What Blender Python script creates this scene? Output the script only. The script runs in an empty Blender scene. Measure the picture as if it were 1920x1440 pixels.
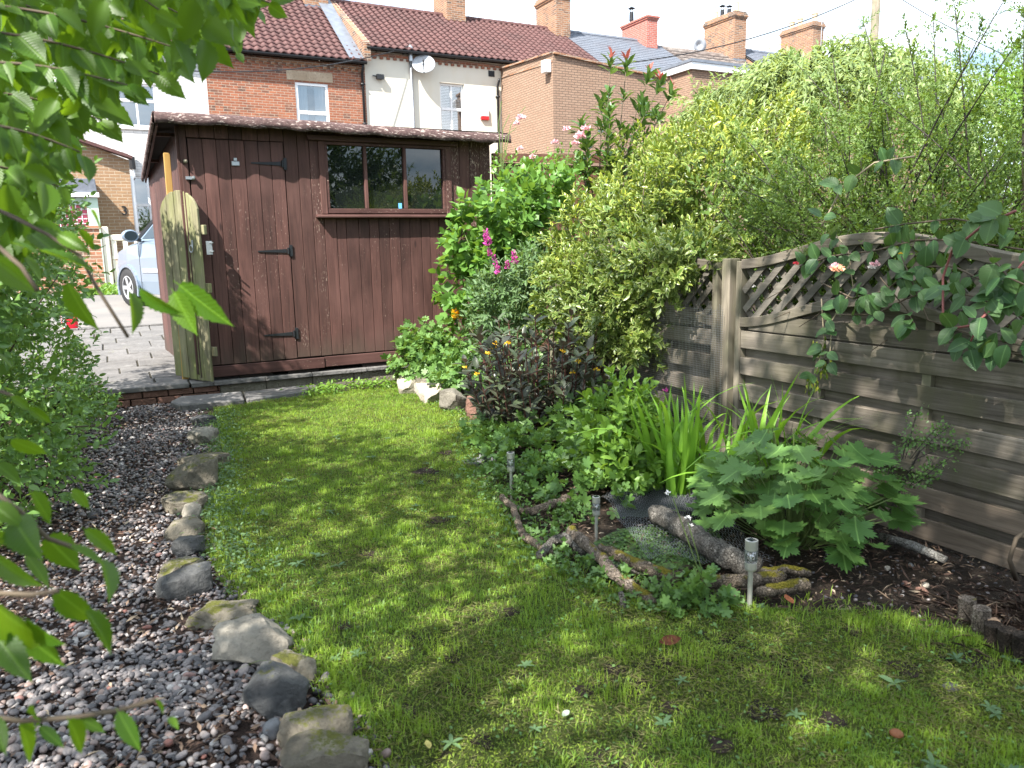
import bpy, bmesh, math, random
import numpy as np
from mathutils import Vector, Matrix, Euler, noise as mnoise

random.seed(7)
RNG = np.random.default_rng(11)
scene = bpy.context.scene
COL = scene.collection
R = math.radians

# ------------------------------------------------------------------ camera, light, exposure
PW, PH, PF = 1920, 1440, 1443.0           # photograph size and focal length in its pixels
YAW, PITCH, ROLL, EYE = R(27.5), R(10.0), R(1.2), 1.3
fwd = np.array([math.sin(YAW)*math.cos(PITCH), math.cos(YAW)*math.cos(PITCH), -math.sin(PITCH)])
rgt0 = np.array([math.cos(YAW), -math.sin(YAW), 0.0]); up0 = np.cross(rgt0, fwd)
rgt = rgt0*math.cos(ROLL) - up0*math.sin(ROLL)
upv = up0*math.cos(ROLL) + rgt0*math.sin(ROLL)
CAM = np.array([0, 0, EYE])
cam_d = bpy.data.cameras.new('camera'); cam = bpy.data.objects.new('camera', cam_d); COL.objects.link(cam)
m = Matrix(((rgt[0], upv[0], -fwd[0], CAM[0]), (rgt[1], upv[1], -fwd[1], CAM[1]), (rgt[2], upv[2], -fwd[2], CAM[2]), (0, 0, 0, 1)))
cam.matrix_world = m
cam_d.sensor_width = 36; cam_d.lens = 36*PF/PW
cam_d.clip_start = 0.05; cam_d.clip_end = 600
cam_d.dof.use_dof = True; cam_d.dof.focus_distance = 6.0; cam_d.dof.aperture_fstop = 5.6
scene.camera = cam

def ray(px, py):
    return fwd + rgt*(px-PW/2)/PF - upv*(py-PH/2)/PF
def at_z(px, py, z=0.0):
    d = ray(px, py); return CAM + d*(z-CAM[2])/d[2]
def at_x(px, py, x):
    d = ray(px, py); return CAM + d*(x/d[0])
def at_y(px, py, y):
    d = ray(px, py); return CAM + d*(y/d[1])
def at_d(px, py, dist):
    return CAM + ray(px, py)*dist

SUNV = Vector((-0.75, -0.42, 1.0)).normalized()      # towards the sun
world = bpy.data.worlds.new('World'); scene.world = world; world.use_nodes = True
nt = world.node_tree; nt.nodes.clear()
wo = nt.nodes.new('ShaderNodeOutputWorld'); bg = nt.nodes.new('ShaderNodeBackground')
sky = nt.nodes.new('ShaderNodeTexSky'); sky.sky_type = 'NISHITA'; sky.sun_disc = False
sky.sun_elevation = math.asin(SUNV.z); sky.sun_rotation = math.atan2(SUNV.x, SUNV.y)
sky.air_density = 1.0; sky.dust_density = 1.5
tc = nt.nodes.new('ShaderNodeTexCoord'); sep = nt.nodes.new('ShaderNodeSeparateXYZ')
nt.links.new(tc.outputs['Generated'], sep.inputs[0])
addz = nt.nodes.new('ShaderNodeMath'); addz.operation = 'ADD'; addz.inputs[1].default_value = 0.22
nt.links.new(sep.outputs[2], addz.inputs[0])
mx = nt.nodes.new('ShaderNodeMath'); mx.operation = 'MAXIMUM'; mx.inputs[1].default_value = 0.08
nt.links.new(addz.outputs[0], mx.inputs[0])
cmb = nt.nodes.new('ShaderNodeCombineXYZ')
for k in (0, 1):
    dv = nt.nodes.new('ShaderNodeMath'); dv.operation = 'DIVIDE'
    nt.links.new(sep.outputs[k], dv.inputs[0]); nt.links.new(mx.outputs[0], dv.inputs[1]); nt.links.new(dv.outputs[0], cmb.inputs[k])
cn = nt.nodes.new('ShaderNodeTexNoise'); cn.inputs['Scale'].default_value = 1.1; cn.inputs['Detail'].default_value = 6; cn.inputs['Roughness'].default_value = 0.5
cn.inputs['Distortion'].default_value = 0.3
nt.links.new(cmb.outputs[0], cn.inputs['Vector'])
cr = nt.nodes.new('ShaderNodeValToRGB'); cr.color_ramp.elements[0].position = 0.30; cr.color_ramp.elements[1].position = 0.52
nt.links.new(cn.outputs['Fac'], cr.inputs[0])
cn2 = nt.nodes.new('ShaderNodeTexNoise'); cn2.inputs['Scale'].default_value = 2.6; cn2.inputs['Detail'].default_value = 5
nt.links.new(cmb.outputs[0], cn2.inputs['Vector'])
cr2 = nt.nodes.new('ShaderNodeValToRGB')
cr2.color_ramp.elements[0].position = 0.3; cr2.color_ramp.elements[0].color = (1.75, 2.6, 3.5, 1)
cr2.color_ramp.elements[1].position = 0.62; cr2.color_ramp.elements[1].color = (5.6, 6.0, 6.4, 1)
nt.links.new(cn2.outputs['Fac'], cr2.inputs[0])
mixc = nt.nodes.new('ShaderNodeMix'); mixc.data_type = 'RGBA'
nt.links.new(cr.outputs[0], mixc.inputs[0]); nt.links.new(sky.outputs[0], mixc.inputs[6]); nt.links.new(cr2.outputs[0], mixc.inputs[7])
nt.links.new(mixc.outputs[2], bg.inputs[0]); bg.inputs[1].default_value = 0.11
nt.links.new(bg.outputs[0], wo.inputs[0])

sun_d = bpy.data.lights.new('sun', 'SUN'); sun_d.energy = 4.0; sun_d.angle = R(0.53); sun_d.color = (1.0, 0.955, 0.88)
sun = bpy.data.objects.new('sun', sun_d); COL.objects.link(sun); sun.location = SUNV*60
sun.rotation_euler = SUNV.to_track_quat('Z', 'Y').to_euler()

vs = scene.view_settings
vs.view_transform = 'Standard'; vs.look = 'None'; vs.gamma = 1.0; vs.use_curve_mapping = False; vs.exposure = 1.97
scene.cycles.max_bounces = 8; scene.cycles.diffuse_bounces = 4; scene.cycles.transmission_bounces = 6; scene.cycles.transparent_max_bounces = 12
scene.cycles.sample_clamp_indirect = 6.0
try: scene.cycles.use_denoising = True
except Exception: pass

# ------------------------------------------------------------------ helpers: objects
def link(o, parent=None):
    COL.objects.link(o)
    if parent is not None: o.parent = parent
    return o
def tag(o, label=None, cat=None, group=None, kind=None):
    if label: o['label'] = label
    if cat: o['category'] = cat
    if group: o['group'] = group
    if kind: o['kind'] = kind
    return o
def thing(name, label, cat, group=None, loc=(0, 0, 0), rz=0.0):
    o = bpy.data.objects.new(name, None); link(o); o.location = loc; o.rotation_euler = (0, 0, rz); o.empty_display_size = 0.1
    return tag(o, label, cat, group)
def child(root, name, mesh, loc=(0, 0, 0), rot=(0, 0, 0), scale=(1, 1, 1)):
    o = bpy.data.objects.new(name, mesh); link(o, root); o.location = loc; o.rotation_euler = rot; o.scale = scale
    return o
def copy_tree(o, parent=None):
    c = o.copy(); COL.objects.link(c)
    if parent is not None: c.parent = parent
    for ch in list(o.children): copy_tree(ch, c)
    return c

class MB:
    """Collects shapes and links them as ONE mesh object."""
    def __init__(s): s.v, s.f = [], []
    def add(s, verts, faces):
        b = len(s.v); s.v += [tuple(map(float, p)) for p in verts]; s.f += [tuple(b+i for i in f) for f in faces]; return s
    def box(s, x0, x1, y0, y1, z0, z1):
        return s.add([(x0,y0,z0),(x1,y0,z0),(x1,y1,z0),(x0,y1,z0),(x0,y0,z1),(x1,y0,z1),(x1,y1,z1),(x0,y1,z1)],
                     [(0,3,2,1),(4,5,6,7),(0,1,5,4),(1,2,6,5),(2,3,7,6),(3,0,4,7)])
    def bar(s, a, b, w, h, up=(0, 0, 1)):
        a, b = Vector(a), Vector(b); d = (b-a).normalized(); u = Vector(up)
        sd = d.cross(u)
        if sd.length < 1e-4: sd = d.cross(Vector((1, 0, 0)))
        sd.normalize(); u = sd.cross(d)
        o = [(-sd*w/2-u*h/2), (sd*w/2-u*h/2), (sd*w/2+u*h/2), (-sd*w/2+u*h/2)]
        return s.add([a+q for q in o]+[b+q for q in o], [(0,1,2,3),(4,7,6,5),(0,4,5,1),(1,5,6,2),(2,6,7,3),(3,7,4,0)])
    def tube(s, pts, rad, n=6, cap=True, jit=0.0):
        pts = [Vector(p) for p in pts]; k = len(pts)
        rad = [rad]*k if not hasattr(rad, '__len__') else rad
        vs_, prev = [], None
        for i, p in enumerate(pts):
            d = (pts[min(i+1, k-1)]-pts[max(i-1, 0)]).normalized()
            if prev is None:
                e1 = d.orthogonal().normalized()
            else:
                e1 = (prev - d*prev.dot(d))
                e1 = e1.normalized() if e1.length > 1e-6 else d.orthogonal().normalized()
            prev = e1; e2 = d.cross(e1)
            for j in range(n):
                a = 2*math.pi*j/n
                rr = rad[i]*(1+(random.uniform(-jit, jit) if jit else 0))
                vs_.append(p+(e1*math.cos(a)+e2*math.sin(a))*rr)
        fs = [(i*n+j, i*n+(j+1) % n, (i+1)*n+(j+1) % n, (i+1)*n+j) for i in range(k-1) for j in range(n)]
        if cap: fs += [tuple(reversed(range(n))), tuple(range((k-1)*n, k*n))]
        return s.add(vs_, fs)
    def lathe(s, prof, n=16, c=(0, 0, 0), cap=True):
        vs_ = [(c[0]+r*math.cos(2*math.pi*j/n), c[1]+r*math.sin(2*math.pi*j/n), c[2]+z) for r, z in prof for j in range(n)]
        fs = [(i*n+j, i*n+(j+1) % n, (i+1)*n+(j+1) % n, (i+1)*n+j) for i in range(len(prof)-1) for j in range(n)]
        if cap: fs += [tuple(reversed(range(n))), tuple(range((len(prof)-1)*n, len(prof)*n))]
        return s.add(vs_, fs)
    def prism(s, poly, axis, a, b):
        """poly of 2D points; axis 'x','y','z' is the extrusion axis."""
        def P(u, w, t): return {'x': (t, u, w), 'y': (u, t, w), 'z': (u, w, t)}[axis]
        n = len(poly)
        return s.add([P(u, w, a) for u, w in poly]+[P(u, w, b) for u, w in poly],
                     [tuple(reversed(range(n))), tuple(range(n, 2*n))]+[(i, (i+1) % n, n+(i+1) % n, n+i) for i in range(n)])
    def mesh(s, name, mat, smooth=False, fix=True):
        me = bpy.data.meshes.new(name); me.from_pydata(s.v, [], s.f)
        if fix and len(s.f) < 20000:
            bm = bmesh.new(); bm.from_mesh(me); bmesh.ops.recalc_face_normals(bm, faces=bm.faces); bm.to_mesh(me); bm.free()
        if smooth:
            me.polygons.foreach_set('use_smooth', [True]*len(me.polygons))
        if mat: me.materials.append(mat)
        me.update(); return me
    def build(s, name, mat, parent=None, smooth=False, bevel=0.0, kind=None, fix=True):
        o = bpy.data.objects.new(name, s.mesh(name, mat, smooth, fix)); link(o, parent)
        if bevel:
            bv = o.modifiers.new('bevel', 'BEVEL'); bv.width = bevel; bv.segments = 1; bv.limit_method = 'ANGLE'
        if kind: o['kind'] = kind
        return o

def fast_mesh(name, V, F, mat, tint=None, smooth=False):
    """V (n,3); F list of (k,m) int arrays with constant m each."""
    me = bpy.data.meshes.new(name)
    V = np.ascontiguousarray(V, dtype=np.float32); me.vertices.add(len(V)); me.vertices.foreach_set('co', V.ravel())
    idx = np.concatenate([f.ravel() for f in F]).astype(np.int32)
    tot = np.concatenate([np.full(len(f), f.shape[1], np.int32) for f in F])
    st = np.concatenate([[0], np.cumsum(tot)[:-1]]).astype(np.int32)
    me.loops.add(len(idx)); me.loops.foreach_set('vertex_index', idx)
    me.polygons.add(len(tot)); me.polygons.foreach_set('loop_start', st)
    try: me.polygons.foreach_set('loop_total', tot)
    except Exception: pass
    if smooth: me.polygons.foreach_set('use_smooth', np.ones(len(tot), bool))
    me.update(calc_edges=True)
    if tint is not None:
        a = me.attributes.new('tint', 'FLOAT', 'POINT'); a.data.foreach_set('value', np.ascontiguousarray(tint, np.float32))
    if mat: me.materials.append(mat)
    return me

def nz(v): return v/np.maximum(np.linalg.norm(v, axis=-1, keepdims=True), 1e-9)

# ------------------------------------------------------------------ helpers: materials
class G:
    def __init__(s, name):
        s.m = bpy.data.materials.new(name); s.m.use_nodes = True; s.t = s.m.node_tree; s.t.nodes.clear()
        s.out = s.t.nodes.new('ShaderNodeOutputMaterial')
    def n(s, typ, props=None, **inp):
        nd = s.t.nodes.new(typ)
        for k, v in (props or {}).items(): setattr(nd, k, v)
        for k, v in inp.items():
            k = k.replace('_', ' '); sock = nd.inputs[int(k[1:])] if k[0] == 'i' and k[1:].isdigit() else nd.inputs[k]
            s.set(sock, v)
        return nd
    def set(s, sock, v):
        if isinstance(v, bpy.types.NodeSocket): s.t.links.new(v, sock)
        elif isinstance(v, bpy.types.Node): s.t.links.new(v.outputs[0], sock)
        else:
            if hasattr(v, '__len__') and len(v) == 3 and sock.type == 'RGBA': v = (*v, 1)
            sock.default_value = v
    def math(s, op, a, b=0.0, c=None):
        nd = s.n('ShaderNodeMath', {'operation': op}, i0=a, i1=b)
        if c is not None: s.set(nd.inputs[2], c)
        return nd.outputs[0]
    def mix(s, f, a, b, blend='MIX'):
        nd = s.t.nodes.new('ShaderNodeMix'); nd.data_type = 'RGBA'; nd.blend_type = blend
        s.set(nd.inputs[0], f); s.set(nd.inputs[6], a); s.set(nd.inputs[7], b); return nd.outputs[2]
    def ramp(s, f, els, interp='LINEAR'):
        nd = s.t.nodes.new('ShaderNodeValToRGB'); nd.color_ramp.interpolation = interp; e = nd.color_ramp.elements
        while len(e) < len(els): e.new(0.5)
        for el, (p, c) in zip(e, els):
            el.position = p; el.color = (c, c, c, 1) if not hasattr(c, '__len__') else (*c[:3], 1)
        s.set(nd.inputs[0], f); return nd.outputs[0]
    def noise(s, vec, scale, detail=4, rough=0.55, dist=0.0):
        return s.n('ShaderNodeTexNoise', None, Vector=vec, Scale=scale, Detail=detail, Roughness=rough, Distortion=dist).outputs['Fac']
    def vor(s, vec, scale, feature='F1', out=0, rnd=1.0):
        return s.n('ShaderNodeTexVoronoi', {'feature': feature}, Vector=vec, Scale=scale, Randomness=rnd).outputs[out]
    def obj(s, sc=(1, 1, 1), rnd=0.0):
        v = s.n('ShaderNodeTexCoord').outputs['Object']
        if rnd:
            oi = s.n('ShaderNodeObjectInfo').outputs['Random']
            v = s.n('ShaderNodeVectorMath', {'operation': 'ADD'}, i0=v, i1=s.n('ShaderNodeCombineXYZ', None, X=s.math('MULTIPLY', oi, rnd), Y=s.math('MULTIPLY', oi, rnd*.7), Z=s.math('MULTIPLY', oi, rnd*1.3))).outputs[0]
        return s.n('ShaderNodeMapping', None, Vector=v, Scale=sc).outputs[0]
    def geo(s, sc=(1, 1, 1)):
        return s.n('ShaderNodeMapping', None, Vector=s.n('ShaderNodeNewGeometry').outputs['Position'], Scale=sc).outputs[0]
    def rand(s): return s.n('ShaderNodeObjectInfo').outputs['Random']
    def bump(s, h, strength=0.3, dist=0.01):
        return s.n('ShaderNodeBump', None, Height=h, Strength=strength, Distance=dist).outputs[0]
    def pbr(s, col, rough=0.7, bump=None, spec=0.35, metal=0.0, **kw):
        b = s.n('ShaderNodeBsdfPrincipled', None, Base_Color=col, Roughness=rough, Metallic=metal)
        b.inputs['Specular IOR Level'].default_value = spec
        if bump is not None: s.set(b.inputs['Normal'], bump)
        for k, v in kw.items(): s.set(b.inputs[k.replace('_', ' ')], v)
        s.t.links.new(b.outputs[0], s.out.inputs[0]); return b
    def done(s): return s.m

def plain(name, col, rough=0.6, metal=0.0, spec=0.4, var=0.12, scale=12):
    g = G(name); n = g.noise(g.geo(), scale, 5)
    c = g.mix(g.ramp(n, [(0.3, 0.0), (0.75, 1.0)]), [x*(1-var) for x in col], [min(1, x*(1+var)) for x in col])
    g.pbr(c, rough, g.bump(n, 0.12, 0.004), spec, metal); return g.done()

def wood(name, dark, light, axis=2, flecks=None, fleck_amt=0.0, rough=0.75, moss=None, rnd=7.0, fine=1.0, vary=0.35, rub=None, splash=None):
    g = G(name); sc = [38*fine]*3; sc[axis] = 2.2
    v = g.obj(sc, rnd); n = g.noise(v, 1.0, 6, 0.65, 0.6)
    sc2 = [6.0]*3; sc2[axis] = 0.9; big = g.noise(g.obj(sc2, rnd), 1.0, 3)
    c = g.mix(g.ramp(n, [(0.30, 0.0), (0.72, 1.0)]), dark, light)
    c = g.mix(g.ramp(big, [(0.35, 0.0), (0.7, 0.55)]), c, [x*0.72 for x in dark])
    rv = g.math('MULTIPLY_ADD', g.rand(), vary*2, 1-vary)
    c = g.mix(1.0, c, g.n('ShaderNodeCombineColor', None, Red=rv, Green=rv, Blue=rv).outputs[0], 'MULTIPLY')
    # knots
    sk = [5.0]*3; sk[axis] = 1.7; kn = g.vor(g.obj(sk, rnd), 1.0)
    c = g.mix(g.ramp(kn, [(0.03, 0.8), (0.085, 0.0)]), c, [x*0.35 for x in dark])
    if flecks:
        s3 = [170.0]*3; s3[axis] = 34.0
        fl = g.noise(g.obj(s3, rnd), 1.0, 2, 0.5); s4 = [3.0]*3; s4[axis] = 1.1
        mask = g.noise(g.obj(s4, rnd), 1.0, 2)
        f = g.math('MULTIPLY', g.ramp(fl, [(0.69-fleck_amt*.08, 0.0), (0.73-fleck_amt*.08, 1.0)]), g.ramp(mask, [(0.5, 0.0), (0.64, 0.85)]))
        c = g.mix(f, c, flecks)
    if moss:
        mo = g.noise(g.geo((3, 3, 1.4)), 2.2, 5)
        c = g.mix(g.ramp(mo, [(0.42, 0.0), (0.68, 0.75)]), c, moss)
    fade = g.noise(g.geo((1.3, 1.3, 0.8)), 1.6, 4); c = g.mix(g.ramp(fade, [(0.48, 0.0), (0.72, 0.40)]), c, [min(1, x*1.35+.012) for x in light])
    if splash:
        zz = g.n('ShaderNodeSeparateXYZ', None, Vector=g.geo()).outputs[2]; k = g.math('ADD', zz, g.math('MULTIPLY', g.noise(g.geo((9, 9, 2.5)), 1.0, 4), 0.5))
        c = g.mix(g.ramp(k, [(0.50, 0.55), (0.78, 0.0)]), c, splash)
    g.pbr(c, rough, g.bump(n, 0.45, 0.004), 0.3); return g.done()

def leafmat(name, c1, c2, trans=0.35, rough=0.42, tcol=None, spec=0.45, edge=None):
    """tint attribute picks between two greens; light also passes through the blade."""
    g = G(name); a = g.n('ShaderNodeAttribute', {'attribute_name': 'tint'}).outputs['Fac']
    oi = g.rand(); f = g.math('FRACT', g.math('ADD', a, g.math('MULTIPLY', oi, 0.999)))
    c = g.mix(f, c1, c2)
    big = g.noise(g.geo(), 2.5, 3)
    c = g.mix(g.ramp(big, [(0.35, 0.0), (0.7, 0.5)]), c, [c2[0]*1.15, c2[1]*1.1, c2[2]])
    p = g.n('ShaderNodeBsdfPrincipled', None, Base_Color=c, Roughness=rough); p.inputs['Specular IOR Level'].default_value = spec
    tl = g.n('ShaderNodeBsdfTranslucent', None, Color=g.mix(0.6, c, tcol or (c2[0]*1.9+0.03, c2[1]*1.7, c2[2]*0.6)))
    ms = g.n('ShaderNodeMixShader', None, Fac=trans); g.t.links.new(p.outputs[0], ms.inputs[1]); g.t.links.new(tl.outputs[0], ms.inputs[2])
    g.t.links.new(ms.outputs[0], g.out.inputs[0]); return g.done()

def veinleaf(name, c1, c2, trans=0.4, rough=0.4):
    """for large leaves: tint varies per leaf object, UV-free veins from the leaf's own coordinates (x along the midrib, in leaf lengths)."""
    g = G(name); a = g.rand(); c = g.mix(a, c1, c2)
    co = g.n('ShaderNodeTexCoord').outputs['Object']; sp = g.n('ShaderNodeSeparateXYZ', None, Vector=co)
    ay = g.math('ABSOLUTE', sp.outputs[1])
    mid = g.ramp(ay, [(0.0, 1.0), (0.03, 0.0)])
    wv = g.math('SINE', g.math('MULTIPLY', g.math('SUBTRACT', sp.outputs[0], g.math('MULTIPLY', ay, 0.7)), 75.0))
    side = g.ramp(wv, [(0.80, 0.0), (1.0, 0.12)])
    c = g.mix(g.math('MAXIMUM', mid, side), c, [min(1, x*1.45+0.01) for x in c2])
    bm = g.bump(g.math('ADD', g.math('MULTIPLY', wv, -0.5), mid), 0.12, 0.012)
    p = g.n('ShaderNodeBsdfPrincipled', None, Base_Color=c, Roughness=rough, Normal=bm); p.inputs['Specular IOR Level'].default_value = 0.4
    tl = g.n('ShaderNodeBsdfTranslucent', None, Color=g.mix(0.5, c, (c2[0]*2.4+.03, c2[1]*2.0, c2[2]*0.5)))
    ms = g.n('ShaderNodeMixShader', None, Fac=trans); g.t.links.new(p.outputs[0], ms.inputs[1]); g.t.links.new(tl.outputs[0], ms.inputs[2])
    g.t.links.new(ms.outputs[0], g.out.inputs[0]); return g.done()

def brickmat(name, c1, c2, mortar, bw=0.225, bh=0.075, mort=0.010, burnt=None, rough=0.85, painted=False, bumpy=0.6):
    g = G(name); ge = g.n('ShaderNodeNewGeometry'); sp = g.n('ShaderNodeSeparateXYZ', None, Vector=ge.outputs['Position']); sn = g.n('ShaderNodeSeparateXYZ', None, Vector=ge.outputs['Normal'])
    u = g.math('ADD', g.math('MULTIPLY', sp.outputs[0], g.math('ABSOLUTE', sn.outputs[1])), g.math('MULTIPLY', sp.outputs[1], g.math('ABSOLUTE', sn.outputs[0])))
    wob = g.noise(g.geo(), 3.0, 2)
    v = g.n('ShaderNodeCombineXYZ', None, X=u, Y=g.math('ADD', sp.outputs[2], g.math('MULTIPLY', wob, 0.02)), Z=0.0)
    b = g.n('ShaderNodeTexBrick', None, Vector=v, Color1=c1, Color2=c2, Mortar=mortar, Scale=1.0, Mortar_Size=mort, Mortar_Smooth=0.3, Bias=0.0, Brick_Width=bw, Row_Height=bh)
    c = b.outputs[0]
    if burnt:
        cell = g.n('ShaderNodeTexWhiteNoise', {'noise_dimensions': '2D'}, Vector=g.n('ShaderNodeVectorMath', {'operation': 'FLOOR'}, i0=g.n('ShaderNodeVectorMath', {'operation': 'DIVIDE'}, i0=v, i1=(bw, bh, 1)).outputs[0]).outputs[0]).outputs[0]
        cl = g.noise(g.geo(), 1.6, 3)
        k = g.math('MULTIPLY', g.ramp(cell, [(0.55, 0.0), (0.6, 1.0)]), g.ramp(cl, [(0.4, 0.15), (0.65, 1.0)]))
        k = g.math('MULTIPLY', k, g.math('SUBTRACT', 1.0, b.outputs[1]))
        c = g.mix(k, c, burnt)
    st = g.noise(g.geo(), 6.0, 5); c = g.mix(g.ramp(st, [(0.35, 0.35), (0.65, 0.0)]), c, [x*0.6 for x in c1])
    g.pbr(c, rough, g.bump(g.math('ADD', g.math('MULTIPLY', b.outputs[1], -1.0), g.math('MULTIPLY', st, 0.5)), bumpy, 0.012), 0.25); return g.done()

def glassmat(name, tint=(0.02, 0.025, 0.03), see=0.0, rough=0.01):
    g = G(name)
    p = g.n('ShaderNodeBsdfPrincipled', None, Base_Color=tint, Roughness=rough); p.inputs['Specular IOR Level'].default_value = 0.9
    if see:
        tr = g.n('ShaderNodeBsdfTransparent'); gl = g.n('ShaderNodeBsdfGlossy', None, Roughness=rough)
        fr = g.n('ShaderNodeFresnel', None, IOR=1.6)
        ms = g.n('ShaderNodeMixShader', None, Fac=g.math('MINIMUM', g.math('MULTIPLY_ADD', fr, 1.3, 1-see), 1.0))
        g.t.links.new(tr.outputs[0], ms.inputs[1]); g.t.links.new(gl.outputs[0], ms.inputs[2]); g.t.links.new(ms.outputs[0], g.out.inputs[0])
    else: g.t.links.new(p.outputs[0], g.out.inputs[0])
    return g.done()
# ------------------------------------------------------------------ materials
M = {}
M['shed'] = wood('shed_wood', (0.046, 0.021, 0.0175), (0.118, 0.054, 0.045), 2, (0.48, 0.36, 0.30), 0.15, 0.7, vary=0.28, splash=(.06, .048, .036))
M['shed_fleck'] = wood('shed_wood_peeling', (0.050, 0.023, 0.019), (0.122, 0.058, 0.048), 2, (0.52, 0.40, 0.33), 1.0, 0.75, vary=0.16, splash=(.06, .048, .036))
M['shed_h'] = wood('shed_trim', (0.045, 0.020, 0.017), (0.10, 0.046, 0.039), 0, (0.5, 0.38, 0.30), 0.2, 0.7, vary=0.1)
M['shed_dark'] = plain('shed_gap', (0.012, 0.008, 0.007), 0.9)
M['gatewood'] = wood('old_gate_wood', (0.085, 0.075, 0.045), (0.30, 0.28, 0.17), 2, None, 0, 0.85, moss=(0.17, 0.19, 0.06), vary=0.15)
M['yellowwood'] = wood('fresh_timber', (0.36, 0.21, 0.06), (0.58, 0.36, 0.12), 2, vary=0.05)
M['fence'] = wood('fence_wood', (0.070, 0.058, 0.045), (0.265, 0.228, 0.185), 1, None, 0, 0.85, moss=(0.085, 0.080, 0.045), vary=0.22, fine=1.7)
M['fence_warm'] = wood('fence_wood_brown', (0.105, 0.08, 0.058), (0.27, 0.215, 0.165), 1, None, 0, 0.85, vary=0.15)
M['fence_z'] = wood('fence_post_wood', (0.12, 0.10, 0.075), (0.31, 0.27, 0.21), 2, None, 0, 0.85, moss=(0.12, 0.12, 0.07), vary=0.1)
M['lattice'] = wood('lattice_wood', (0.09, 0.08, 0.065), (0.24, 0.215, 0.18), 1, None, 0, 0.85, vary=0.2)
M['brownfence'] = wood('brown_fence_wood', (0.10, 0.045, 0.03), (0.18, 0.085, 0.06), 2, vary=0.15)
M['iron'] = plain('black_iron', (0.03, 0.032, 0.036), 0.5, 0.6)
M['galv'] = plain('galvanised_steel', (0.42, 0.44, 0.46), 0.42, 0.9)
M['steel'] = plain('brushed_steel', (0.62, 0.60, 0.57), 0.34, 0.72, var=0.06, scale=60)
M['blackplastic'] = plain('black_plastic', (0.015, 0.016, 0.018), 0.4)
M['greyplastic'] = plain('grey_plastic', (0.35, 0.37, 0.40), 0.5)
M['whiteplastic'] = plain('white_plastic', (0.80, 0.81, 0.82), 0.35, var=0.03)
M['lightglass'] = glassmat('lamp_glass', see=0.86)
M['shedglass'] = glassmat('shed_glass', (0.008, 0.010, 0.010), rough=0.005)
M['houseglass'] = glassmat('house_glass', see=0.72)
M['carglass'] = glassmat('car_glass', (0.02, 0.03, 0.035), rough=0.02)
M['tile'] = None
def tilemat(name, a, b, stain):
    g = G(name); n = g.noise(g.geo(), 14, 4); n2 = g.noise(g.geo(), 0.9, 4); n3 = g.noise(g.geo((1, 1, 3)), 40, 3)
    c = g.mix(g.ramp(n, [(0.3, 0.0), (0.7, 1.0)]), a, b); c = g.mix(g.ramp(n2, [(0.42, 0.0), (0.7, 0.6)]), c, stain)
    c = g.mix(g.ramp(n3, [(0.62, 0.0), (0.72, 0.5)]), c, (0.35, 0.30, 0.27))
    g.pbr(c, 0.75, g.bump(n, 0.2, 0.01), 0.3); return g.done()
M['tile'] = tilemat('clay_pantile', (0.075, 0.032, 0.030), (0.122, 0.060, 0.056), (0.052, 0.028, 0.027))
M['slate'] = tilemat('blue_slate', (0.10, 0.113, 0.14), (0.165, 0.182, 0.215), (0.13, 0.13, 0.15))
M['browntile'] = tilemat('brown_concrete_tile', (0.12, 0.095, 0.085), (0.22, 0.18, 0.16), (0.26, 0.24, 0.22))
M['lead'] = plain('lead_flashing', (0.17, 0.19, 0.225), 0.5, 0.3, var=0.2, scale=4)
M['brick'] = brickmat('old_red_brick', (0.34, 0.125, 0.068), (0.245, 0.085, 0.050), (0.33, 0.27, 0.21), burnt=(0.10, 0.065, 0.055))
M['brick_chimney'] = brickmat('weathered_chimney_brick', (0.32, 0.165, 0.09), (0.24, 0.115, 0.065), (0.34, 0.30, 0.25), burnt=(0.07, 0.055, 0.05))
M['brick_new'] = brickmat('new_red_brick', (0.40, 0.12, 0.09), (0.34, 0.10, 0.075), (0.36, 0.30, 0.27))
M['brick_pink'] = brickmat('pale_pink_brick', (0.31, 0.205, 0.145), (0.275, 0.175, 0.122), (0.13, 0.095, 0.072), mort=0.012)
M['brick_buff'] = brickmat('buff_brick', (0.33, 0.205, 0.115), (0.29, 0.175, 0.10), (0.42, 0.34, 0.25), mort=0.008)
M['brick_lane'] = brickmat('lane_wall_brick', (0.42, 0.20, 0.115), (0.36, 0.145, 0.085), (0.45, 0.38, 0.30), burnt=(0.14, 0.10, 0.08))
M['brick_white'] = brickmat('whitewashed_brick', (0.68, 0.68, 0.67), (0.64, 0.64, 0.64), (0.52, 0.52, 0.52), bumpy=0.9)
def rendermat(name, c):
    g = G(name); n = g.noise(g.geo(), 1.3, 4); n2 = g.noise(g.geo(), 60, 3); n3 = g.noise(g.geo((1.6, 1.6, 0.5)), 1.2, 3)
    cc = g.mix(g.ramp(n, [(0.35, 0.0), (0.7, 1.0)]), c, [x*0.94 for x in c]); cc = g.mix(g.ramp(n3, [(0.5, 0.0), (0.75, 0.5)]), cc, (c[0]*.93, c[1]*.86, c[2]*.74))
    g.pbr(cc, 0.9, g.bump(n2, 0.25, 0.006), 0.2); return g.done()
M['cream'] = rendermat('cream_render', (0.66, 0.62, 0.53))
M['stone'] = None
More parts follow.
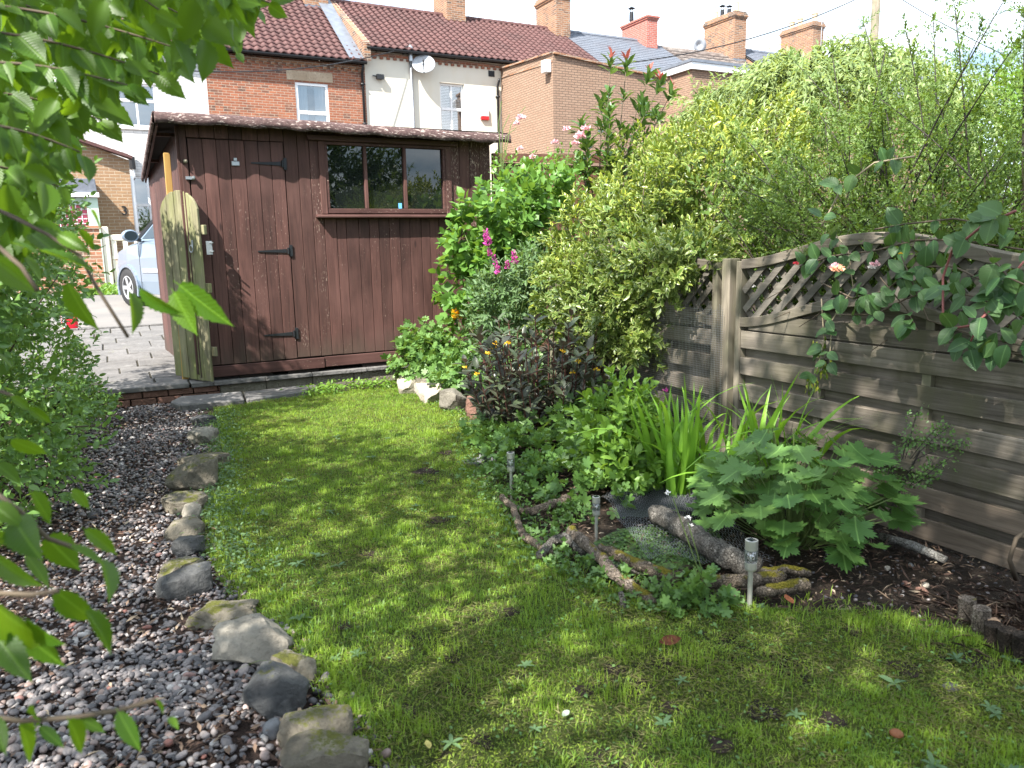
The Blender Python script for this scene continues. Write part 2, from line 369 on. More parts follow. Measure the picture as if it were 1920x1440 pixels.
def stonemat(name, a, b, moss=None, moss_amt=0.5, rough=0.85, scale=5):
    g = G(name); v = g.obj((1, 1, 1), 9.0); n = g.noise(v, scale, 8, 0.62, 0.3); f = g.noise(v, scale*9, 4)
    cr = g.vor(v, scale*1.2, 'DISTANCE_TO_EDGE')
    c = g.mix(g.ramp(n, [(0.3, 0.0), (0.7, 1.0)]), a, b); c = g.mix(g.ramp(f, [(0.5, 0.0), (0.75, 0.5)]), c, [x*.45 for x in a])
    c = g.mix(g.ramp(g.noise(v, scale*2.3, 5), [(0.6, 0.0), (0.72, 0.45)]), c, [min(.7, x*1.6) for x in b])
    if moss:
        nz_ = g.n('ShaderNodeSeparateXYZ', None, Vector=g.n('ShaderNodeNewGeometry').outputs['Normal']).outputs[2]
        k = g.math('ADD', g.math('MULTIPLY', nz_, 0.25), g.math('ADD', g.math('MULTIPLY', g.noise(v, scale*1.6, 6, 0.7), .62), g.math('MULTIPLY', g.noise(v, scale*11, 4, .7), .38)))
        mk = g.ramp(k, [(0.86-moss_amt*.28, 0.0), (0.93-moss_amt*.28, 1.0)])
        mc = g.mix(g.noise(v, 140, 5, .7), [x*0.28 for x in moss], [x*1.2 for x in moss]); c = g.mix(mk, c, mc)
    h = g.math('ADD', n, g.math('MULTIPLY', f, 0.35)); h = g.math('ADD', h, g.math('MULTIPLY', g.ramp(cr, [(0, 0.0), (0.05, 1.0)]), 0.08))
    h = g.math('ADD', h, g.math('MULTIPLY', g.noise(v, scale*26, 5, .7), .22))
    g.pbr(c, rough, g.bump(h, 1.0, 0.022), 0.25); return g.done()
M['sandstone'] = stonemat('sandstone', (0.12, 0.108, 0.088), (0.29, 0.265, 0.22), (0.10, 0.10, 0.03), 0.05)
M['mossstone'] = stonemat('mossy_stone', (0.075, 0.066, 0.050), (0.19, 0.168, 0.130), (0.105, 0.108, 0.020), 0.50)
M['darkstone'] = stonemat('dark_stone', (0.034, 0.035, 0.037), (0.105, 0.105, 0.102), (0.10, 0.10, 0.03), 0.1, 0.7)
M['greystone'] = stonemat('grey_stone', (0.10, 0.102, 0.108), (0.20, 0.203, 0.21), None, 0, 0.6)
M['palestone'] = stonemat('pale_stone', (0.25, 0.215, 0.17), (0.44, 0.395, 0.33), (0.20, 0.14, 0.04), 0.2)
M['slab'] = stonemat('paving_stone', (0.105, 0.10, 0.096), (0.185, 0.176, 0.170), (0.20, 0.20, 0.10), 0.05, 0.8, 3.2)
M['blockstone'] = stonemat('concrete_block', (0.13, 0.115, 0.09), (0.22, 0.20, 0.16), (0.11, 0.12, 0.04), 0.35, 0.9, 7)
M['brickpiece'] = stonemat('brick_piece', (0.13, 0.075, 0.055), (0.24, 0.13, 0.10), (0.09, 0.09, 0.05), 0.25, 0.9, 7)
M['lintel'] = stonemat('stone_lintel', (0.33, 0.25, 0.17), (0.46, 0.37, 0.27), None, 0, 0.9, 2)
M['chimpot'] = plain('buff_chimney_pot', (0.50, 0.40, 0.27), 0.8)
M['creampaint'] = plain('cream_gate_paint', (0.72, 0.68, 0.55), 0.5, var=0.05)
M['mint'] = plain('mint_paint', (0.50, 0.63, 0.52), 0.5, var=0.05)
M['pinknet'] = plain('pink_lattice', (0.55, 0.10, 0.16), 0.6)
M['felt'] = None
g = G('roofing_felt'); n = g.noise(g.geo((1, 1, 1)), 45, 3, 0.6); nb = g.noise(g.geo((0.8, 1, 1)), 5, 4); fl = g.noise(g.geo((14, 30, 60)), 1.6, 2)
c = g.mix(g.ramp(n, [(0.3, 0.0), (0.7, 1.0)]), (0.050, 0.030, 0.029), (0.115, 0.070, 0.066))
c = g.mix(g.math('MULTIPLY', g.ramp(fl, [(0.585, 0.0), (0.63, 1.0)]), g.ramp(nb, [(0.40, 0.25), (0.58, 1.0)])), c, (0.40, 0.33, 0.30))
g.pbr(c, 0.85, g.bump(n, 0.5, 0.006), 0.3); M['felt'] = g.done()
M['tarmac'] = None
g = G('lane_tarmac'); n = g.noise(g.geo(), 90, 3); n2 = g.noise(g.geo(), 0.8, 5)
c = g.mix(n, (0.11, 0.105, 0.10), (0.20, 0.19, 0.185)); c = g.mix(g.ramp(n2, [(0.45, 0.0), (0.7, 0.6)]), c, (0.24, 0.22, 0.20))
g.pbr(c, 0.9, g.bump(n, 0.3, 0.006), 0.2); M['tarmac'] = g.done()
def soilmat(name, a, b, chips=None):
    g = G(name); n = g.noise(g.geo(), 22, 8, 0.7); n2 = g.noise(g.geo(), 2.5, 4); v = g.vor(g.geo(), 95)
    c = g.mix(g.ramp(n, [(0.35, 0.0), (0.7, 1.0)]), a, b); c = g.mix(g.ramp(n2, [(0.4, 0.0), (0.7, 0.5)]), c, [x*.6 for x in a])
    if chips: c = g.mix(g.ramp(g.noise(g.geo(), 55, 2), [(0.66, 0.0), (0.70, 0.8)]), c, chips)
    g.pbr(c, 0.95, g.bump(g.math('ADD', n, g.math('MULTIPLY', v, 0.3)), 1.0, 0.03), 0.2); return g.done()
M['soil'] = soilmat('dark_soil', (0.020, 0.014, 0.010), (0.060, 0.043, 0.031), (0.20, 0.17, 0.13))
M['pathsoil'] = soilmat('path_soil', (0.024, 0.016, 0.013), (0.065, 0.042, 0.034), (0.16, 0.12, 0.10))
g = G('lawn_moss_and_soil'); n = g.noise(g.geo(), 3.2, 6, 0.65); n2 = g.noise(g.geo(), 230, 8, 0.8); n3 = g.noise(g.geo(), 1.2, 3)
c = g.mix(g.ramp(n2, [(0.38, 0.0), (0.62, 1.0)]), (0.034, 0.048, 0.015), (0.115, 0.145, 0.030))
c = g.mix(g.ramp(n, [(0.56, 0.0), (0.62, 1.0)]), c, (0.030, 0.024, 0.017))
c = g.mix(g.ramp(n3, [(0.55, 0.0), (0.7, 0.5)]), c, (0.14, 0.16, 0.03))
g.pbr(c, 0.95, g.bump(n2, 1.0, 0.02), 0.15); M['lawnsoil'] = g.done()
g = G('plaster_ground'); n = g.noise(g.geo(), 0.5, 4); g.pbr(g.mix(n, (0.10, 0.11, 0.06), (0.2, 0.19, 0.13)), 0.95); M['ground'] = g.done()

# ------------------------------------------------------------------ setting: ground, lawn, path, patio, lane
def pz(y): return 0.135 + max(0.0, min(y, 12.4)-7.6)*0.034
def gz(x, y):
    b = 0.018*mnoise.noise((x*1.3, y*1.3, 0.3))
    if y < 7.5:
        e = max(0.0, min(1.0, (x-2.35)/0.75))*max(0.0, min(1.0, (4.0-y)/0.8))
        return b*min(1, (7.5-y)*2)-0.075*e*e*(3-2*e)
    if y < 12.4: return -0.03
    return 0.298+(min(y, 25.0)-12.4)*0.053
def sheet(name, rows, mat, dz=0.0, kind='structure', nx=24):
    """rows: (y, x_left, x_right)"""
    V, F = [], []
    for y, a, b in rows:
        for i in range(nx+1):
            x = a+(b-a)*i/nx; V.append((x, y, gz(x, y)+dz))
    for j in range(len(rows)-1):
        for i in range(nx):
            k = j*(nx+1)+i; F.append((k, k+1, k+nx+2, k+nx+1))
    mb = MB(); mb.v, mb.f = V, F
    o = mb.build(name, mat, smooth=True); o['kind'] = kind; return o
ys = [-150, -60, -20, -8, -4]+[-3+0.25*i for i in range(43)]
mb = MB(); xs = [-180, -60, -20, -8, -5]+[-4+0.25*i for i in range(41)]+[8, 12, 25, 60, 200]
yy = ys+[7.9, 9, 12.38, 12.40, 14, 16, 18, 21, 25, 40, 90, 250]
for y in yy:
    for x in xs: mb.v.append((x, y, gz(x, y)-0.02 if y < 7.5 else (gz(x, y)-0.012)))
nxx = len(xs)
for j in range(len(yy)-1):
    for i in range(nxx-1):
        k = j*nxx+i; mb.f.append((k, k+1, k+nxx+1, k+nxx))
o = mb.build('ground', M['soil'], smooth=True); o['kind'] = 'structure'
LL = ([0.5, 1.8, 2.2, 2.6, 3.0, 3.5, 4.2, 4.7, 5.1, 6.2, 7.0], [0.62, 0.50, 0.46, 0.42, 0.32, 0.30, 0.36, 0.50, 0.58, 0.68, 0.74])
LR = ([-2.0, 0.5, 1.0, 1.25, 1.5, 1.72, 1.9, 2.1, 2.6, 3.3, 4.15, 5.0, 5.6, 6.3, 7.0], [3.0, 2.75, 2.62, 2.50, 2.42, 2.25, 1.95, 1.62, 1.50, 1.62, 1.88, 2.30, 2.42, 2.45, 2.40])
def lawn_l(y): return np.interp(y, *LL)
def lawn_r(y): return np.interp(y, *LR)
rows = [(y, float(lawn_l(y)) if y > .5 else -1.0, float(lawn_r(y))) for y in np.linspace(-2, 7.02, 60)]
sheet('lawn', rows, M['lawnsoil'], 0.0, nx=40)
rows = [(y, -0.95, float(lawn_l(max(y, .5)))+0.03) for y in np.linspace(1.0, 7.5, 40)]
sheet('gravel_path', rows, M['pathsoil'], -0.006)

M['jointsoil'] = soilmat('joint_soil', (0.05, 0.045, 0.035), (0.11, 0.10, 0.075))
# patio of stone slabs
pat = thing('patio', None, None); pat['kind'] = 'structure'
mb = MB(); ny = 12
for j in range(ny+1):
    y = 7.63+(12.36-7.63)*j/ny; mb.v += [(-1.6, y, pz(y)-0.014), (4.6, y, pz(y)-0.014)]
mb.f = [(2*j, 2*j+1, 2*j+3, 2*j+2) for j in range(ny)]
mb.build('mortar_bed', M['jointsoil'], pat)
rs = random.Random(5)
edges = [(7.60, 7.79, [-.13, .60, 1.3]), (7.79, 8.02, [-.13, .32, .74]), (8.02, 8.42, [-.95, -.33, .30, .80]), (8.42, 8.80, [-1.0, -.52, .04, .62]),
         (8.80, 9.25, [-1.0, -.38, .22, .80]), (9.25, 9.72, [-1.1, -.60, -.06, .38, .9]), (9.72, 10.2, [-1.1, -.42, .15, .7]), (10.2, 10.75, [-1.2, -.65, -.1, .42, 1.0]),
         (10.75, 11.25, [-1.2, -.5, .05, .6, 1.2]), (11.25, 11.8, [-1.2, -.75, -.2, .35, .85, 1.4]), (11.8, 12.34, [-1.3, -.6, 0.0, .5, 1.05, 1.6])]
for y0, y1, xb in edges:
    for a, b in zip(xb[:-1], xb[1:]):
        gp = 0.008; dz = rs.uniform(-.004, .004); tl = rs.uniform(-.004, .004)
        x0, x1, ya, yb = a+gp, b-gp, y0+(gp if y0 > 7.61 else 0), y1-gp
        V = [(x0+rs.uniform(-.006, .006), ya+rs.uniform(-.005, .005), pz(ya)+dz+tl), (x1+rs.uniform(-.006, .006), ya+rs.uniform(-.005, .005), pz(ya)+dz-tl), (x1, yb, pz(yb)+dz-tl), (x0, yb, pz(yb)+dz+tl)]
        mb = MB(); mb.add([(p[0], p[1], p[2]-0.045) for p in V]+V, [(0,3,2,1),(4,5,6,7),(0,1,5,4),(1,2,6,5),(2,3,7,6),(3,0,4,7)])
        mb.build('paving_slab', M['slab'], pat, bevel=0.006)
# brick riser below the patio edge and the block plinth below the shed
wallst = thing('step_wall', None, None); wallst['kind'] = 'structure'
mb = MB(); mb.box(-.10, 3.80, 7.66, 7.74, -.05, 0.086); mb.build('mortar', M['soil'], wallst)
x = -0.115
while x < 0.78:
    for zc in (0, 1):
        w = 0.205; xx = x+(0.1 if zc else 0)
        mb = MB(); mb.box(xx, min(xx+w, 0.86), 7.632+rs.uniform(-.004, .004), 7.70, -0.035+zc*0.065, 0.022+zc*0.064); mb.build('brick', M['brickpiece'], wallst, bevel=0.005)
    x += 0.216
x = 0.86
while x < 3.75:
    w = rs.uniform(0.38, 0.45); mb = MB(); mb.box(x+.004, min(x+w, 3.80), 7.622+rs.uniform(-.004, .004), 7.70, -0.04, 0.083); mb.build('concrete_block', M['blockstone'], wallst, bevel=0.006)
    x += w
x = 0.80
while x < 3.7:
    w = rs.uniform(0.42, 0.56); mb = MB(); mb.box(x+.004, min(x+w, 3.82), 7.585+rs.uniform(-.006, .004), 7.72, 0.088, 0.128); mb.build('edging_slab', M['slab'], wallst, bevel=0.006)
    x += w
# flat stone step lying in front
for k, (poly, lab) in enumerate(((((.46, 7.02), (.98, 6.98), (1.02, 7.40), (.50, 7.46), (.40, 7.25)), 'worn grey stone step slab lying beside the gravel path end'), (((1.0, 7.0), (1.55, 7.14), (1.72, 7.34), (1.60, 7.46), (1.04, 7.41)), 'worn grey stone step slab lying at the top of the lawn'))):
    o = MB().prism(poly, 'z', -0.03, 0.045-k*0.008).build('step_slab', M['slab'], bevel=0.012); tag(o, lab, 'stone slab', 'flat stone slabs below the shed')
# lane
rows = [(y, -30, 60) for y in (12.46, 13, 14, 15, 16, 17, 18, 18.6)]
sheet('lane', rows, M['tarmac'], 0.0, nx=30)
kb = thing('kerb', None, None); kb['kind'] = 'structure'
x = -2.2
while x < 5:
    mb = MB(); mb.box(x+.004, x+.9, 12.36, 12.46, 0.15, 0.318); mb.build('kerb_stone', M['slab'], kb, bevel=0.008); x += 0.904
mb = MB(); ny = 6
mb.v = [(-2.6, 18.6, .63), (60, 18.6, .63), (60, 25, .72), (-30, 25, .72), (-30, 18.6, .63)]; mb.f = [(0, 1, 2, 3, 4)]
mb.build('house_yard', M['tarmac'])['kind'] = 'structure'

# ------------------------------------------------------------------ houses
HY = 25.0
def wall_holes(mb, x0, x1, z0, z1, y, holes, depth=0.12):
    xs_ = sorted({x0, x1, *[h[0] for h in holes], *[h[1] for h in holes]}); zs_ = sorted({z0, z1, *[h[2] for h in holes], *[h[3] for h in holes]})
    for i in range(len(xs_)-1):
        for j in range(len(zs_)-1):
            a, b, c, d = xs_[i], xs_[i+1], zs_[j], zs_[j+1]
            if any(h[0] <= a and h[1] >= b and h[2] <= c and h[3] >= d for h in holes): continue
            mb.add([(a, y, c), (b, y, c), (b, y, d), (a, y, d)], [(0, 1, 2, 3)])
    for a, b, c, d in holes:
        e = y+depth
        mb.add([(a, y, c), (b, y, c), (b, y, d), (a, y, d), (a, e, c), (b, e, c), (b, e, d), (a, e, d)], [(0, 1, 5, 4), (1, 2, 6, 5), (2, 3, 7, 6), (3, 0, 4, 7)])
M['room'] = plain('room_dark', (0.05, 0.052, 0.055), 0.9)
M['curtain'] = None
g = G('pale_curtain'); sp_ = g.n('ShaderNodeSeparateXYZ', None, Vector=g.geo()); g.pbr(g.mix(g.noise(g.geo((30, 1, 1)), 1, 2), (0.36, 0.47, 0.55), (0.62, 0.72, 0.78)), 0.9); M['curtain'] = g.done()
def window(root, x0, x1, z0, z1, y, cols=(), rows_=(), fw=0.06, glass=None, frame=None, inner=None, depth=0.06, sill=True):
    frame = frame or M['whiteplastic']; glass = glass or M['houseglass']
    w = MB(); w.box(x0, x1, y, y+depth, z0, z0+fw); w.box(x0, x1, y, y+depth, z1-fw, z1); w.box(x0, x0+fw, y, y+depth, z0+fw, z1-fw); w.box(x1-fw, x1, y, y+depth, z0+fw, z1-fw)
    wo_ = w.build('window', frame, root, bevel=0.006)
    cx = [x0+fw]+[c for c in cols]+[x1-fw]; cz = [z0+fw]+[c for c in rows_]+[z1-fw]
    for c in cols: MB().box(c-fw*.4, c+fw*.4, y+.006, y+depth-.004, z0+fw+.001, z1-fw-.001).build('mullion', frame, wo_)
    for r_ in rows_: MB().box(x0+fw+.001, x1-fw-.001, y-.008, y+depth-.01, r_-fw*.6, r_+fw*.6).build('transom', frame, wo_)
    for i in range(len(cx)-1):
        for j in range(len(cz)-1):
            MB().add([(cx[i]+.002, y+depth*.55, cz[j]+.002), (cx[i+1]-.002, y+depth*.55, cz[j]+.002), (cx[i+1]-.002, y+depth*.55, cz[j+1]-.002), (cx[i]+.002, y+depth*.55, cz[j+1]-.002)], [(0, 1, 2, 3)]).build('pane', glass, wo_)
    if sill: MB().box(x0-.05, x1+.05, y-.10, y+.02, z0-.07, z0-.002).build('sill', frame, wo_)
    MB().add([(x0, y+.5, z0), (x1, y+.5, z0), (x1, y+.5, z1), (x0, y+.5, z1)], [(0, 1, 2, 3)]).build('room_back', M['room'], wo_)
    return wo_
def curtain(win, x0, x1, z0, z1, y, n=40, amp=0.03):
    mb = MB()
    for i in range(n+1):
        x = x0+(x1-x0)*i/n; yy_ = y+amp*math.sin(i*1.35); mb.v += [(x, yy_, z0), (x, yy_, z1)]
    mb.f = [(2*i, 2*i+2, 2*i+3, 2*i+1) for i in range(n)]
    return mb.build('curtain', M['curtain'], win, smooth=True)
def tile_roof(root, name, x0, x1, y0, z0, y1, z1, mat, period=0.21, course=0.30, amp=0.028, lift=0.035, samp=6):
    sl = math.hypot(y1-y0, z1-z0); nc = max(1, round(sl/course)); nx_ = max(2, int((x1-x0)/period*samp))
    d = np.array([(y1-y0)/sl, (z1-z0)/sl]); nn = np.array([-d[1], d[0]])
    u = np.linspace(x0, x1, nx_+1); ph = (u-x0)/period*2*np.pi
    h = amp*(np.sin(ph)+0.35*np.sin(2*ph)) if amp else np.zeros_like(u)
    V, F = [], []
    rj = np.random.default_rng(3)
    for k in range(nc):
        jit = rj.uniform(-.004, .004, len(u)) if amp else rj.uniform(-.003, .003, len(u))
        for s, lf in ((k/nc*sl-0.02, lift), ((k+1)/nc*sl, 0.0)):
            yv = y0+d[0]*s+nn[0]*(h+lf+jit); zv = z0+d[1]*s+nn[1]*(h+lf+jit)
            V.append(np.stack([u, yv, zv], 1))
        # front lip
        s = k/nc*sl-0.02; V.append(np.stack([u, y0+d[0]*s+nn[0]*(h+jit), z0+d[1]*s+nn[1]*(h+jit)], 1))
    V = np.concatenate(V); w = nx_+1; ii = np.arange(nx_)
    for k in range(nc):
        b = k*3*w
        F.append(np.stack([b+ii, b+ii+1, b+w+ii+1, b+w+ii], 1)); F.append(np.stack([b+2*w+ii, b+2*w+ii+1, b+ii+1, b+ii], 1))
    me = fast_mesh(name, V, [np.concatenate(F)], mat)
    o = bpy.data.objects.new(name, me); link(o, root); o['kind'] = 'stuff'; return o
def slope_slab(x0, x1, y0, z0, y1, z1, t=0.05):
    sl = math.hypot(y1-y0, z1-z0); n = ((-(z1-z0)/sl)*t, ((y1-y0)/sl)*t)
    return MB().prism([(y0, z0), (y1, z1), (y1+n[0], z1+n[1]), (y0+n[0], z0+n[1])], 'x', x0, x1)
def gable(mb, x, y0, y1, yr, z0, ze, zr): mb.add([(x, y0, z0), (x, y1, z0), (x, y1, ze), (x, yr, zr), (x, y0, ze)], [(0, 1, 2, 3, 4)])
RY, BY = 28.5, 32.0
def house(name, label, x0, x1, ze, zr, wall, roofmat, holes=(), roofargs=None, gut=True):
    h = thing(name, label, 'house', 'terraced houses across the lane', (x0, HY, .7)); h.location = (0, 0, 0)
    mb = MB(); wall_holes(mb, x0, x1, 0.5, ze, HY, list(holes)); gable(mb, x0+.002, HY, BY, RY, .5, ze, zr-.08); gable(mb, x1-.002, HY, BY, RY, .5, ze, zr-.08)
    mb.add([(x0, BY, .5), (x1, BY, .5), (x1, BY, ze), (x0, BY, ze)], [(0, 1, 2, 3)]); mb.build('wall', wall, h)
    tile_roof(h, 'roof_tiles', x0, x1, HY-.28, ze+.08, RY, zr, roofmat, **(roofargs or {}))
    slope_slab(x0, x1, HY-.2, ze+.03, RY, zr-.07, 0.03).build('roof_deck', M['room'], h)
    MB().add([(x0, RY, zr), (x1, RY, zr), (x1, BY+.2, ze), (x0, BY+.2, ze)], [(0, 1, 2, 3)]).build('rear_roof', roofmat, h)
    mb = MB(); xx = x0
    while xx < x1-.05:
        e = min(xx+.44, x1); mb.tube([(xx+.004, RY, zr-.02), (e, RY, zr-.02)], [0.115, 0.105], 8); xx = e
    mb.build('ridge_tiles', roofmat, h, smooth=False)
    if gut:
        mb = MB(); n = 8; pr = [(HY-.27+.06*math.cos(a), ze+.03+.06*math.sin(a)) for a in np.linspace(math.pi, 2*math.pi, n)]
        mb.prism(pr+[(HY-.21, ze+.045), (HY-.33, ze+.045)], 'x', x0+.01, x1-.01); xx = x0+.4
        while xx < x1: mb.box(xx, xx+.03, HY-.30, HY-.002, ze-.02, ze+.01); xx += .9
        mb.build('gutter', M['blackplastic'], h)
    return h
def dentils(h, x0, x1, zt, mat):
    MB().box(x0, x1, HY-.055, HY-.002, zt-.085, zt).build('eaves_course', mat, h)
    mb = MB(); x = x0+.05
    while x < x1-.15: mb.box(x, x+.11, HY-.05, HY-.002, zt-.165, zt-.087); x += .225
    mb.build('dentil_bricks', mat, h)['kind'] = 'stuff'
def downpipe(h, x, z0, z1, y=HY-.07, r=0.042, mat=None):
    mb = MB(); mb.tube([(x, y-.12, z1), (x, y-.12, z1-.08), (x, y, z1-.25), (x, y, z0)], r, 10)
    z = z1-.6
    while z > z0: mb.box(x-.06, x+.06, y-.05, HY-.003, z, z+.05); z -= 1.2
    mb.build('downpipe', mat or M['blackplastic'], h, smooth=True)
def chimney(root, x0, x1, y0, y1, z0, zt, mat, pots=(), corb=3, flash=True):
    c = MB(); ws = [0]*1; c.box(x0, x1, y0, y1, z0, zt-.30)
    for k, e in enumerate((.035, .07, .035, .0)[:corb+1]): c.box(x0-e, x1+e, y0-e, y1+e, zt-.30+k*.075, zt-.30+(k+1)*.075)
    o = c.build('chimney', mat, root)
    for (px_, py_, hh, kind) in pots:
        if kind == 'cowl':
            mb = MB(); mb.lathe([(.10, 0), (.09, hh*.6)], 12, (px_, py_, zt-.001)); 
            for a in range(4): mb.bar((px_+.08*math.cos(a*1.57), py_+.08*math.sin(a*1.57), zt+hh*.6), (px_+.08*math.cos(a*1.57), py_+.08*math.sin(a*1.57), zt+hh*.85), .015, .015)
            mb.lathe([(.16, hh*.85), (.02, hh)], 12, (px_, py_, zt)); mb.build('chimney_cowl', M['iron'], o)
        elif kind == 'spike':
            MB().lathe([(.15, 0), (.12, hh*.45), (.13, hh*.5), (.10, hh*.5)], 8, (px_, py_, zt-.001)).build('chimney_pot', M['chimpot'], o)
            mb = MB()
            for a in range(6): mb.tube([(px_+.10*math.cos(a*1.047), py_+.10*math.sin(a*1.047), zt+hh*.5), (px_, py_, zt+hh)], .012, 4)
            mb.build('pot_guard', M['greyplastic'], o)
        else:
            MB().lathe([(.15, 0), (.13, .04), (.12, hh*.8), (.15, hh*.85), (.14, hh), (.09, hh)], 12, (px_, py_, zt-.001)).build('chimney_pot', M['chimpot'], o)
    if flash:
        mb = MB(); mb.box(x0-.02, x1+.02, y0-.02, y1+.02, z0, z0+.42)
        sl = 0.72
        # lead soakers stepping down the front
        mb.build('flashing', M['lead'], o)
    return o
def aerial(x, y, z, hh, label, rot=0.3):
    t = thing('tv_aerial', label, 'aerial', 'television aerials on the chimneys')
    MB().tube([(x, y, z), (x, y, z+hh)], .018, 6).build('mast', M['greyplastic'], t)
    mb = MB(); dx, dy = math.cos(rot), math.sin(rot); mb.tube([(x-dx*.5, y-dy*.5, z+hh-.05), (x+dx*.7, y+dy*.7, z+hh+.06)], .013, 5)
    for k in range(7):
        q = -.4+k*.17; cx, cy, cz = x+dx*q, y+dy*q, z+hh+q*.08; mb.tube([(cx-dy*.16, cy+dx*.16, cz), (cx+dy*.16, cy-dx*.16, cz)], .007, 4)
    mb.build('antenna', M['greyplastic'], t)

PT = dict(period=0.24, course=0.30)
# white house
hw = house('white_house', 'white painted brick house standing behind the hedge at left', -6.0, 3.19, 7.12, 9.95, M['brick_white'], M['tile'], [(.76, 1.80, 4.90, 6.08), (.88, 1.95, 1.9, 3.55)], PT)
window(hw, .76, 1.80, 4.90, 6.08, HY+.05, (1.28,), (5.62,))
window(hw, .88, 1.95, 1.9, 3.55, HY+.05, (1.36,), (2.74,))
# red brick house
hb = house('brick_house', 'weathered red brick house with stone lintel and curtained window', 3.19, 7.97, 7.12, 9.95, M['brick'], M['tile'], [(5.74, 6.76, 4.95, 6.46)], PT)
w = window(hb, 5.74, 6.76, 4.95, 6.46, HY+.03, (), (5.58,), fw=.085)
curtain(w, 5.82, 6.14, 4.98, 6.42, HY+.2); curtain(w, 6.36, 6.70, 4.98, 6.42, HY+.2)
MB().box(5.50, 6.92, HY-.015, HY+.1, 6.50, 6.79).build('lintel', M['lintel'], hb, bevel=.01)
dentils(hb, 3.2, 7.96, 7.06, M['brick_chimney'])
downpipe(hb, 7.86, .5, 7.10)
# cream house
hc = house('cream_house', 'cream rendered house with brick eaves and white blind window', 7.97, 17.3, 7.58, 9.98, M['cream'], M['tile'], [(10.53, 11.42, 5.0, 6.80)], PT)
w = window(hc, 10.53, 11.42, 5.0, 6.80, HY+.09, (10.975,), (5.98,), fw=.07)
mb = MB()
for k in range(34): mb.box(10.58, 11.38, HY+.20, HY+.235, 5.06+k*.05, 5.075+k*.05)
mb.build('blind', M['whiteplastic'], w)
dentils(hc, 7.98, 17.2, 7.52, M['brick'])
downpipe(hc, 12.66, .5, 7.05)
MB().box(12.35, 12.58, HY-.02, HY-.002, 7.13, 7.32).build('air_vent', M['iron'], hc)
# parapet and lead valley between the two roofs
slope = (9.98-7.66)/(RY-HY+.28)
mb = MB(); mb.prism([(HY-.30, 7.20), (RY, 9.60), (RY, 10.02), (HY-.30, 7.74)], 'x', 7.90, 8.10); mb.build('parapet', M['brick_chimney'], hc)
o = slope_slab(7.42, 7.895, HY-.26, 7.245, RY-.1, 10.0, .015); o.build('lead_flashing', M['lead'], hb)
chimney(hb, 6.95, 7.75, 28.0, 29.3, 9.2, 11.3, M['brick_chimney'], [(7.3, 28.6, .5, 'pot')])
chimney(hc, 12.2, 12.95, 28.0, 29.3, 9.2, 11.2, M['brick_chimney'], [(12.5, 28.6, .5, 'pot')])
chimney(hc, 16.75, 17.40, 27.75, 29.35, 9.1, 11.25, M['brick_chimney'], [(17.0, 28.3, .4, 'pot')])
# things fixed to the cream wall
t = thing('satellite_dish', 'grey satellite dish on the cream wall beside the pole', 'satellite dish', 'satellite dishes')
n_ = Vector((-.35, -.85, .35)).normalized(); e1 = n_.cross(Vector((0, 0, 1))).normalized(); e2 = e1.cross(n_); cc = Vector((9.86, HY-.32, 7.26)); mb = MB()
for r_, dp in ((0.02, .09), (.12, .07), (.22, .045), (.30, .02), (.36, 0)):
    for j in range(20): a = j*math.pi/10; mb.v.append(tuple(cc+e1*r_*math.cos(a)*1.05+e2*r_*math.sin(a)*.9-n_*dp))
mb.f = [(i*20+j, i*20+(j+1) % 20, (i+1)*20+(j+1) % 20, (i+1)*20+j) for i in range(4) for j in range(20)]
o = mb.build('dish', M['greyplastic'], t, smooth=True); sd = o.modifiers.new('s', 'SOLIDIFY'); sd.thickness = .01
mb = MB(); mb.tube([(9.86, HY, 7.20), cc-n_*.1, cc-n_*.09-e2*.2, cc-e2*.33, cc+n_*.34-e2*.12], .016, 6); mb.build('bracket', M['iron'], t); MB().bar(cc+n_*.345-e2*.12, cc+n_*.42-e2*.12, .06, .06).build('receiver', M['iron'], t)
t = thing('wall_pole', 'tall grey pole standing against the cream wall with a cable', 'pole')
MB().tube([(9.50, HY-.10, .6), (9.50, HY-.10, 7.35)], .05, 10).build('shaft', M['galv'], t, smooth=True)
MB().lathe([(.07, 0), (.07, .35), (.085, .36), (.085, .42), (.03, .50)], 12, (9.50, HY-.10, 7.352)).build('cap', M['galv'], t)
MB().tube([(9.56, HY-.04, 7.3), (9.57, HY-.04, 5), (9.58, HY-.04, 1)], .012, 5).build('cable', M['blackplastic'], t)
t = thing('alarm_box', 'small white and red alarm box on the cream wall', 'alarm box')
MB().prism([(12.02, 5.80), (12.28, 5.80), (12.28, 6.10), (12.15, 6.16), (12.02, 6.10)], 'y', HY-.09, HY-.003).build('cover', M['whiteplastic'], t, bevel=.01)
M['red'] = plain('red_plastic', (0.50, 0.02, 0.025), 0.4); MB().box(12.0, 12.30, HY-.088, HY-.004, 5.68, 5.798).build('base', M['red'], t, bevel=.01)
t = thing('wall_bracket', 'small black camera on the cream wall beside the downpipe', 'camera')
mb = MB(); mb.box(8.32, 8.55, HY-.16, HY-.04, 6.72, 6.86); mb.bar((8.2, HY-.06, 6.82), (8.34, HY-.08, 6.80), .03, .03); mb.build('housing', M['blackplastic'], t)
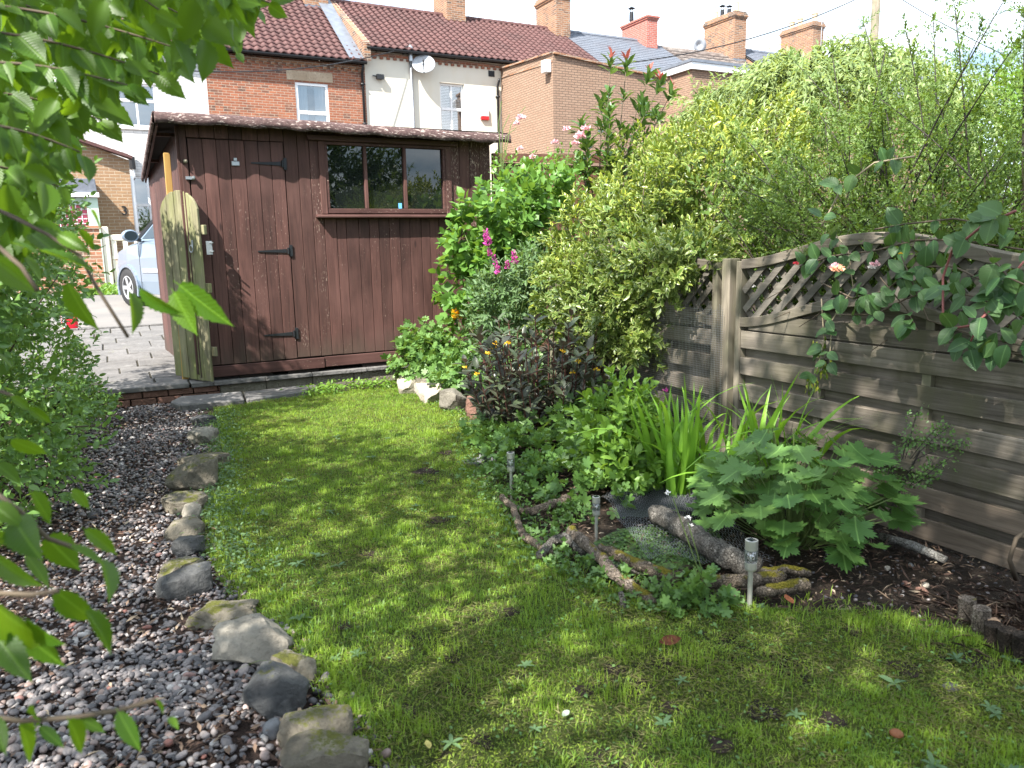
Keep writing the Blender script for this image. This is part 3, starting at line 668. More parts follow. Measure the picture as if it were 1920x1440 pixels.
# brick rear extension of the cream house
te = thing('brick_extension', 'pale pink brick rear extension beside the cream house', 'building')
mb = MB(); X0, X1, FY = 12.83, 17.2, 21.48
mb.add([(X0, FY, .5), (X1, FY, .5), (X1, FY, 6.72), (X0, FY, 7.14), (X0, HY-.003, .5), (X1, HY-.003, .5), (X1, HY-.003, 6.72), (X0, HY-.003, 7.38)], [(0, 1, 2, 3), (4, 0, 3, 7), (1, 5, 6, 2), (3, 2, 6, 7)]); mb.build('wall', M['brick_pink'], te)
MB().bar((X0, FY-.03, 7.17), (X1, FY-.03, 6.75), .10, .06).build('verge', M['brick_chimney'], te); MB().bar((X0-.02, FY, 7.18), (X0-.02, HY-.01, 7.42), .10, .05).build('coping', M['brick_chimney'], te)
MB().bar((X0-.012, FY+.02, 6.92), (X0-.012, HY-.02, 7.12), .02, .04).build('band_course', M['brick_chimney'], te)
t = thing('floodlight', 'white floodlight box on the brick extension corner', 'floodlight'); mb = MB(); mb.box(12.60, 12.815, 21.55, 21.82, 6.62, 6.98); mb.build('housing', M['whiteplastic'], t, bevel=.015); MB().box(12.585, 12.598, 21.58, 21.79, 6.68, 6.92).build('lens', M['greyplastic'], t)
# houses further along
hs = house('slate_house', 'house with smooth blue slate roof beside the red chimney', 17.3, 22.2, 7.55, 9.96, M['brick_chimney'], M['slate'], (), dict(period=.5, course=.24, amp=0, lift=.02, samp=2))
chimney(hs, 21.2, 21.75, 27.75, 29.55, 9.1, 10.95, M['brick_new'], [(21.45, 29.2, .6, 'cowl')], corb=1)
ht = house('brown_tile_house', 'house with brown ribbed concrete tile roof', 22.2, 26.85, 7.55, 9.80, M['brick_chimney'], M['browntile'], (), dict(period=.6, course=.42, amp=.02, lift=.09, samp=4))
chimney(ht, 26.05, 26.75, 27.75, 29.75, 9.1, 11.55, M['brick_chimney'], [(26.4, 29.4, .75, 'spike'), (26.4, 28.95, .6, 'cowl'), (26.4, 28.5, .45, 'cowl'), (26.4, 28.05, .85, 'spike')])
hf = house('far_slate_house', 'furthest house with grey slate roof behind the pale tree', 26.85, 40.0, 7.7, 10.15, M['brick_chimney'], M['slate'], (), dict(period=.5, course=.24, amp=0, lift=.02, samp=2))
chimney(hf, 31.0, 31.7, 27.75, 29.75, 9.3, 11.65, M['brick_chimney'], [(31.35, 29.4, .4, 'pot'), (31.35, 28.9, .45, 'pot'), (31.35, 28.0, .45, 'pot')])
aerial(21.5, 28.0, 10.95, .95, 'small aerial on the red brick chimney'); aerial(26.3, 29.9, 9.9, 2.6, 'aerial on a curved mast left of the spiked chimney pots'); aerial(31.5, 27.7, 10.2, 2.9, 'tall thin aerial mast on the furthest chimney')
c_ = at_y(1312, 84, 28.4); t = thing('satellite_dish', 'dark satellite dish at the foot of the spiked chimney', 'satellite dish', 'satellite dishes'); mb = MB()
for r_, dp in ((.03, .08), (.2, .05), (.38, 0)):
    for j in range(18): a = j*math.pi/9; mb.v.append((c_[0]+r_*math.cos(a), c_[1]+dp-.1*math.sin(a)*r_, c_[2]+r_*math.sin(a)*.85))
mb.f = [(i*18+j, i*18+(j+1) % 18, (i+1)*18+(j+1) % 18, (i+1)*18+j) for i in range(2) for j in range(18)]
o = mb.build('dish', M['greyplastic'], t, smooth=True); o.modifiers.new('s', 'SOLIDIFY').thickness = .012; MB().tube([(c_[0], c_[1]+.08, c_[2]), (c_[0]+.1, c_[1]+.3, c_[2]-.4)], .02, 6).build('bracket', M['iron'], t)
# flat roofed extension
a_ = at_y(1237, 146, HY); XE = float(a_[0]); b_ = at_x(1297, 130, XE); tf = thing('flat_roof_extension', 'brown brick flat roofed extension with white fascia', 'building')
zt = float(b_[2]); yf = float(b_[1]); MB().box(XE, XE+4.6, yf, HY-.003, .5, zt).build('wall', M['brick_pink'], tf); MB().box(XE-.12, XE+4.7, yf-.12, HY-.004, zt+.002, zt+.24).build('fascia', M['whiteplastic'], tf); MB().box(XE-.16, XE+4.74, yf-.16, HY-.005, zt+.243, zt+.34).build('roof', M['lead'], tf)
# buff kitchen extension with porch behind the lane gate
tk = thing('kitchen_extension', 'buff brick lean-to extension with sloping tiled verge', 'building')
MB().prism([(-3.2, .5), (.74, .5), (.78, 3.55), (-.16, 3.93), (-3.2, 4.9)], 'y', 21.0, HY-.004).build('wall', M['brick_buff'], tk)
MB().bar((-3.2, 20.96, 4.98), (.86, 20.96, 3.60), .34, .07).build('verge_tiles', M['tile'], tk)
crv = bpy.data.curves.new('house_number', 'FONT'); crv.body = '3'; crv.size = .30; crv.extrude = .008
tmp_ = bpy.data.objects.new('house_number_text', crv); COL.objects.link(tmp_); bpy.context.view_layer.update()
nm_ = bpy.data.meshes.new_from_object(tmp_.evaluated_get(bpy.context.evaluated_depsgraph_get())); bpy.data.objects.remove(tmp_); nm_.materials.clear(); nm_.materials.append(M['iron'])
o = bpy.data.objects.new('house_number', nm_); link(o); o.location = (.50, 20.985, 2.28); o.rotation_euler = (R(90), 0, 0); tag(o, 'dark number 3 fixed to the buff brick wall', 'house number')
downp = MB(); downp.tube([(1.0, HY-.12, 4.15), (1.0, HY-.12, 3.52), (.86, 22.6, 3.30), (.80, 21.3, 3.15), (.80, 21.2, .6)], .06, 10); o = downp.build('waste_pipe', M['whiteplastic'], smooth=True); tag(o, 'pale bent waste pipe between the buff extension and white house', 'pipe')
MB().lathe([(.085, 0), (.085, .34)], 12, (1.0, HY-.12, 3.72)).build('collar', M['blackplastic'], o)
tp = thing('porch', 'mint green porch with grey roof on the buff extension', 'porch')
MB().prism([(-1.2, 2.70), (.04, 2.70), (.02, 3.02), (-1.2, 3.02)], 'y', 20.0, 20.98).build('roof', M['slate'], tp, bevel=.01); MB().box(-1.2, .07, 19.95, 20.0, 2.62, 2.72).build('fascia', M['whiteplastic'], tp)
MB().box(-.20, .03, 20.05, 20.95, .6, 2.61).build('side_wall', M['mint'], tp); MB().box(-1.2, -.202, 20.10, 20.16, 2.46, 2.61).build('lintel', M['mint'], tp)
mb = MB()
for k in range(9): mb.box(-1.2+k*.11, -1.185+k*.11, 20.12, 20.13, 1.2, 2.45)
for k in range(12): mb.box(-1.2, -.21, 20.132, 20.14, 1.2+k*.105, 1.215+k*.105)
mb.build('lattice', M['whiteplastic'], tp); MB().box(-1.2, -.205, 20.15, 20.18, 1.1, 2.45).build('door', M['pinknet'], tp)
# lane gate and brick pier
tg = thing('lane_gate', 'cream painted wooden gate with open top slats across the lane', 'gate')
GY = 18.0
MB().box(.02, .16, GY-.07, GY+.07, .60, 1.90).build('gate_post', M['creampaint'], tg, bevel=.02); MB().box(.18, 1.45, GY-.03, GY+.03, 1.62, 1.74).build('top_rail', M['creampaint'], tg, bevel=.01); MB().box(.18, 1.45, GY-.03, GY+.03, 1.24, 1.32).build('middle_rail', M['creampaint'], tg, bevel=.008)
for k in range(6): MB().box(.19+k*.21, .28+k*.21, GY-.02, GY+.02, 1.322, 1.618).build('slat', M['creampaint'], tg)
for k in range(10): MB().box(.182+k*.127, .304+k*.127, GY-.018, GY+.018, .64, 1.238).build('board', M['creampaint'], tg, bevel=.005)
MB().box(1.47, 1.60, GY-.07, GY+.07, .60, 1.90).build('gate_post', M['creampaint'], tg, bevel=.02)
mb = MB(); mb.box(-.62, 0.0, GY-.12, GY+.12, .55, 1.86); mb.box(-3.5, -.62, GY-.1, GY+.1, .55, 1.70); o = mb.build('brick_wall', M['brick_lane']); tag(o, 'low orange brick wall and pier beside the cream gate', 'wall')
MB().box(-.65, .03, GY-.15, GY+.15, 1.863, 1.92).build('capping', M['brick_lane'], o)
mb = MB(); mb.box(1.62, 20, GY-.1, GY+.1, .55, 1.75); o = mb.build('brick_wall', M['brick_lane']); tag(o, 'low brick yard wall running behind the shed', 'wall')
# telegraph pole and wires
PP = at_y(1643, 0, 22.0); tpz = float(PP[2])+2.5
t = thing('telegraph_pole', 'weathered timber telegraph pole above the shrubs', 'pole')
MB().tube([(PP[0], 22, .6), (PP[0], 22, tpz)], [.19, .15], 10).build('shaft', M['fence_z'], t, smooth=True)
def wire(a, b, sag, label, r=.016):
    a, b = Vector(a), Vector(b); pts = [a.lerp(b, k/16)-Vector((0, 0, sag*4*(k/16)*(1-k/16))) for k in range(17)]
    o = MB().tube(pts, r, 5).build('cable', M['blackplastic']); tag(o, label, 'cable', 'overhead cables')
wire((12.75, 21.7, 6.75), (PP[0], 22, float(PP[2])+.4), .65, 'long black cable from the extension floodlight to the telegraph pole', .02)
wire((9.50, HY-.1, 7.82), (2.2, 22.5, 6.0), .3, 'cable leading left from the wall pole across the brick house')
q = at_y(1900, 92, 16.0); wire((PP[0], 22, float(PP[2])+.6), tuple(at_y(1990, 150, 16.0)), .2, 'cable running right from the telegraph pole over the dark shrub')
q = at_y(1520, 50, 30.0)
wire((.5, 24, 5.15), (-4, 20, 5.2), .1, 'thin cable in front of the white house window', .012)
# ------------------------------------------------------------------ shed
def z_over(px, py, x, y):
    d = ray(px, py); return float(EYE+d[2]*math.hypot(x, y)/math.hypot(d[0], d[1]))
sh = thing('garden_shed', 'brown timber garden shed with three pane window and black strap hinges', 'shed')
SY = 7.62
rs = random.Random(21)
mb = MB(); mb.box(.735, 1.98, SY+.022, SY+.04, .20, 2.46); mb.box(3.22, 3.74, SY+.022, SY+.04, .20, 2.46); mb.box(1.98, 3.22, SY+.022, SY+.04, .20, 1.69); mb.box(1.98, 3.22, SY+.022, SY+.04, 2.33, 2.46); mb.build('front_lining', M['shed_dark'], sh)
mb = MB(); mb.add([(.74, SY+.03, .2), (.57, 9.9, .25), (.57, 9.9, 2.22), (.74, SY+.03, 2.46)], [(0, 1, 2, 3)]); mb.build('side_lining', M['shed_dark'], sh)
mb = MB(); mb.box(3.70, 3.76, SY+.05, 9.9, .15, 2.2); mb.box(.62, 3.70, 9.86, 9.9, .2, 2.2); mb.build('rear_walls', M['shed_h'], sh)
def vboard(a, b, z0, z1, mat, root, name, y0=SY, dy=.02):
    o = MB().box(a+.0022, b-.0022, y0+rs.uniform(-.0015, .0015), y0+dy, z0+rs.uniform(-.003, .003), z1).build(name, mat, root, bevel=.0025); return o
def splits(a, b, w):
    n = max(1, round((b-a)/w)); e = [a+(b-a)*i/n for i in range(n+1)]
    return [e[0]]+[v+rs.uniform(-.011, .011) for v in e[1:-1]]+[e[-1]]
# corner strip and boards
vboard(.70, .758, .17, 2.45, M['shed'], sh, 'corner_board', SY-.006, .03)
door = MB().box(.768, 1.596, SY+.012, SY+.018, .285, 2.315).build('door', M['shed_dark'], sh)
e = splits(.765, 1.60, .119)
for a, b in zip(e[:-1], e[1:]): vboard(a, b, .28, 2.32, M['shed'], door, 'door_board', SY-.004, .015)
e = splits(.758, 1.605, .128)
for a, b in zip(e[:-1], e[1:]): vboard(a, b, 2.328, 2.46, M['shed'], sh, 'wall_board')
flk = {0, 1, 2}
e = splits(1.605, 1.945, .113)
for i, (a, b) in enumerate(zip(e[:-1], e[1:])): vboard(a, b, .285, 2.46, M['shed_fleck'], sh, 'wall_board')
e = splits(1.945, 3.265, .112)
for a, b in zip(e[:-1], e[1:]): vboard(a, b, .285, 1.70, M['shed'], sh, 'wall_board')
e = splits(1.945, 3.265, .142)
for a, b in zip(e[:-1], e[1:]): vboard(a, b, 2.335, 2.46, M['shed_fleck'], sh, 'wall_board')
e = splits(3.265, 3.76, .122)
for a, b in zip(e[:-1], e[1:]): vboard(a, b, .285, 2.46, M['shed_fleck'], sh, 'wall_board')
for k in range(17):
    t0, t1 = k/17, (k+1)/17; P0 = (.715+(.55-.715)*t0, SY+.03+(9.9-SY-.03)*t0); P1 = (.715+(.55-.715)*t1, SY+.03+(9.9-SY-.03)*t1); zt0 = 2.44-.24*t0
    mb = MB(); g_ = .004; y0, y1 = P0[1]+g_/2, P1[1]-g_/2
    mb.add([(P0[0], y0, .2), (P1[0], y1, .2), (P1[0]+.018, y1, .2), (P0[0]+.018, y0, .2), (P0[0], y0, zt0), (P1[0], y1, zt0-.014), (P1[0]+.018, y1, zt0-.014), (P0[0]+.018, y0, zt0)], [(0,3,2,1),(4,5,6,7),(0,1,5,4),(1,2,6,5),(2,3,7,6),(3,0,4,7)])
    mb.build('side_board', M['shed'], sh)
MB().bar((.69, SY+.045, .2), (.69, SY+.045, 2.43), .05, .03).build('corner_post', M['shed'], sh, bevel=.003)
# skirting boards and bearers
MB().box(.80, 1.86, SY-.014, SY+.02, .165, .268).build('skirting_board', M['shed_h'], sh, bevel=.004)
MB().box(1.863, 3.76, SY-.004, SY+.02, .170, .272).build('skirting_board', M['shed_h'], sh, bevel=.004)
for xx in (1.05, 1.5, 2.25, 2.7, 3.3): MB().box(xx, xx+.30, SY+.01, 9.8, .132, .166).build('bearer', M['shed_dark'], sh)
# window
wn = MB().box(1.965, 3.245, SY+.10, SY+.105, 1.68, 2.36).build('window', M['shed_dark'], sh)
fr = MB(); fr.box(1.985, 3.235, SY-.012, SY+.045, 1.672, 1.718); fr.box(1.985, 3.235, SY-.012, SY+.045, 2.318, 2.345); fr.box(1.985, 2.012, SY-.012, SY+.045, 1.719, 2.317); fr.box(3.208, 3.235, SY-.012, SY+.045, 1.719, 2.317); fr.build('frame', M['shed_h'], wn, bevel=.003)
xs_ = [2.012, 2.385, 2.795, 3.208]
for xm in (2.385, 2.795): MB().box(xm-.016, xm+.016, SY-.010, SY+.04, 1.7195, 2.3165).build('mullion', M['shed'], wn, bevel=.003)
for i in range(3):
    a, b = xs_[i]+(.016 if i else 0), xs_[i+1]-(.016 if i < 2 else 0); tl = (.0, .006, -.004)[i]
    MB().add([(a, SY+.022+tl, 1.718), (b, SY+.022, 1.718), (b, SY+.022-tl*.5, 2.318), (a, SY+.022+tl*.5, 2.318)], [(0, 1, 2, 3)]).build('pane', M['shedglass'], wn)
MB().box(1.925, 1.984, SY-.018, SY+.02, 1.665, 2.347).build('side_trim', M['shed_fleck'], wn, bevel=.003); MB().box(3.236, 3.30, SY-.018, SY+.02, 1.665, 2.347).build('side_trim', M['shed_fleck'], wn, bevel=.003)
MB().prism([(1.83, 2.349), (3.37, 2.349), (3.385, 2.40), (1.815, 2.40)], 'y', SY-.040, SY+.02).build('head_board', M['shed_h'], wn, bevel=.004)
MB().prism([(SY-.085, 1.628), (SY+.01, 1.632), (SY+.01, 1.664), (SY-.085, 1.650)], 'x', 1.865, 3.335).build('sill', M['shed_h'], wn, bevel=.004)
g = G('blue_sticker'); g.pbr((.15, .45, .75), .5); MB().box(2.715, 2.75, SY+.008, SY+.012, 1.722, 1.775).build('sticker', g.done(), wn)
# roof: boards, verge board, felt with a wavy drip edge
zf, zb_ = 2.505, 2.235
mb = MB(); sl = slope_slab(.53, 3.90, 7.47, zf-.035, 10.0, zb_-.035, .025); sl.build('roof_deck', M['shed_dark'], sh)
V, F = [], []; n = 220; prof = 7
for i in range(n+1):
    x = .505+(3.925-.505)*i/n; wav = .007*math.sin(x*13.5)+.003*math.sin(x*31+1)+.005*mnoise.noise((x*9, 0, 0)); zz = zf+.010*math.sin(x*1.4)+.004*mnoise.noise((x*4, 2, 0))-.012*(x-.5)/3.4
    pts = [(10.0, zb_), (8.7, (zf+zb_)/2-.005), (7.55, zf-.006), (7.475, zz+.002), (7.450, zz-.018), (7.440+wav*.5, zz-.055), (7.438+wav, zz-.098+wav*.8)]
    V += [(x, p[0], p[1]) for p in pts]
for i in range(n):
    for j in range(prof-1): k = i*prof+j; F.append((k, k+1, k+prof+1, k+prof))
mb = MB(); mb.v, mb.f = V, F; o = mb.build('roof_felt', M['felt'], sh, smooth=True, fix=False); o.modifiers.new('s', 'SOLIDIFY').thickness = .009
V, F = [], []; n = 60
for i in range(n+1):
    t = i/n; y = 7.45+2.58*t; z = zf+(zb_-zf)*t; r = .012*mnoise.noise((y*7, 3, 0)); V += [(.50, y, z+.005), (.488, y, z-.01), (.480+r, y, z-.085+r*1.5), (.50+r, y, z-.10+r*1.6)]
for i in range(n):
    for j in range(3): k = i*4+j; F.append((k, k+1, k+5, k+4))
mb = MB(); mb.v, mb.f = V, F; o = mb.build('verge_felt', M['felt'], sh, smooth=True); o.modifiers.new('s', 'SOLIDIFY').thickness = .008
MB().bar((.522, 7.50, zf-.075), (.522, 9.98, zb_-.075), .018, .07).build('barge_board', M['shed'], sh)
for yy_ in (7.9, 9.0, 9.8): MB().box(.53, .70, yy_, yy_+.045, 2.44-(yy_-7.5)*.106-.03, 2.44-(yy_-7.5)*.106).build('purlin_end', M['shed'], sh)
# strap hinges, latch, knob, clip
for zh in (2.125, 1.32, .525):
    h_ = MB().prism([(1.30, zh-.006), (1.565, zh-.018), (1.565, zh+.018), (1.30, zh+.006)], 'y', SY-.012, SY-.005).build('hinge', M['iron'], door)
    MB().box(1.590, 1.622, SY-.013, SY-.003, zh-.055, zh+.055).build('hinge_plate', M['iron'], sh, bevel=.002)
    MB().lathe([(.010, -.03), (.010, .03)], 8, (1.580, SY-.014, zh)).build('hinge_pin', M['iron'], sh)
t_ = MB(); t_.box(.725, .80, SY-.022, SY-.008, 1.965, 1.99); t_.lathe([(.008, 0), (.014, .012), (.014, .03), (.004, .035)], 10, (.79, SY-.03, 1.96)); t_.build('latch', M['galv'], door)
kn = MB().lathe([(.010, 0), (.018, .010), (.018, .022), (.006, .03)], 12, (0, 0, 0)).build('knob', M['fence_z'], sh, smooth=True)
kn.location = (.735, SY-.006, 2.12); kn.rotation_euler = (R(90), 0, 0)
c_ = MB(); c_.box(1.125, 1.195, SY-.018, SY-.006, 2.095, 2.135); c_.box(1.145, 1.175, SY-.024, SY-.006, 2.136, 2.165); c_.build('bulldog_clip', M['galv'], door, bevel=.003)

# ------------------------------------------------------------------ old round topped gate leaf
gt = thing('old_gate', 'narrow mossy wooden gate with rounded top standing open before the shed', 'gate')
GA, GB = Vector((.795, 7.50, 0)), Vector((.515, 7.93, 0)); gd = (GB-GA); GL = gd.length; gd.normalize(); gn = Vector((gd.y, -gd.x, 0))
if gn.y > 0: gn = -gn
rs = random.Random(4)
nb_ = 5
for i in range(nb_):
    a, b = GL*i/nb_+.002, GL*(i+1)/nb_-.002
    tops = []
    for k in range(5):
        s = b+(a-b)*k/4; u = (s/GL-.5)*2; tops.append((s, 1.66+.215*math.sqrt(max(0, 1-u*u*.96))+rs.uniform(-.006, .004)))
    zb0 = .135+.02*(i/nb_)+rs.uniform(0, .02)
    poly = [(a, zb0), (b, zb0+.003)]+tops
    mb = MB(); n = len(poly); off = rs.uniform(-.003, .003); ft = [GA+gd*s+Vector((0, 0, z))+gn*(.011+off) for s, z in poly]; bk = [GA+gd*s+Vector((0, 0, z))-gn*.011 for s, z in poly]
    mb.add(ft+bk, [tuple(range(n)), tuple(reversed(range(n, 2*n)))]+[(j, (j+1) % n, n+(j+1) % n, n+j) for j in range(n)])
    mb.build('gate_board', M['gatewood'], gt, bevel=.004)
for z in (.42, 1.0, 1.52): MB().bar(GA-gd*.035-gn*.03+Vector((0, 0, z)), GB-gn*.03+Vector((0, 0, z)), .035, .085).build('ledge', M['gatewood'], gt, bevel=.004)
mb = MB(); mb.bar(GA-gd*.04-gn*.05+Vector((0, 0, 1.30)), GA-gd*.04-gn*.05+Vector((0, 0, 1.42)), .03, .05); mb.bar(GA-gd*.10-gn*.045+Vector((0, 0, 1.405)), GA-gd*.02-gn*.045+Vector((0, 0, 1.405)), .01, .01); mb.bar(GA-gd*.10-gn*.045+Vector((0, 0, 1.33)), GA-gd*.02-gn*.045+Vector((0, 0, 1.33)), .01, .01); mb.build('latch', M['galv'], gt)
q = GA+gd*.10+gn*.016; mb = MB()
for k in range(12):
    a0, a1 = k*math.pi/6, (k+1)*math.pi/6; f = lambda a: q+gd*.022*math.cos(a)+gn*.014+Vector((0, 0, 1.355+.032*math.sin(a))); mb.tube([f(a0), f(a1)], .006, 5)
mb.bar(q+Vector((0, 0, 1.38)), q+Vector((0, 0, 1.43)), .03, .012); mb.build('ring_handle', M['galv'], gt)
mb = MB(); mb.bar(GA-gd*.06+gn*.02+Vector((0, 0, .86)), GA+gd*.07+gn*.02+Vector((0, 0, .86)), .012, .012); mb.bar(GA-gd*.06-gn*.01+Vector((0, 0, .83)), GA-gd*.06-gn*.01+Vector((0, 0, .89)), .012, .012); mb.build('bolt', M['galv'], gt)
tp_ = thing('timber_post', 'bright yellow timber post standing behind the old gate', 'post')
MB().add([(0, 0, 0)], []) ; MB().bar((.585, 7.86, .12), (.607, 7.86, 2.215), .055, .055, (0, 1, 0)).build('post', M['yellowwood'], tp_, bevel=.004)

# ------------------------------------------------------------------ fence on the right
FX = 3.27
def fence_panel(cy, label, z0=0.0):
    t = thing('garden_fence', label, 'fence', 'panels of the weathered garden fence', (FX, cy, z0)); hw_ = .90
    rs = random.Random(int(cy*100))
    zl = lambda y: .822+.165*(.5+.5*math.cos(math.pi*y/hw_)) ; zu = lambda y: 1.155+.130*(.5+.5*math.cos(math.pi*y/hw_))
    tops = [.80, .645, .49, .335, .18, .03]
    for i, zt in enumerate(tops):
        MB().box(-.030+rs.uniform(-.004, .003), -.015, -hw_+.045, hw_-.045, zt-.100, zt+rs.uniform(-.003, .003)).build('slat', M['fence'] if i < 4 else M['fence_warm'], t, bevel=.003)
        if i < 5: MB().box(.015, .027, -hw_+.045, hw_-.045, tops[i+1]-.025, zt-.075).build('rear_slat', M['fence'], t, bevel=.003)
    y = np.linspace(-hw_*.72, hw_*.72, 17)
    for z0_, z1_, sh_, nm in ((.812, .90, -.028, 'slat'), (.885, .985, .016, 'rear_slat'), (.76, .83, .016, 'rear_slat')):
        ys_ = [q for q in np.linspace(-hw_+.05, hw_-.05, 31) if zl(q) > z0_+.015]
        if len(ys_) > 3: MB().prism([(ys_[0], z0_), (ys_[-1], z0_)]+[(q, min(z1_, zl(q)+.01)) for q in reversed(ys_)], 'x', sh_, sh_+.012).build(nm, M['fence'], t)
    for q in (-.30, .30): MB().box(-.0145, .0145, q-.022, q+.022, -.07, zl(q)).build('batten', M['fence_z'], t)
    for q in (-hw_+.022, hw_-.022): MB().box(-.034, .032, q-.021, q+.021, -.08, 1.20).build('stile', M['fence_z'], t, bevel=.003)
    for f, nm in ((zl, 'curved_rail'), (zu, 'top_rail')):
        ys_ = np.linspace(-hw_+.044, hw_-.044, 33); MB().prism([(q, f(q)) for q in ys_]+[(q, f(q)+.055) for q in reversed(ys_)], 'x', -.040, .036).build(nm, M['fence'], t, bevel=.003)
    for sgn, x0 in ((-1, -.022), (1, .004)):
        q = -1.4
        while q < 1.4:
            ss = [(q+sgn*k*.012, .80+k*.012) for k in range(50)]; ok = [p for p in ss if abs(p[0]) < hw_-.05 and zl(p[0])+.03 < p[1] < zu(p[0])+.02]
            if len(ok) > 3: MB().bar((x0+.006, ok[0][0], ok[0][1]), (x0+.006, ok[-1][0], ok[-1][1]), .038, .011, (1, 0, 0)).build('lattice_slat', M['lattice'], t)
            q += .118
    return t
fence_panel(2.48, 'weathered grey fence panel with lattice top, under the honeysuckle at right')
fence_panel(4.435, 'weathered fence panel half hidden by the golden shrub and wire mesh', -.01)
fp = thing('fence_post', 'square weathered wooden fence post between the two panels', 'fence post')
MB().box(FX-.042, FX+.042, 3.424, 3.490, -.1, 1.215).build('post', M['fence_z'], fp, bevel=.005)
fp = thing('fence_post', 'fence post in the dark gap behind the purple leaved plant', 'fence post'); MB().box(FX-.045, FX+.045, 5.41, 5.50, -.1, 1.2).build('post', M['fence_z'], fp, bevel=.005)
mb = MB()
for k in range(84): y = 3.44+k*.0135; mb.box(3.196, 3.1972, y, y+.0013, -.02, .93+.02*math.sin(k*.9))
for k in range(70): z = -.02+k*.0135; mb.box(3.1945, 3.1957, 3.43, 4.56, z, z+.0013)
o = mb.build('wire_mesh', M['galv'], fix=False); tag(o, 'square wire mesh guard fixed to the fence left of the post', 'wire mesh')
# brown neighbour fence beyond the shed
bf = thing('brown_fence', 'red brown boarded fence behind the pink roses', 'fence')
MB().bar((3.95, 7.95, 2.30), (7.0, 7.95, 2.36), .05, .09).build('top_rail', M['brownfence'], bf)
for k in range(24): MB().box(3.95+k*.125, 4.07+k*.125, 7.96, 7.98, .1, 2.25).build('fence_board', M['brownfence'], bf)

# ------------------------------------------------------------------ car in the lane
M['carpaint'] = None
g = G('pale_blue_car_paint'); b = g.pbr((.20, .26, .335), .28, None, .5, .25); b.inputs['Coat Weight'].default_value = .7; M['carpaint'] = g.done()
M['alloy'] = plain('alloy_wheel', (.42, .43, .45), .35, .2); M['tyre'] = plain('tyre_rubber', (.022, .022, .023), .8)
car = thing('parked_car', 'pale silver blue car parked in the lane behind the shed', 'car', None, (1.66, 14.25, .435), math.atan2(.927, -.375))
st = [(2.09, .36, .72, .58), (2.0, .24, .90, .72), (1.8, .22, .99, .82), (1.3, .22, 1.07, .872), (.9, .22, 1.12, .88), (.4, .22, 1.14, .88), (-1.6, .22, 1.15, .875), (-1.95, .26, 1.12, .82), (-2.1, .42, 1.0, .74)]
V, F = [], []; n = 10
for x, zb, zt, w in st:
    pr = [(-w*.94, zb), (-w, zb+.22), (-w, zt-.30), (-w*.965, zt-.06), (-w*.86, zt), (w*.86, zt), (w*.965, zt-.06), (w, zt-.30), (w, zb+.22), (w*.94, zb)]; V += [(x, p[0], p[1]) for p in pr]
for i in range(len(st)-1):
    for j in range(n): F.append((i*n+j, i*n+(j+1) % n, (i+1)*n+(j+1) % n, (i+1)*n+j))
F += [tuple(range(n)), tuple(range((len(st)-1)*n, len(st)*n))]
mb = MB(); mb.v, mb.f = V, F; mb.build('body', M['carpaint'], car, smooth=False, bevel=.02)
mb = MB(); mb.add([(.98, -.80, 1.115), (.98, .80, 1.115), (-1.95, .80, 1.115), (-1.95, -.80, 1.115), (.22, -.62, 1.66), (.22, .62, 1.66), (-1.8, .62, 1.66), (-1.8, -.62, 1.66)], [(4, 5, 6, 7), (0, 1, 5, 4), (1, 2, 6, 5), (2, 3, 7, 6), (3, 0, 4, 7)]); mb.build('cabin', M['carpaint'], car, bevel=.03)
def side_pt(x, z, sgn, off=.006):
    t = (z-1.115)/.545; return (x, sgn*(.80+(.62-.80)*t+off), z)
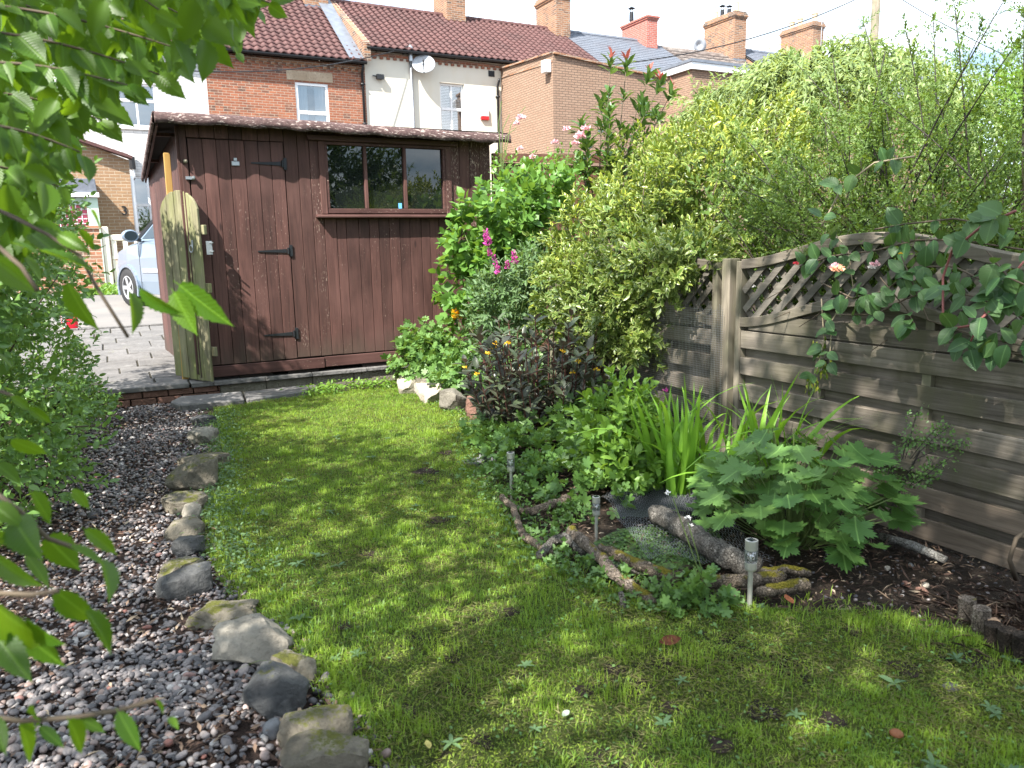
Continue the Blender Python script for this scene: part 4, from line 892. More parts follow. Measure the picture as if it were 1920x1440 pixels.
for sgn in (1, -1):
    for a0, a1, b0, b1 in ((.80, -.22, .20, -.22), (-.30, -1.05, -.30, -1.05), (-1.13, -1.72, -1.13, -1.62)):
        MB().add([side_pt(a0, 1.15, sgn), side_pt(a1, 1.15, sgn), side_pt(b1, 1.60, sgn), side_pt(b0, 1.60, sgn)], [(0, 1, 2, 3)]).build('side_window', M['carglass'], car)
    MB().bar(side_pt(.97, 1.13, sgn, .006), side_pt(.25, 1.63, sgn, .006), .03, .06).build('pillar', M['blackplastic'], car)
    mb = MB(); mb.bar((.70, sgn*.885, .62), (-1.1, sgn*.885, .62), .02, .07); mb.build('side_moulding', M['greyplastic'], car, bevel=.006)
    for xs2 in (.78, -.26): MB().bar((xs2, sgn*.8815, .30), (xs2, sgn*.8815, 1.10), .004, .010, (1, 0, 0)).build('door_seam', M['blackplastic'], car)
    MB().bar((.02, sgn*.90, .95), (-.16, sgn*.90, .95), .03, .03).build('door_handle', M['carpaint'], car, bevel=.01)
    mb = MB(); mb.lathe([(.02, -.075), (.10, -.06), (.135, -.02), (.135, .035), (.12, .05)], 16); mi = mb.build('mirror', M['carpaint'], car, smooth=True); mi.location = (.74, sgn*1.02, 1.20); mi.rotation_euler = (0, R(-90), 0); mi.scale = (.75, 1.0, 1.0)
    MB().lathe([(.110, 0), (.108, .004)], 16, (0, 0, .0505)).build('mirror_glass', M['carglass'], mi); MB().bar((.76, sgn*.84, 1.12), (.76, sgn*.94, 1.16), .07, .05).build('mirror_arm', M['blackplastic'], car)
    for xw in (1.30, -1.30):
        mb = MB(); nn_ = 18; pr = [(xw+.385*math.cos(a), .32+.385*math.sin(a)) for a in np.linspace(-.35, math.pi+.35, nn_)]; mb.prism(pr, 'y', sgn*.874, sgn*.8835); mb.build('wheel_arch', M['tyre'], car)
        mb = MB()
        for k in range(nn_-1):
            p, q = pr[k], pr[k+1]; mb.bar((p[0], sgn*.885, p[1]), (q[0], sgn*.885, q[1]), .05, .035, (0, sgn, 0))
        mb.build('arch_flare', M['carpaint'], car)
        wh = MB().lathe([(.205, -.10), (.30, -.105), (.325, -.07), (.325, .07), (.30, .105), (.205, .10)], 28, (0, 0, 0), False).build('wheel', M['tyre'], car, smooth=True); wh.location = (xw, sgn*.80, .325); wh.rotation_euler = (R(-90*sgn), 0, 0)
        rm = MB(); rm.lathe([(.205, -.09), (.215, .098), (.19, .102), (.185, .06)], 28, (0, 0, 0), False); rm.lathe([(.055, .04), (.055, .09), (.03, .098)], 12)
        for k in range(5): a = k*2*math.pi/5; rm.bar((.04*math.cos(a), .04*math.sin(a), .078), (.195*math.cos(a), .195*math.sin(a), .085), .062, .02)
        rm.build('rim', M['alloy'], wh); MB().lathe([(.184, .0), (.184, .03)], 24).build('brake_backing', M['iron'], wh)
MB().add([(1.0, -.74, 1.135), (1.0, .74, 1.135), (.255, .56, 1.645), (.255, -.56, 1.645)], [(0, 1, 2, 3)]).build('windscreen', M['carglass'], car)
for sgn in (1, -1): MB().box(1.93, 2.06, sgn*.62-.12, sgn*.62+.12, .70, .84).build('headlight', M['lightglass'], car); MB().box(-2.10, -2.02, sgn*.70-.08, sgn*.70+.08, .75, 1.05).build('tail_light', M['red'], car)

# red and white bag on the patio
rb = thing('plastic_bag', 'small red and white plastic sack standing beside the hedge on the patio', 'bag')
bx_, by_ = float(at_z(133, 622, .27)[0]), float(at_z(133, 622, .27)[1]); zb = pz(by_)
mb = MB(); V = []
for k, (w, d, z) in enumerate(((.085, .04, 0), (.10, .055, .05), (.10, .055, .20), (.085, .03, .30), (.08, .012, .335))):
    for j in range(12): a = j*math.pi/6; V.append((bx_+w*math.copysign(abs(math.cos(a))**.6, math.cos(a)), by_+d*math.copysign(abs(math.sin(a))**.6, math.sin(a))+.004*math.sin(j*5+k*3), zb+z))
mb.v = V; mb.f = [(i*12+j, i*12+(j+1) % 12, (i+1)*12+(j+1) % 12, (i+1)*12+j) for i in range(4) for j in range(12)]+[tuple(range(48, 60))]
M['bagred'] = plain('red_bag_film', (.75, .015, .04), .35); mb.build('sack', M['bagred'], rb, smooth=True)
MB().box(bx_-.092, bx_-.045, by_-.064, by_-.060, zb+.04, zb+.31).build('white_band', M['whiteplastic'], rb)
M['purple'] = plain('purple_print', (.14, .03, .22), .5); mb = MB()
for k in range(5): mb.box(bx_-.082, bx_-.052, by_-.0665, by_-.0655, zb+.075+k*.045, zb+.083+k*.045); mb.box(bx_-.084+.02*(k % 2), bx_-.076+.02*(k % 2), by_-.0665, by_-.0656, zb+.084+k*.045, zb+.105+k*.045)
mb.build('print', M['purple'], rb)

# ------------------------------------------------------------------ solar lights
def solar(px, py, tpx, tpy, label, rz=0):
    p = at_z(px, py, 0.0); x, y = float(p[0]), float(p[1]); zg = gz(x, y); h = z_over(tpx, tpy, x, y)-zg
    t = thing('solar_light', label, 'solar light', 'steel solar lights around the log edging', (x, y, zg), rz); k = h/.30
    MB().lathe([(.0105*k, -.05), (.0105*k, .165*k)], 12).build('stake', M['steel'], t)
    MB().lathe([(.011*k, .1652*k), (.023*k, .170*k), (.0255*k, .180*k), (.0255*k, .204*k), (.023*k, .2045*k)], 20).build('collar', M['steel'], t)
    MB().lathe([(.0235*k, .2050*k), (.0235*k, .258*k)], 20).build('lens', M['lightglass'], t, smooth=True)
    mb = MB(); mb.lathe([(.004*k, .2052*k), (.004*k, .225*k), (.009*k, .226*k), (.009*k, .232*k)], 8); mb.build('bulb', M['whiteplastic'], t)
    mb = MB()
    for j in range(14): a = j*math.pi/7; mb.bar((.0240*k*math.cos(a), .0240*k*math.sin(a), .2052*k), (.0240*k*math.cos(a), .0240*k*math.sin(a), .2578*k), .0015, .0015)
    mb.build('lens_ribs', M['galv'], t)
    MB().lathe([(.023*k, .2582*k), (.0262*k, .259*k), (.0262*k, .2995*k), (.024*k, .300*k)], 24).build('cap', M['steel'], t); MB().box(-.015*k, .015*k, -.015*k, .015*k, .3003*k, .3012*k).build('solar_panel', M['carglass'], t)
solar(1405, 1140, 1408, 1012, 'nearest steel solar light, right of the mossy logs')
solar(1118, 1012, 1122, 931, 'middle steel solar light, beside the netted pond')
solar(959, 928, 953, 848, 'furthest steel solar light, left beside the forked branch', .3)

# ------------------------------------------------------------------ stones, logs
def rock_mesh(name, dims, mat, seed, boxy=0.6, rough=0.10, sub=4):
    bm = bmesh.new(); bmesh.ops.create_icosphere(bm, subdivisions=sub, radius=1.0); rnd = random.Random(seed)
    planes = [(Vector((rnd.gauss(0, 1), rnd.gauss(0, 1), rnd.gauss(0, .8))).normalized(), rnd.uniform(.66, .95)) for _ in range(13)]
    for v in bm.verts:
        p = v.co.copy(); e = 1.0-boxy*.78
        q = Vector([math.copysign(abs(c)**e, c) for c in p]); m_ = max(abs(q.x), abs(q.y), abs(q.z)); q = p.normalized()*(1/ max(abs(p.x), abs(p.y), abs(p.z)))*boxy+p*(1-boxy)
        for nn, d in planes:
            k = q.dot(nn)-d*1.12
            if k > 0: q -= nn*k*.97
        f = mnoise.fractal(p*1.6+Vector((seed*3.1, 0, 0)), 1.0, 2.0, 5); q += p*f*rough
        q += p*mnoise.fractal(p*7+Vector((seed*1.7, 5, 0)), .8, 2.0, 4)*max(.05, rough)*.6
        v.co = Vector((q.x*dims[0]/2, q.y*dims[1]/2, q.z*dims[2]/2+dims[2]*.30))
    me = bpy.data.meshes.new(name); bm.to_mesh(me); bm.free(); me.materials.append(mat); me.polygons.foreach_set('use_smooth', [True]*len(me.polygons))
    try: me.set_sharp_from_angle(angle=R(30))
    except Exception: pass
    return me
def rock(px, py, dims, mat, label, seed, rz=0.0, boxy=.6, rough=.10, group='stones edging the gravel path', name='edging_stone', dz=0.0, tilt=(0, 0)):
    p = at_z(px, py, 0.0); o = bpy.data.objects.new(name, rock_mesh(name, dims, mat, seed, boxy, rough)); link(o)
    o.location = (p[0], p[1], gz(p[0], p[1])-.01+dz); o.rotation_euler = (tilt[0], tilt[1], rz); return tag(o, label, 'stone', group)
A_ = -.48
rock(383, 795, (.17, .20, .10), M['darkstone'], 'small dark stone at the far end of the path edging', 1, .3)
rock(380, 830, (.20, .20, .13), M['sandstone'], 'grey white stone near the far end of the path edging', 2, .8)
rock(384, 870, (.30, .22, .10), M['mossstone'], 'flat stone just behind the tall square mossy stone', 3, .2, .8)
rock(366, 915, (.27, .25, .24), M['mossstone'], 'tall square mossy stone in the path edging', 4, A_+.1, .92, .05)
rock(352, 955, (.22, .22, .12), M['mossstone'], 'rough mossy stone below the tall square mossy stone', 5, .5, .5)
rock(362, 978, (.10, .09, .12), M['sandstone'], 'small upright grey stone in the path edging', 6, .9, .7, .04)
rock(348, 1005, (.19, .17, .11), M['mossstone'], 'rounded stone with a yellow green moss cap', 7, .1, .4, .06)
rock(356, 1035, (.13, .12, .12), M['darkstone'], 'small angular stone below the moss capped stone', 8, 1.0, .7)
rock(338, 1072, (.19, .16, .09), M['mossstone'], 'low mossy stone touching the smooth dark stone', 9, .3, .4)
rock(357, 1105, (.235, .14, .135), M['darkstone'], 'smooth dark grey stone lying halfway along the path edging', 10, .55-.48, .55, .05, tilt=(0, -.12))
rock(420, 1160, (.25, .19, .085), M['mossstone'], 'low brown mossy stone above the big sandstone block', 11, -.2, .6, .12)
rock(473, 1225, (.255, .20, .135), M['sandstone'], 'big pale sandstone block with a flat cracked top', 12, -.35, .88, .07)
rock(553, 1272, (.11, .15, .10), M['mossstone'], 'small mossy stone behind the dark square block', 13, .4, .6)
rock(518, 1328, (.185, .15, .15), M['darkstone'], 'dark grey square block with a lichen stained face', 14, -.5, .95, .05)
rock(514, 1376, (.062, .055, .06), M['greystone'], 'smooth grey cobble beside the dark square block', 15, .2, .1, .03)
rock(594, 1392, (.20, .13, .12), M['mossstone'], 'rounded stone with orange moss near the picture bottom', 16, -.45, .6, .08)
rock(612, 1438, (.24, .14, .115), M['mossstone'], 'lowest dark mossy stone at the picture bottom edge', 17, -.4, .7, .08)
for k, (px, py, d, mt, lb) in enumerate(((772, 735, (.28, .25, .26), 'palestone', 'pale stone nearest the shed in the flower bed edging'), (812, 752, (.26, .24, .24), 'palestone', 'pale stone with orange lichen in the flower bed edging'), (848, 768, (.28, .22, .22), 'sandstone', 'grey buff stone in the flower bed edging'), (892, 778, (.26, .2, .22), 'brickpiece', 'brown terracotta edging piece under the green geranium'), (938, 802, (.16, .15, .2), 'darkstone', 'dark stub of edging beside the purple leaved plant'))):
    rock(px, py, d, M[mt], lb, 30+k, .3*k, .82, .05, 'stones edging the flower bed')
rock(893, 866, (.17, .12, .03), M['greystone'], 'pale grey slate lying on the lawn edge', 40, .3, .8, .06, 'slates on the lawn edge', 'slate'); rock(918, 862, (.14, .13, .03), M['greystone'], 'second pale slate overlapping towards the solar light', 41, 1.2, .8, .06, 'slates on the lawn edge', 'slate', .015)
rock(1785, 1285, (.07, .05, .022), M['darkstone'], 'dark grey pebble pressed into the lawn at right', 42, .1, .2, .05, 'loose stones in the lawn', 'loose_stone'); 
for k, (px, py, d, mt, lb) in enumerate(((1665, 1045, .03, 'palestone', 'white pebble on the soil below the big lobed leaves'), (1730, 1095, .05, 'brickpiece', 'flat reddish stone on the soil near the lawn'), (1700, 1080, .035, 'brickpiece', 'orange brick chip on the soil'), (1736, 1078, .035, 'palestone', 'buff stone chip on the soil'), (1710, 1030, .03, 'greystone', 'grey pebble near the white pipe'), (1890, 1140, .05, 'greystone', 'grey pebble by the short log edging'))):
    rock(px, py, (d, d*.8, d*.6), M[mt], lb, 50+k, k, .4, .08, 'loose stones on the soil', 'loose_stone')
# bark
def barkmat(name, a, b, moss=None, amt=0.5):
    g = G(name); v = g.obj((1, 1, 1), 3.0); n = g.noise(v, 150, 8, 0.75, 0.8); n2 = g.noise(v, 22, 5, 0.65); vo = g.vor(g.n('ShaderNodeVectorMath', {'operation': 'ADD'}, i0=v, i1=g.n('ShaderNodeVectorMath', {'operation': 'SCALE'}, i0=g.n('ShaderNodeTexNoise', None, Vector=v, Scale=30.0).outputs['Color'], Scale=0.02).outputs[0]).outputs[0], 85, 'DISTANCE_TO_EDGE')
    c = g.mix(g.ramp(n, [(0.32, 0.0), (0.68, 1.0)]), a, b); c = g.mix(g.ramp(n2, [(0.42, 0.0), (0.64, 0.8)]), c, [x*.42 for x in a]); c = g.mix(g.ramp(g.noise(v, 40, 4), [(0.60, 0.0), (0.70, 0.7)]), c, [min(.6, x*1.7) for x in b])
    c = g.mix(g.ramp(vo, [(0.0, 0.85), (0.07, 0.0)]), c, (.018, .014, .011))
    if moss:
        up = g.n('ShaderNodeSeparateXYZ', None, Vector=g.n('ShaderNodeNewGeometry').outputs['Normal']).outputs[2]
        k = g.math('ADD', g.math('MULTIPLY', up, 0.22), g.math('ADD', g.math('MULTIPLY', g.noise(v, 11, 5), .8), g.math('MULTIPLY', n, .2))); mk = g.ramp(k, [(0.80-amt*.25, 0.0), (0.87-amt*.25, 1.0)])
        c = g.mix(mk, c, g.mix(g.noise(v, 220, 4), (moss[0]*.3, moss[1]*.3, moss[2]*.3), (moss[0]*1.5, moss[1]*1.5, moss[2]*1.2)))
    g.pbr(c, .92, g.bump(g.math('ADD', n, g.math('MULTIPLY', g.ramp(vo, [(0, 0.0), (0.12, 1.0)]), .6)), 1.0, .010), .15); return g.done()
M['bark'] = barkmat('brown_bark', (.15, .11, .08), (.36, .29, .22)); M['greybark'] = barkmat('grey_bark', (.105, .095, .08), (.26, .24, .21)); M['darkbark'] = barkmat('dark_bark', (.03, .022, .017), (.11, .085, .065)); M['mossbark'] = barkmat('mossy_bark', (.13, .10, .072), (.32, .26, .20), (.22, .185, .03), .48); M['halfmoss'] = barkmat('partly_mossy_bark', (.15, .115, .088), (.38, .31, .25), (.22, .185, .03), .28)
def limb(mb, pts, r, jit=.16, z=.03, n=10):
    P = []
    for i, (px, py, *zz) in enumerate(pts):
        w = at_z(px, py, zz[0] if zz else z); P.append(Vector((w[0], w[1], (zz[0] if zz else z)+.012+gz(w[0], w[1]))))
    Q = []
    for i in range(len(P)-1):
        for k in range(9): w_ = P[i].lerp(P[i+1], k/9); Q.append(w_+Vector((mnoise.noise(w_*22), mnoise.noise(w_*22+Vector((0, 5, 3))), mnoise.noise(w_*22+Vector((8, 0, 0)))*.6))*.007)
    Q.append(P[-1]); L = len(Q); rr = r if hasattr(r, '__len__') else (r, r)
    mb.tube(Q, [(rr[0]+(rr[1]-rr[0])*i/(L-1))*(1+.22*mnoise.noise((i*.45, rr[0]*50, 0)))*(.6 if i in (0, L-1) else 1) for i in range(L)], n, True, jit); return mb
def log(name, label, branches, mat, group='dead branches edging the pond bed'):
    mb = MB()
    for pts, r in branches: limb(mb, pts, r)
    o = mb.build(name, mat, smooth=True); return tag(o, label, 'log', group)
log('dead_branch', 'forked bare brown branch nearest the furthest solar light', [([(940, 934, .05), (962, 955, .045), (972, 985, .03), (985, 1010, .02), (1012, 1030, .02), (1038, 1045, .015)], (.016, .017)), ([(972, 962, .035), (1000, 963, .035), (1030, 952, .04), (1068, 938, .05)], (.018, .026))], M['bark'])
log('dead_branch', 'short grey branch bending into the leaves left of the mossy log', [([(1010, 1050, .02), (1035, 1020, .04), (1060, 1012, .05), (1082, 1030, .03), (1100, 1050, .01)], (.018, .024))], M['greybark'])
log('mossy_log', 'long thin mossy log running down to the lawn', [([(1068, 1000, .06), (1098, 1025, .06), (1130, 1058, .05), (1150, 1085, .05), (1182, 1108, .03), (1228, 1142, .0)], (.026, .021))], M['halfmoss'])
log('mossy_log', 'thick mossy log curving right in front of the pond', [([(1122, 1035, .04), (1160, 1050, .045), (1205, 1072, .05), (1260, 1088, .05), (1330, 1098, .04), (1405, 1095, .04), (1470, 1085, .03)], (.022, .027))], M['mossbark'])
log('dead_branch', 'pale bare branch lying under the mossy logs', [([(1140, 1070, .02), (1180, 1074, .02), (1225, 1088, .03)], (.014, .012)), ([(1425, 1092, .02), (1450, 1110, .02), (1480, 1118, .01)], (.006, .004))], M['greybark'])
log('dead_branch', 'dark mossy branch right of the nearest solar light', [([(1420, 1118, .03), (1462, 1108, .03), (1515, 1098, .04)], (.02, .026)), ([(1425, 1080, .05), (1470, 1074, .05), (1520, 1080, .04)], (.02, .016))], M['mossbark'])
log('driftwood', 'thick grey weathered trunk lying behind the pond netting', [([(1225, 965, .07), (1270, 990, .08), (1315, 1020, .08), (1360, 1050, .06), (1425, 1075, .02)], (.042, .05))], M['greybark'])
mb = MB(); p = at_z(1166, 1143, 0); mb.tube([(p[0], p[1], -.02), (p[0]+.004, p[1], .035), (p[0]-.004, p[1]+.004, .066)], [.013, .012, .010], 9, True, .08); o = mb.build('wood_stub', M['greybark'], smooth=True); tag(o, 'short pale wooden stub standing before the mossy logs', 'wood stub')
mb = MB(); a, b = at_z(1650, 1000, -.03), at_z(1775, 1038, -.03); mb.tube([(a[0], a[1], -.045), ((a[0]+b[0])/2, (a[1]+b[1])/2, -.04), (b[0], b[1], -.06)], [.019, .021, .017], 10, True, .05)
M['birch'] = barkmat('white_birch_bark', (.35, .33, .29), (.60, .57, .52)); o = mb.build('birch_log', M['birch'], smooth=True); tag(o, 'pale birch log lying against the foot of the fence', 'log')
# log roll edging at the right
le = thing('log_edging', 'short upright log edging beside the soil at bottom right', 'edging')
for k, (px, py) in enumerate(((1812, 1160), (1838, 1185), (1862, 1205), (1888, 1222), (1915, 1238), (1945, 1258))):
    p = at_z(px, py, 0); MB().tube([(p[0], p[1], -.05), (p[0]+.004, p[1], .02), (p[0], p[1]+.003, .075+.012*math.sin(k*2.1))], [.030, .029, .028], 10, True, .05).build('stake', M['halfmoss'] if k < 2 else M['darkbark'], le, smooth=False)
# fallen leaves, mushroom
def deadleaf(px, py, L, rz, label, col, z=.015):
    p = at_z(px, py, 0); mb = MB(); n = 8
    for i in range(n+1):
        t = i/n; w = .30*L*math.sin(math.pi*min(1, t*1.02))**.8; x = (t-.5)*L; zz = z+.35*L*(t-.5)**2+.01
        mb.v += [(x, -w, zz+.25*w), (x, 0, zz), (x, w, zz+.4*w)]
    for i in range(n): k = 3*i; mb.f += [(k, k+1, k+4, k+3), (k+1, k+2, k+5, k+4)]
    o = mb.build('dead_leaf', plain('dead_leaf_brown', col, .9, spec=.05, var=.4, scale=60), smooth=True); o.location = (p[0], p[1], gz(p[0], p[1])); o.rotation_euler = (.2, -.15, rz); tag(o, label, 'dead leaf', 'fallen leaves')
deadleaf(1258, 1217, .075, -.4, 'curled red brown dead leaf on the lawn below the logs', (.085, .034, .02)); deadleaf(1855, 1192, .075, .5, 'pale brown dead leaf leaning on the log edging', (.36, .24, .16), .05); deadleaf(799, 1412, .032, 1.4, 'tiny yellow fallen leaf near the picture bottom', (.42, .36, .12)); deadleaf(1060, 1353, .03, .3, 'small pale fallen leaf in the lawn', (.22, .27, .20)); deadleaf(1475, 1135, .06, 1.2, 'narrow rust brown leaf right of the nearest solar light', (.28, .10, .05))
ms = thing('mushroom', 'small orange brown mushroom in the lawn at bottom right', 'mushroom', None, (float(at_z(1680, 1390)[0]), float(at_z(1680, 1390)[1]), .0))
MB().lathe([(.006, -.01), (.005, .022)], 10).build('stem', M['palestone'], ms, smooth=True); MB().lathe([(.003, .019), (.017, .020), (.018, .023), (.014, .029), (.006, .033), (.001, .0335)], 14).build('cap', plain('mushroom_cap', (.20, .07, .025), .6), ms, smooth=True)
# ------------------------------------------------------------------ foliage machinery
def T_(verts, faces):
    v = np.array(verts, float); fs = {}
    for f in faces: fs.setdefault(len(f), []).append(f)
    return v, [np.array(x) for x in fs.values()]
DIAM = T_([(0, 0, 0), (.45, .5, .07), (1, 0, -.05), (.45, -.5, .07)], [(0, 1, 2), (0, 2, 3)])
OVAL = T_([(0, 0, 0), (.28, .42, .07), (.68, .38, .04), (1, 0, -.10), (.68, -.38, .04), (.28, -.42, .07), (.5, 0, .0)], [(0, 1, 6), (1, 2, 6), (2, 3, 6), (3, 4, 6), (4, 5, 6), (5, 0, 6)])
def lobed(nl=5, depth=.45, serr=.08, spread=2.5, cup=.10, n=8):
    """palmate leaf: stalk end at the origin, lobes fan out along +x; length about 1"""
    out = []; tot = nl*n
    for i in range(tot+1):
        u = i/tot; a = -spread+2*spread*u; ph = (u*nl) % 1.0 if i < tot else 1.0
        lobe = (1-abs(2*ph-1))**.6; fall = 1-.28*abs(a)/spread
        r = (1-depth+depth*lobe)*.62*fall*(1+serr*(1 if i % 2 else -1)); out.append((.38+r*math.cos(a), r*math.sin(a), cup*r*r*.6-.12*max(0, r*math.cos(a))**2))
    V = [(.36, 0, -.02), (0.0, 0, 0.02)]+out; F = [(0, i+2, i+3) for i in range(tot)]+[(0, tot+2, 1), (0, 1, 2)]
    return T_(V, F)
LOBE3 = lobed(3, .5, .0, 2.2, .1, 4); LOBE5 = lobed(5, .45, .06, 2.6, .12, 4); LOBEBIG = lobed(5, .52, .10, 2.45, .25, 10)
def leaves_np(P, A, N, L, W, tmpl, tint):
    A = nz(A); N = nz(N-A*(N*A).sum(-1, keepdims=True)); B = np.cross(N, A); tv, tf = tmpl
    V = P[:, None]+A[:, None]*(tv[None, :, 0:1]*L[:, None, None])+B[:, None]*(tv[None, :, 1:2]*W[:, None, None])+N[:, None]*(tv[None, :, 2:3]*L[:, None, None])
    n, k = len(P), len(tv); off = (np.arange(n)*k)[:, None, None]
    return V.reshape(-1, 3), [(f[None]+off).reshape(-1, f.shape[1]) for f in tf], np.repeat(tint, k)
def leaves_obj(name, parts, mat, parent=None, kind='stuff', smooth=False):
    Vs, Fs, Ts, b = [], {}, [], 0
    for V, F, t in parts:
        Vs.append(V); Ts.append(t)
        for f in F: Fs.setdefault(f.shape[1], []).append(f+b)
        b += len(V)
    me = fast_mesh(name, np.concatenate(Vs), [np.concatenate(x) for x in Fs.values()], mat, np.concatenate(Ts), smooth)
    o = bpy.data.objects.new(name, me); link(o, parent)
    if kind: o['kind'] = kind
    return o
def sphere_dirs(n, rng):
    return nz(rng.normal(size=(n, 3)))
def blob_tips(blobs, n, rng, shell=(.72, 1.04), up=0.25, wob=.22, zmin=None, clump=0):
    """sprig tips near the surface of lumpy ellipsoids; returns positions and outward directions"""
    vol = np.array([(b[3]*b[4]*b[5])**(2/3)*(b[6] if len(b) > 6 else 1) for b in blobs]); cnt = (n*vol/vol.sum()).astype(int)
    Ps, Ds = [], []
    for b, c in zip(blobs, cnt):
        if c < 1: continue
        cen, rad = np.array(b[:3]), np.array(b[3:6])
        if clump:
            nc = max(5, c//clump); cd = sphere_dirs(nc, rng); cr_ = rng.uniform(shell[0]**.5, shell[1], nc)*(1+.10*rng.normal(size=nc)); ci = rng.integers(0, nc, c)
            d = nz(cd[ci]+rng.normal(0, .13, (c, 3))/max(.35, rad.mean())); r = cr_[ci]*(1-np.abs(rng.normal(0, .10, c)))
        else:
            d = sphere_dirs(c, rng); r = rng.uniform(shell[0]**3, shell[1]**3, c)**(1/3)
        f = np.sin(d[:, 0]*7+b[0]*3)*np.cos(d[:, 1]*6+b[1]*5)+np.sin(d[:, 2]*8+b[2])*np.cos(d[:, 0]*5)
        r = r*(1+wob*.5*f)+np.abs(rng.normal(0, .05, c))*(rng.random(c) < .15)*2
        p = cen+d*rad*r[:, None]; dd = nz(d/rad); dd[:, 2] += up; Ps.append(p); Ds.append(nz(dd+rng.normal(0, .25, dd.shape)))
    P, D = np.concatenate(Ps), np.concatenate(Ds)
    if zmin is not None: k = P[:, 2] > zmin; P, D = P[k], D[k]
    return P, D
def sprigs(P, D, rng, n=6, slen=.10, L=.04, W=.018, ang=0.9, mode='alt', jit=.25, upn=.6, tipw=1.0, droop=0.0):
    e1 = nz(np.cross(D, np.array([.31, .17, .93]))); e2 = np.cross(D, e1); m_ = len(P); ph0 = rng.uniform(0, 6.28, m_)
    out = []
    for j in range(n):
        t = 1-(j/(n))**1.0
        ph = ph0+(j*2.4 if mode == 'alt' else (j//2)*1.57+(j % 2)*math.pi)
        if mode == 'opp': t = 1-(j//2)/(max(1, n//2))
        rad = e1*np.cos(ph)[:, None]+e2*np.sin(ph)[:, None]; a = ang*(1.15-.55*t)+rng.normal(0, jit*.5, m_)
        pos = P-D*(slen*(1-t))[..., None] if np.ndim(slen) else P-D*slen*(1-t)
        A = D*np.cos(a)[:, None]+rad*np.sin(a)[:, None]; A[:, 2] -= droop; A = nz(A+rng.normal(0, jit*.35, A.shape))
        N = D*np.sin(a)[:, None]-rad*np.cos(a)[:, None]; N[:, 2] += upn; N = N+rng.normal(0, jit, N.shape)
        s = rng.uniform(.5, 1.28, m_)*(tipw+(1-tipw)*(1-t)); out.append((pos, A, N, L*s, W*s*rng.uniform(.85, 1.15, m_)))
    return [np.concatenate(x) for x in zip(*out)]
def stems_mesh(name, root, base, P, mat, n=14, r=.008, rng=None, arch=.3):
    mb = MB(); idx = rng.choice(len(P), min(n, len(P)), replace=False)
    for i in idx:
        a = Vector(base)+Vector((rng.normal(0, .05), rng.normal(0, .05), 0)); b = Vector(P[i]); mid = a.lerp(b, .5)+Vector((rng.normal(0, .05), rng.normal(0, .05), arch*(b-a).length*.35))
        pts = [a.lerp(mid, k/4).lerp(mid.lerp(b, k/4), k/4) for k in range(5)]; mb.tube(pts, [r*(1-.15*k) for k in range(5)], 5)
    return mb.build(name, mat, root, smooth=True)
M['stem'] = plain('woody_stem', (.10, .075, .05), .8); M['greenstem'] = plain('green_stem', (.12, .17, .05), .6); M['darkstem'] = plain('dark_twig', (.04, .032, .028), .8); M['redstem'] = plain('red_vine_stem', (.26, .09, .08), .6); M['palestem'] = plain('pale_dry_stem', (.36, .30, .2), .8)
L_ = {}
L_['hedge'] = leafmat('privet_leaf', (.055, .135, .040), (.16, .285, .068), .30, .34)
L_['mock'] = leafmat('bright_green_leaf', (.065, .165, .032), (.14, .27, .055), .38, .42)
def goldmat():
    m_ = leafmat('golden_variegated_leaf', (.030, .078, .024), (.115, .185, .030), .24, .34, (.45, .55, .05)); t_ = m_.node_tree
    pr = [n_ for n_ in t_.nodes if n_.type == 'BSDF_PRINCIPLED'][0]; lk = pr.inputs['Base Color'].links[0].from_socket
    at = t_.nodes.new('ShaderNodeAttribute'); at.attribute_name = 'rim'; rp = t_.nodes.new('ShaderNodeValToRGB'); rp.color_ramp.elements[0].position = .42; rp.color_ramp.elements[1].position = .80
    t_.links.new(at.outputs['Fac'], rp.inputs[0]); tn = t_.nodes.new('ShaderNodeAttribute'); tn.attribute_name = 'tint'
    ym = t_.nodes.new('ShaderNodeMix'); ym.data_type = 'RGBA'; t_.links.new(tn.outputs['Fac'], ym.inputs[0]); ym.inputs[6].default_value = (.27, .33, .11, 1); ym.inputs[7].default_value = (.46, .47, .05, 1)
    mx_ = t_.nodes.new('ShaderNodeMix'); mx_.data_type = 'RGBA'; t_.links.new(rp.outputs[0], mx_.inputs[0]); t_.links.new(lk, mx_.inputs[6]); t_.links.new(ym.outputs[2], mx_.inputs[7])
    tp = t_.nodes.new('ShaderNodeValToRGB'); tp.color_ramp.elements[0].position = .62; tp.color_ramp.elements[1].position = .9; t_.links.new(tn.outputs['Fac'], tp.inputs[0])
    m2 = t_.nodes.new('ShaderNodeMix'); m2.data_type = 'RGBA'; t_.links.new(tp.outputs[0], m2.inputs[0]); t_.links.new(mx_.outputs[2], m2.inputs[6]); m2.inputs[7].default_value = (.40, .42, .045, 1)
    t_.links.new(m2.outputs[2], pr.inputs['Base Color']); return m_
L_['gold'] = goldmat()
L_['dark'] = leafmat('fine_dark_leaf', (.038, .090, .024), (.130, .215, .038), .38, .5)
L_['willow'] = leafmat('pale_willow_leaf', (.13, .21, .085), (.26, .34, .13), .38, .5)
L_['photinia'] = leafmat('glossy_leaf', (.045, .10, .03), (.10, .19, .05), .3, .25)
L_['redleaf'] = leafmat('red_new_leaf', (.30, .07, .05), (.42, .13, .10), .35, .3, (.7, .12, .08))
L_['catmint'] = leafmat('grey_green_leaf', (.065, .125, .055), (.11, .19, .075), .3, .55)
L_['purple'] = leafmat('purple_loosestrife_leaf', (.042, .040, .036), (.080, .110, .058), .18, .38, (.22, .08, .08))
L_['geran'] = leafmat('geranium_leaf', (.065, .15, .040), (.13, .24, .06), .32, .5)
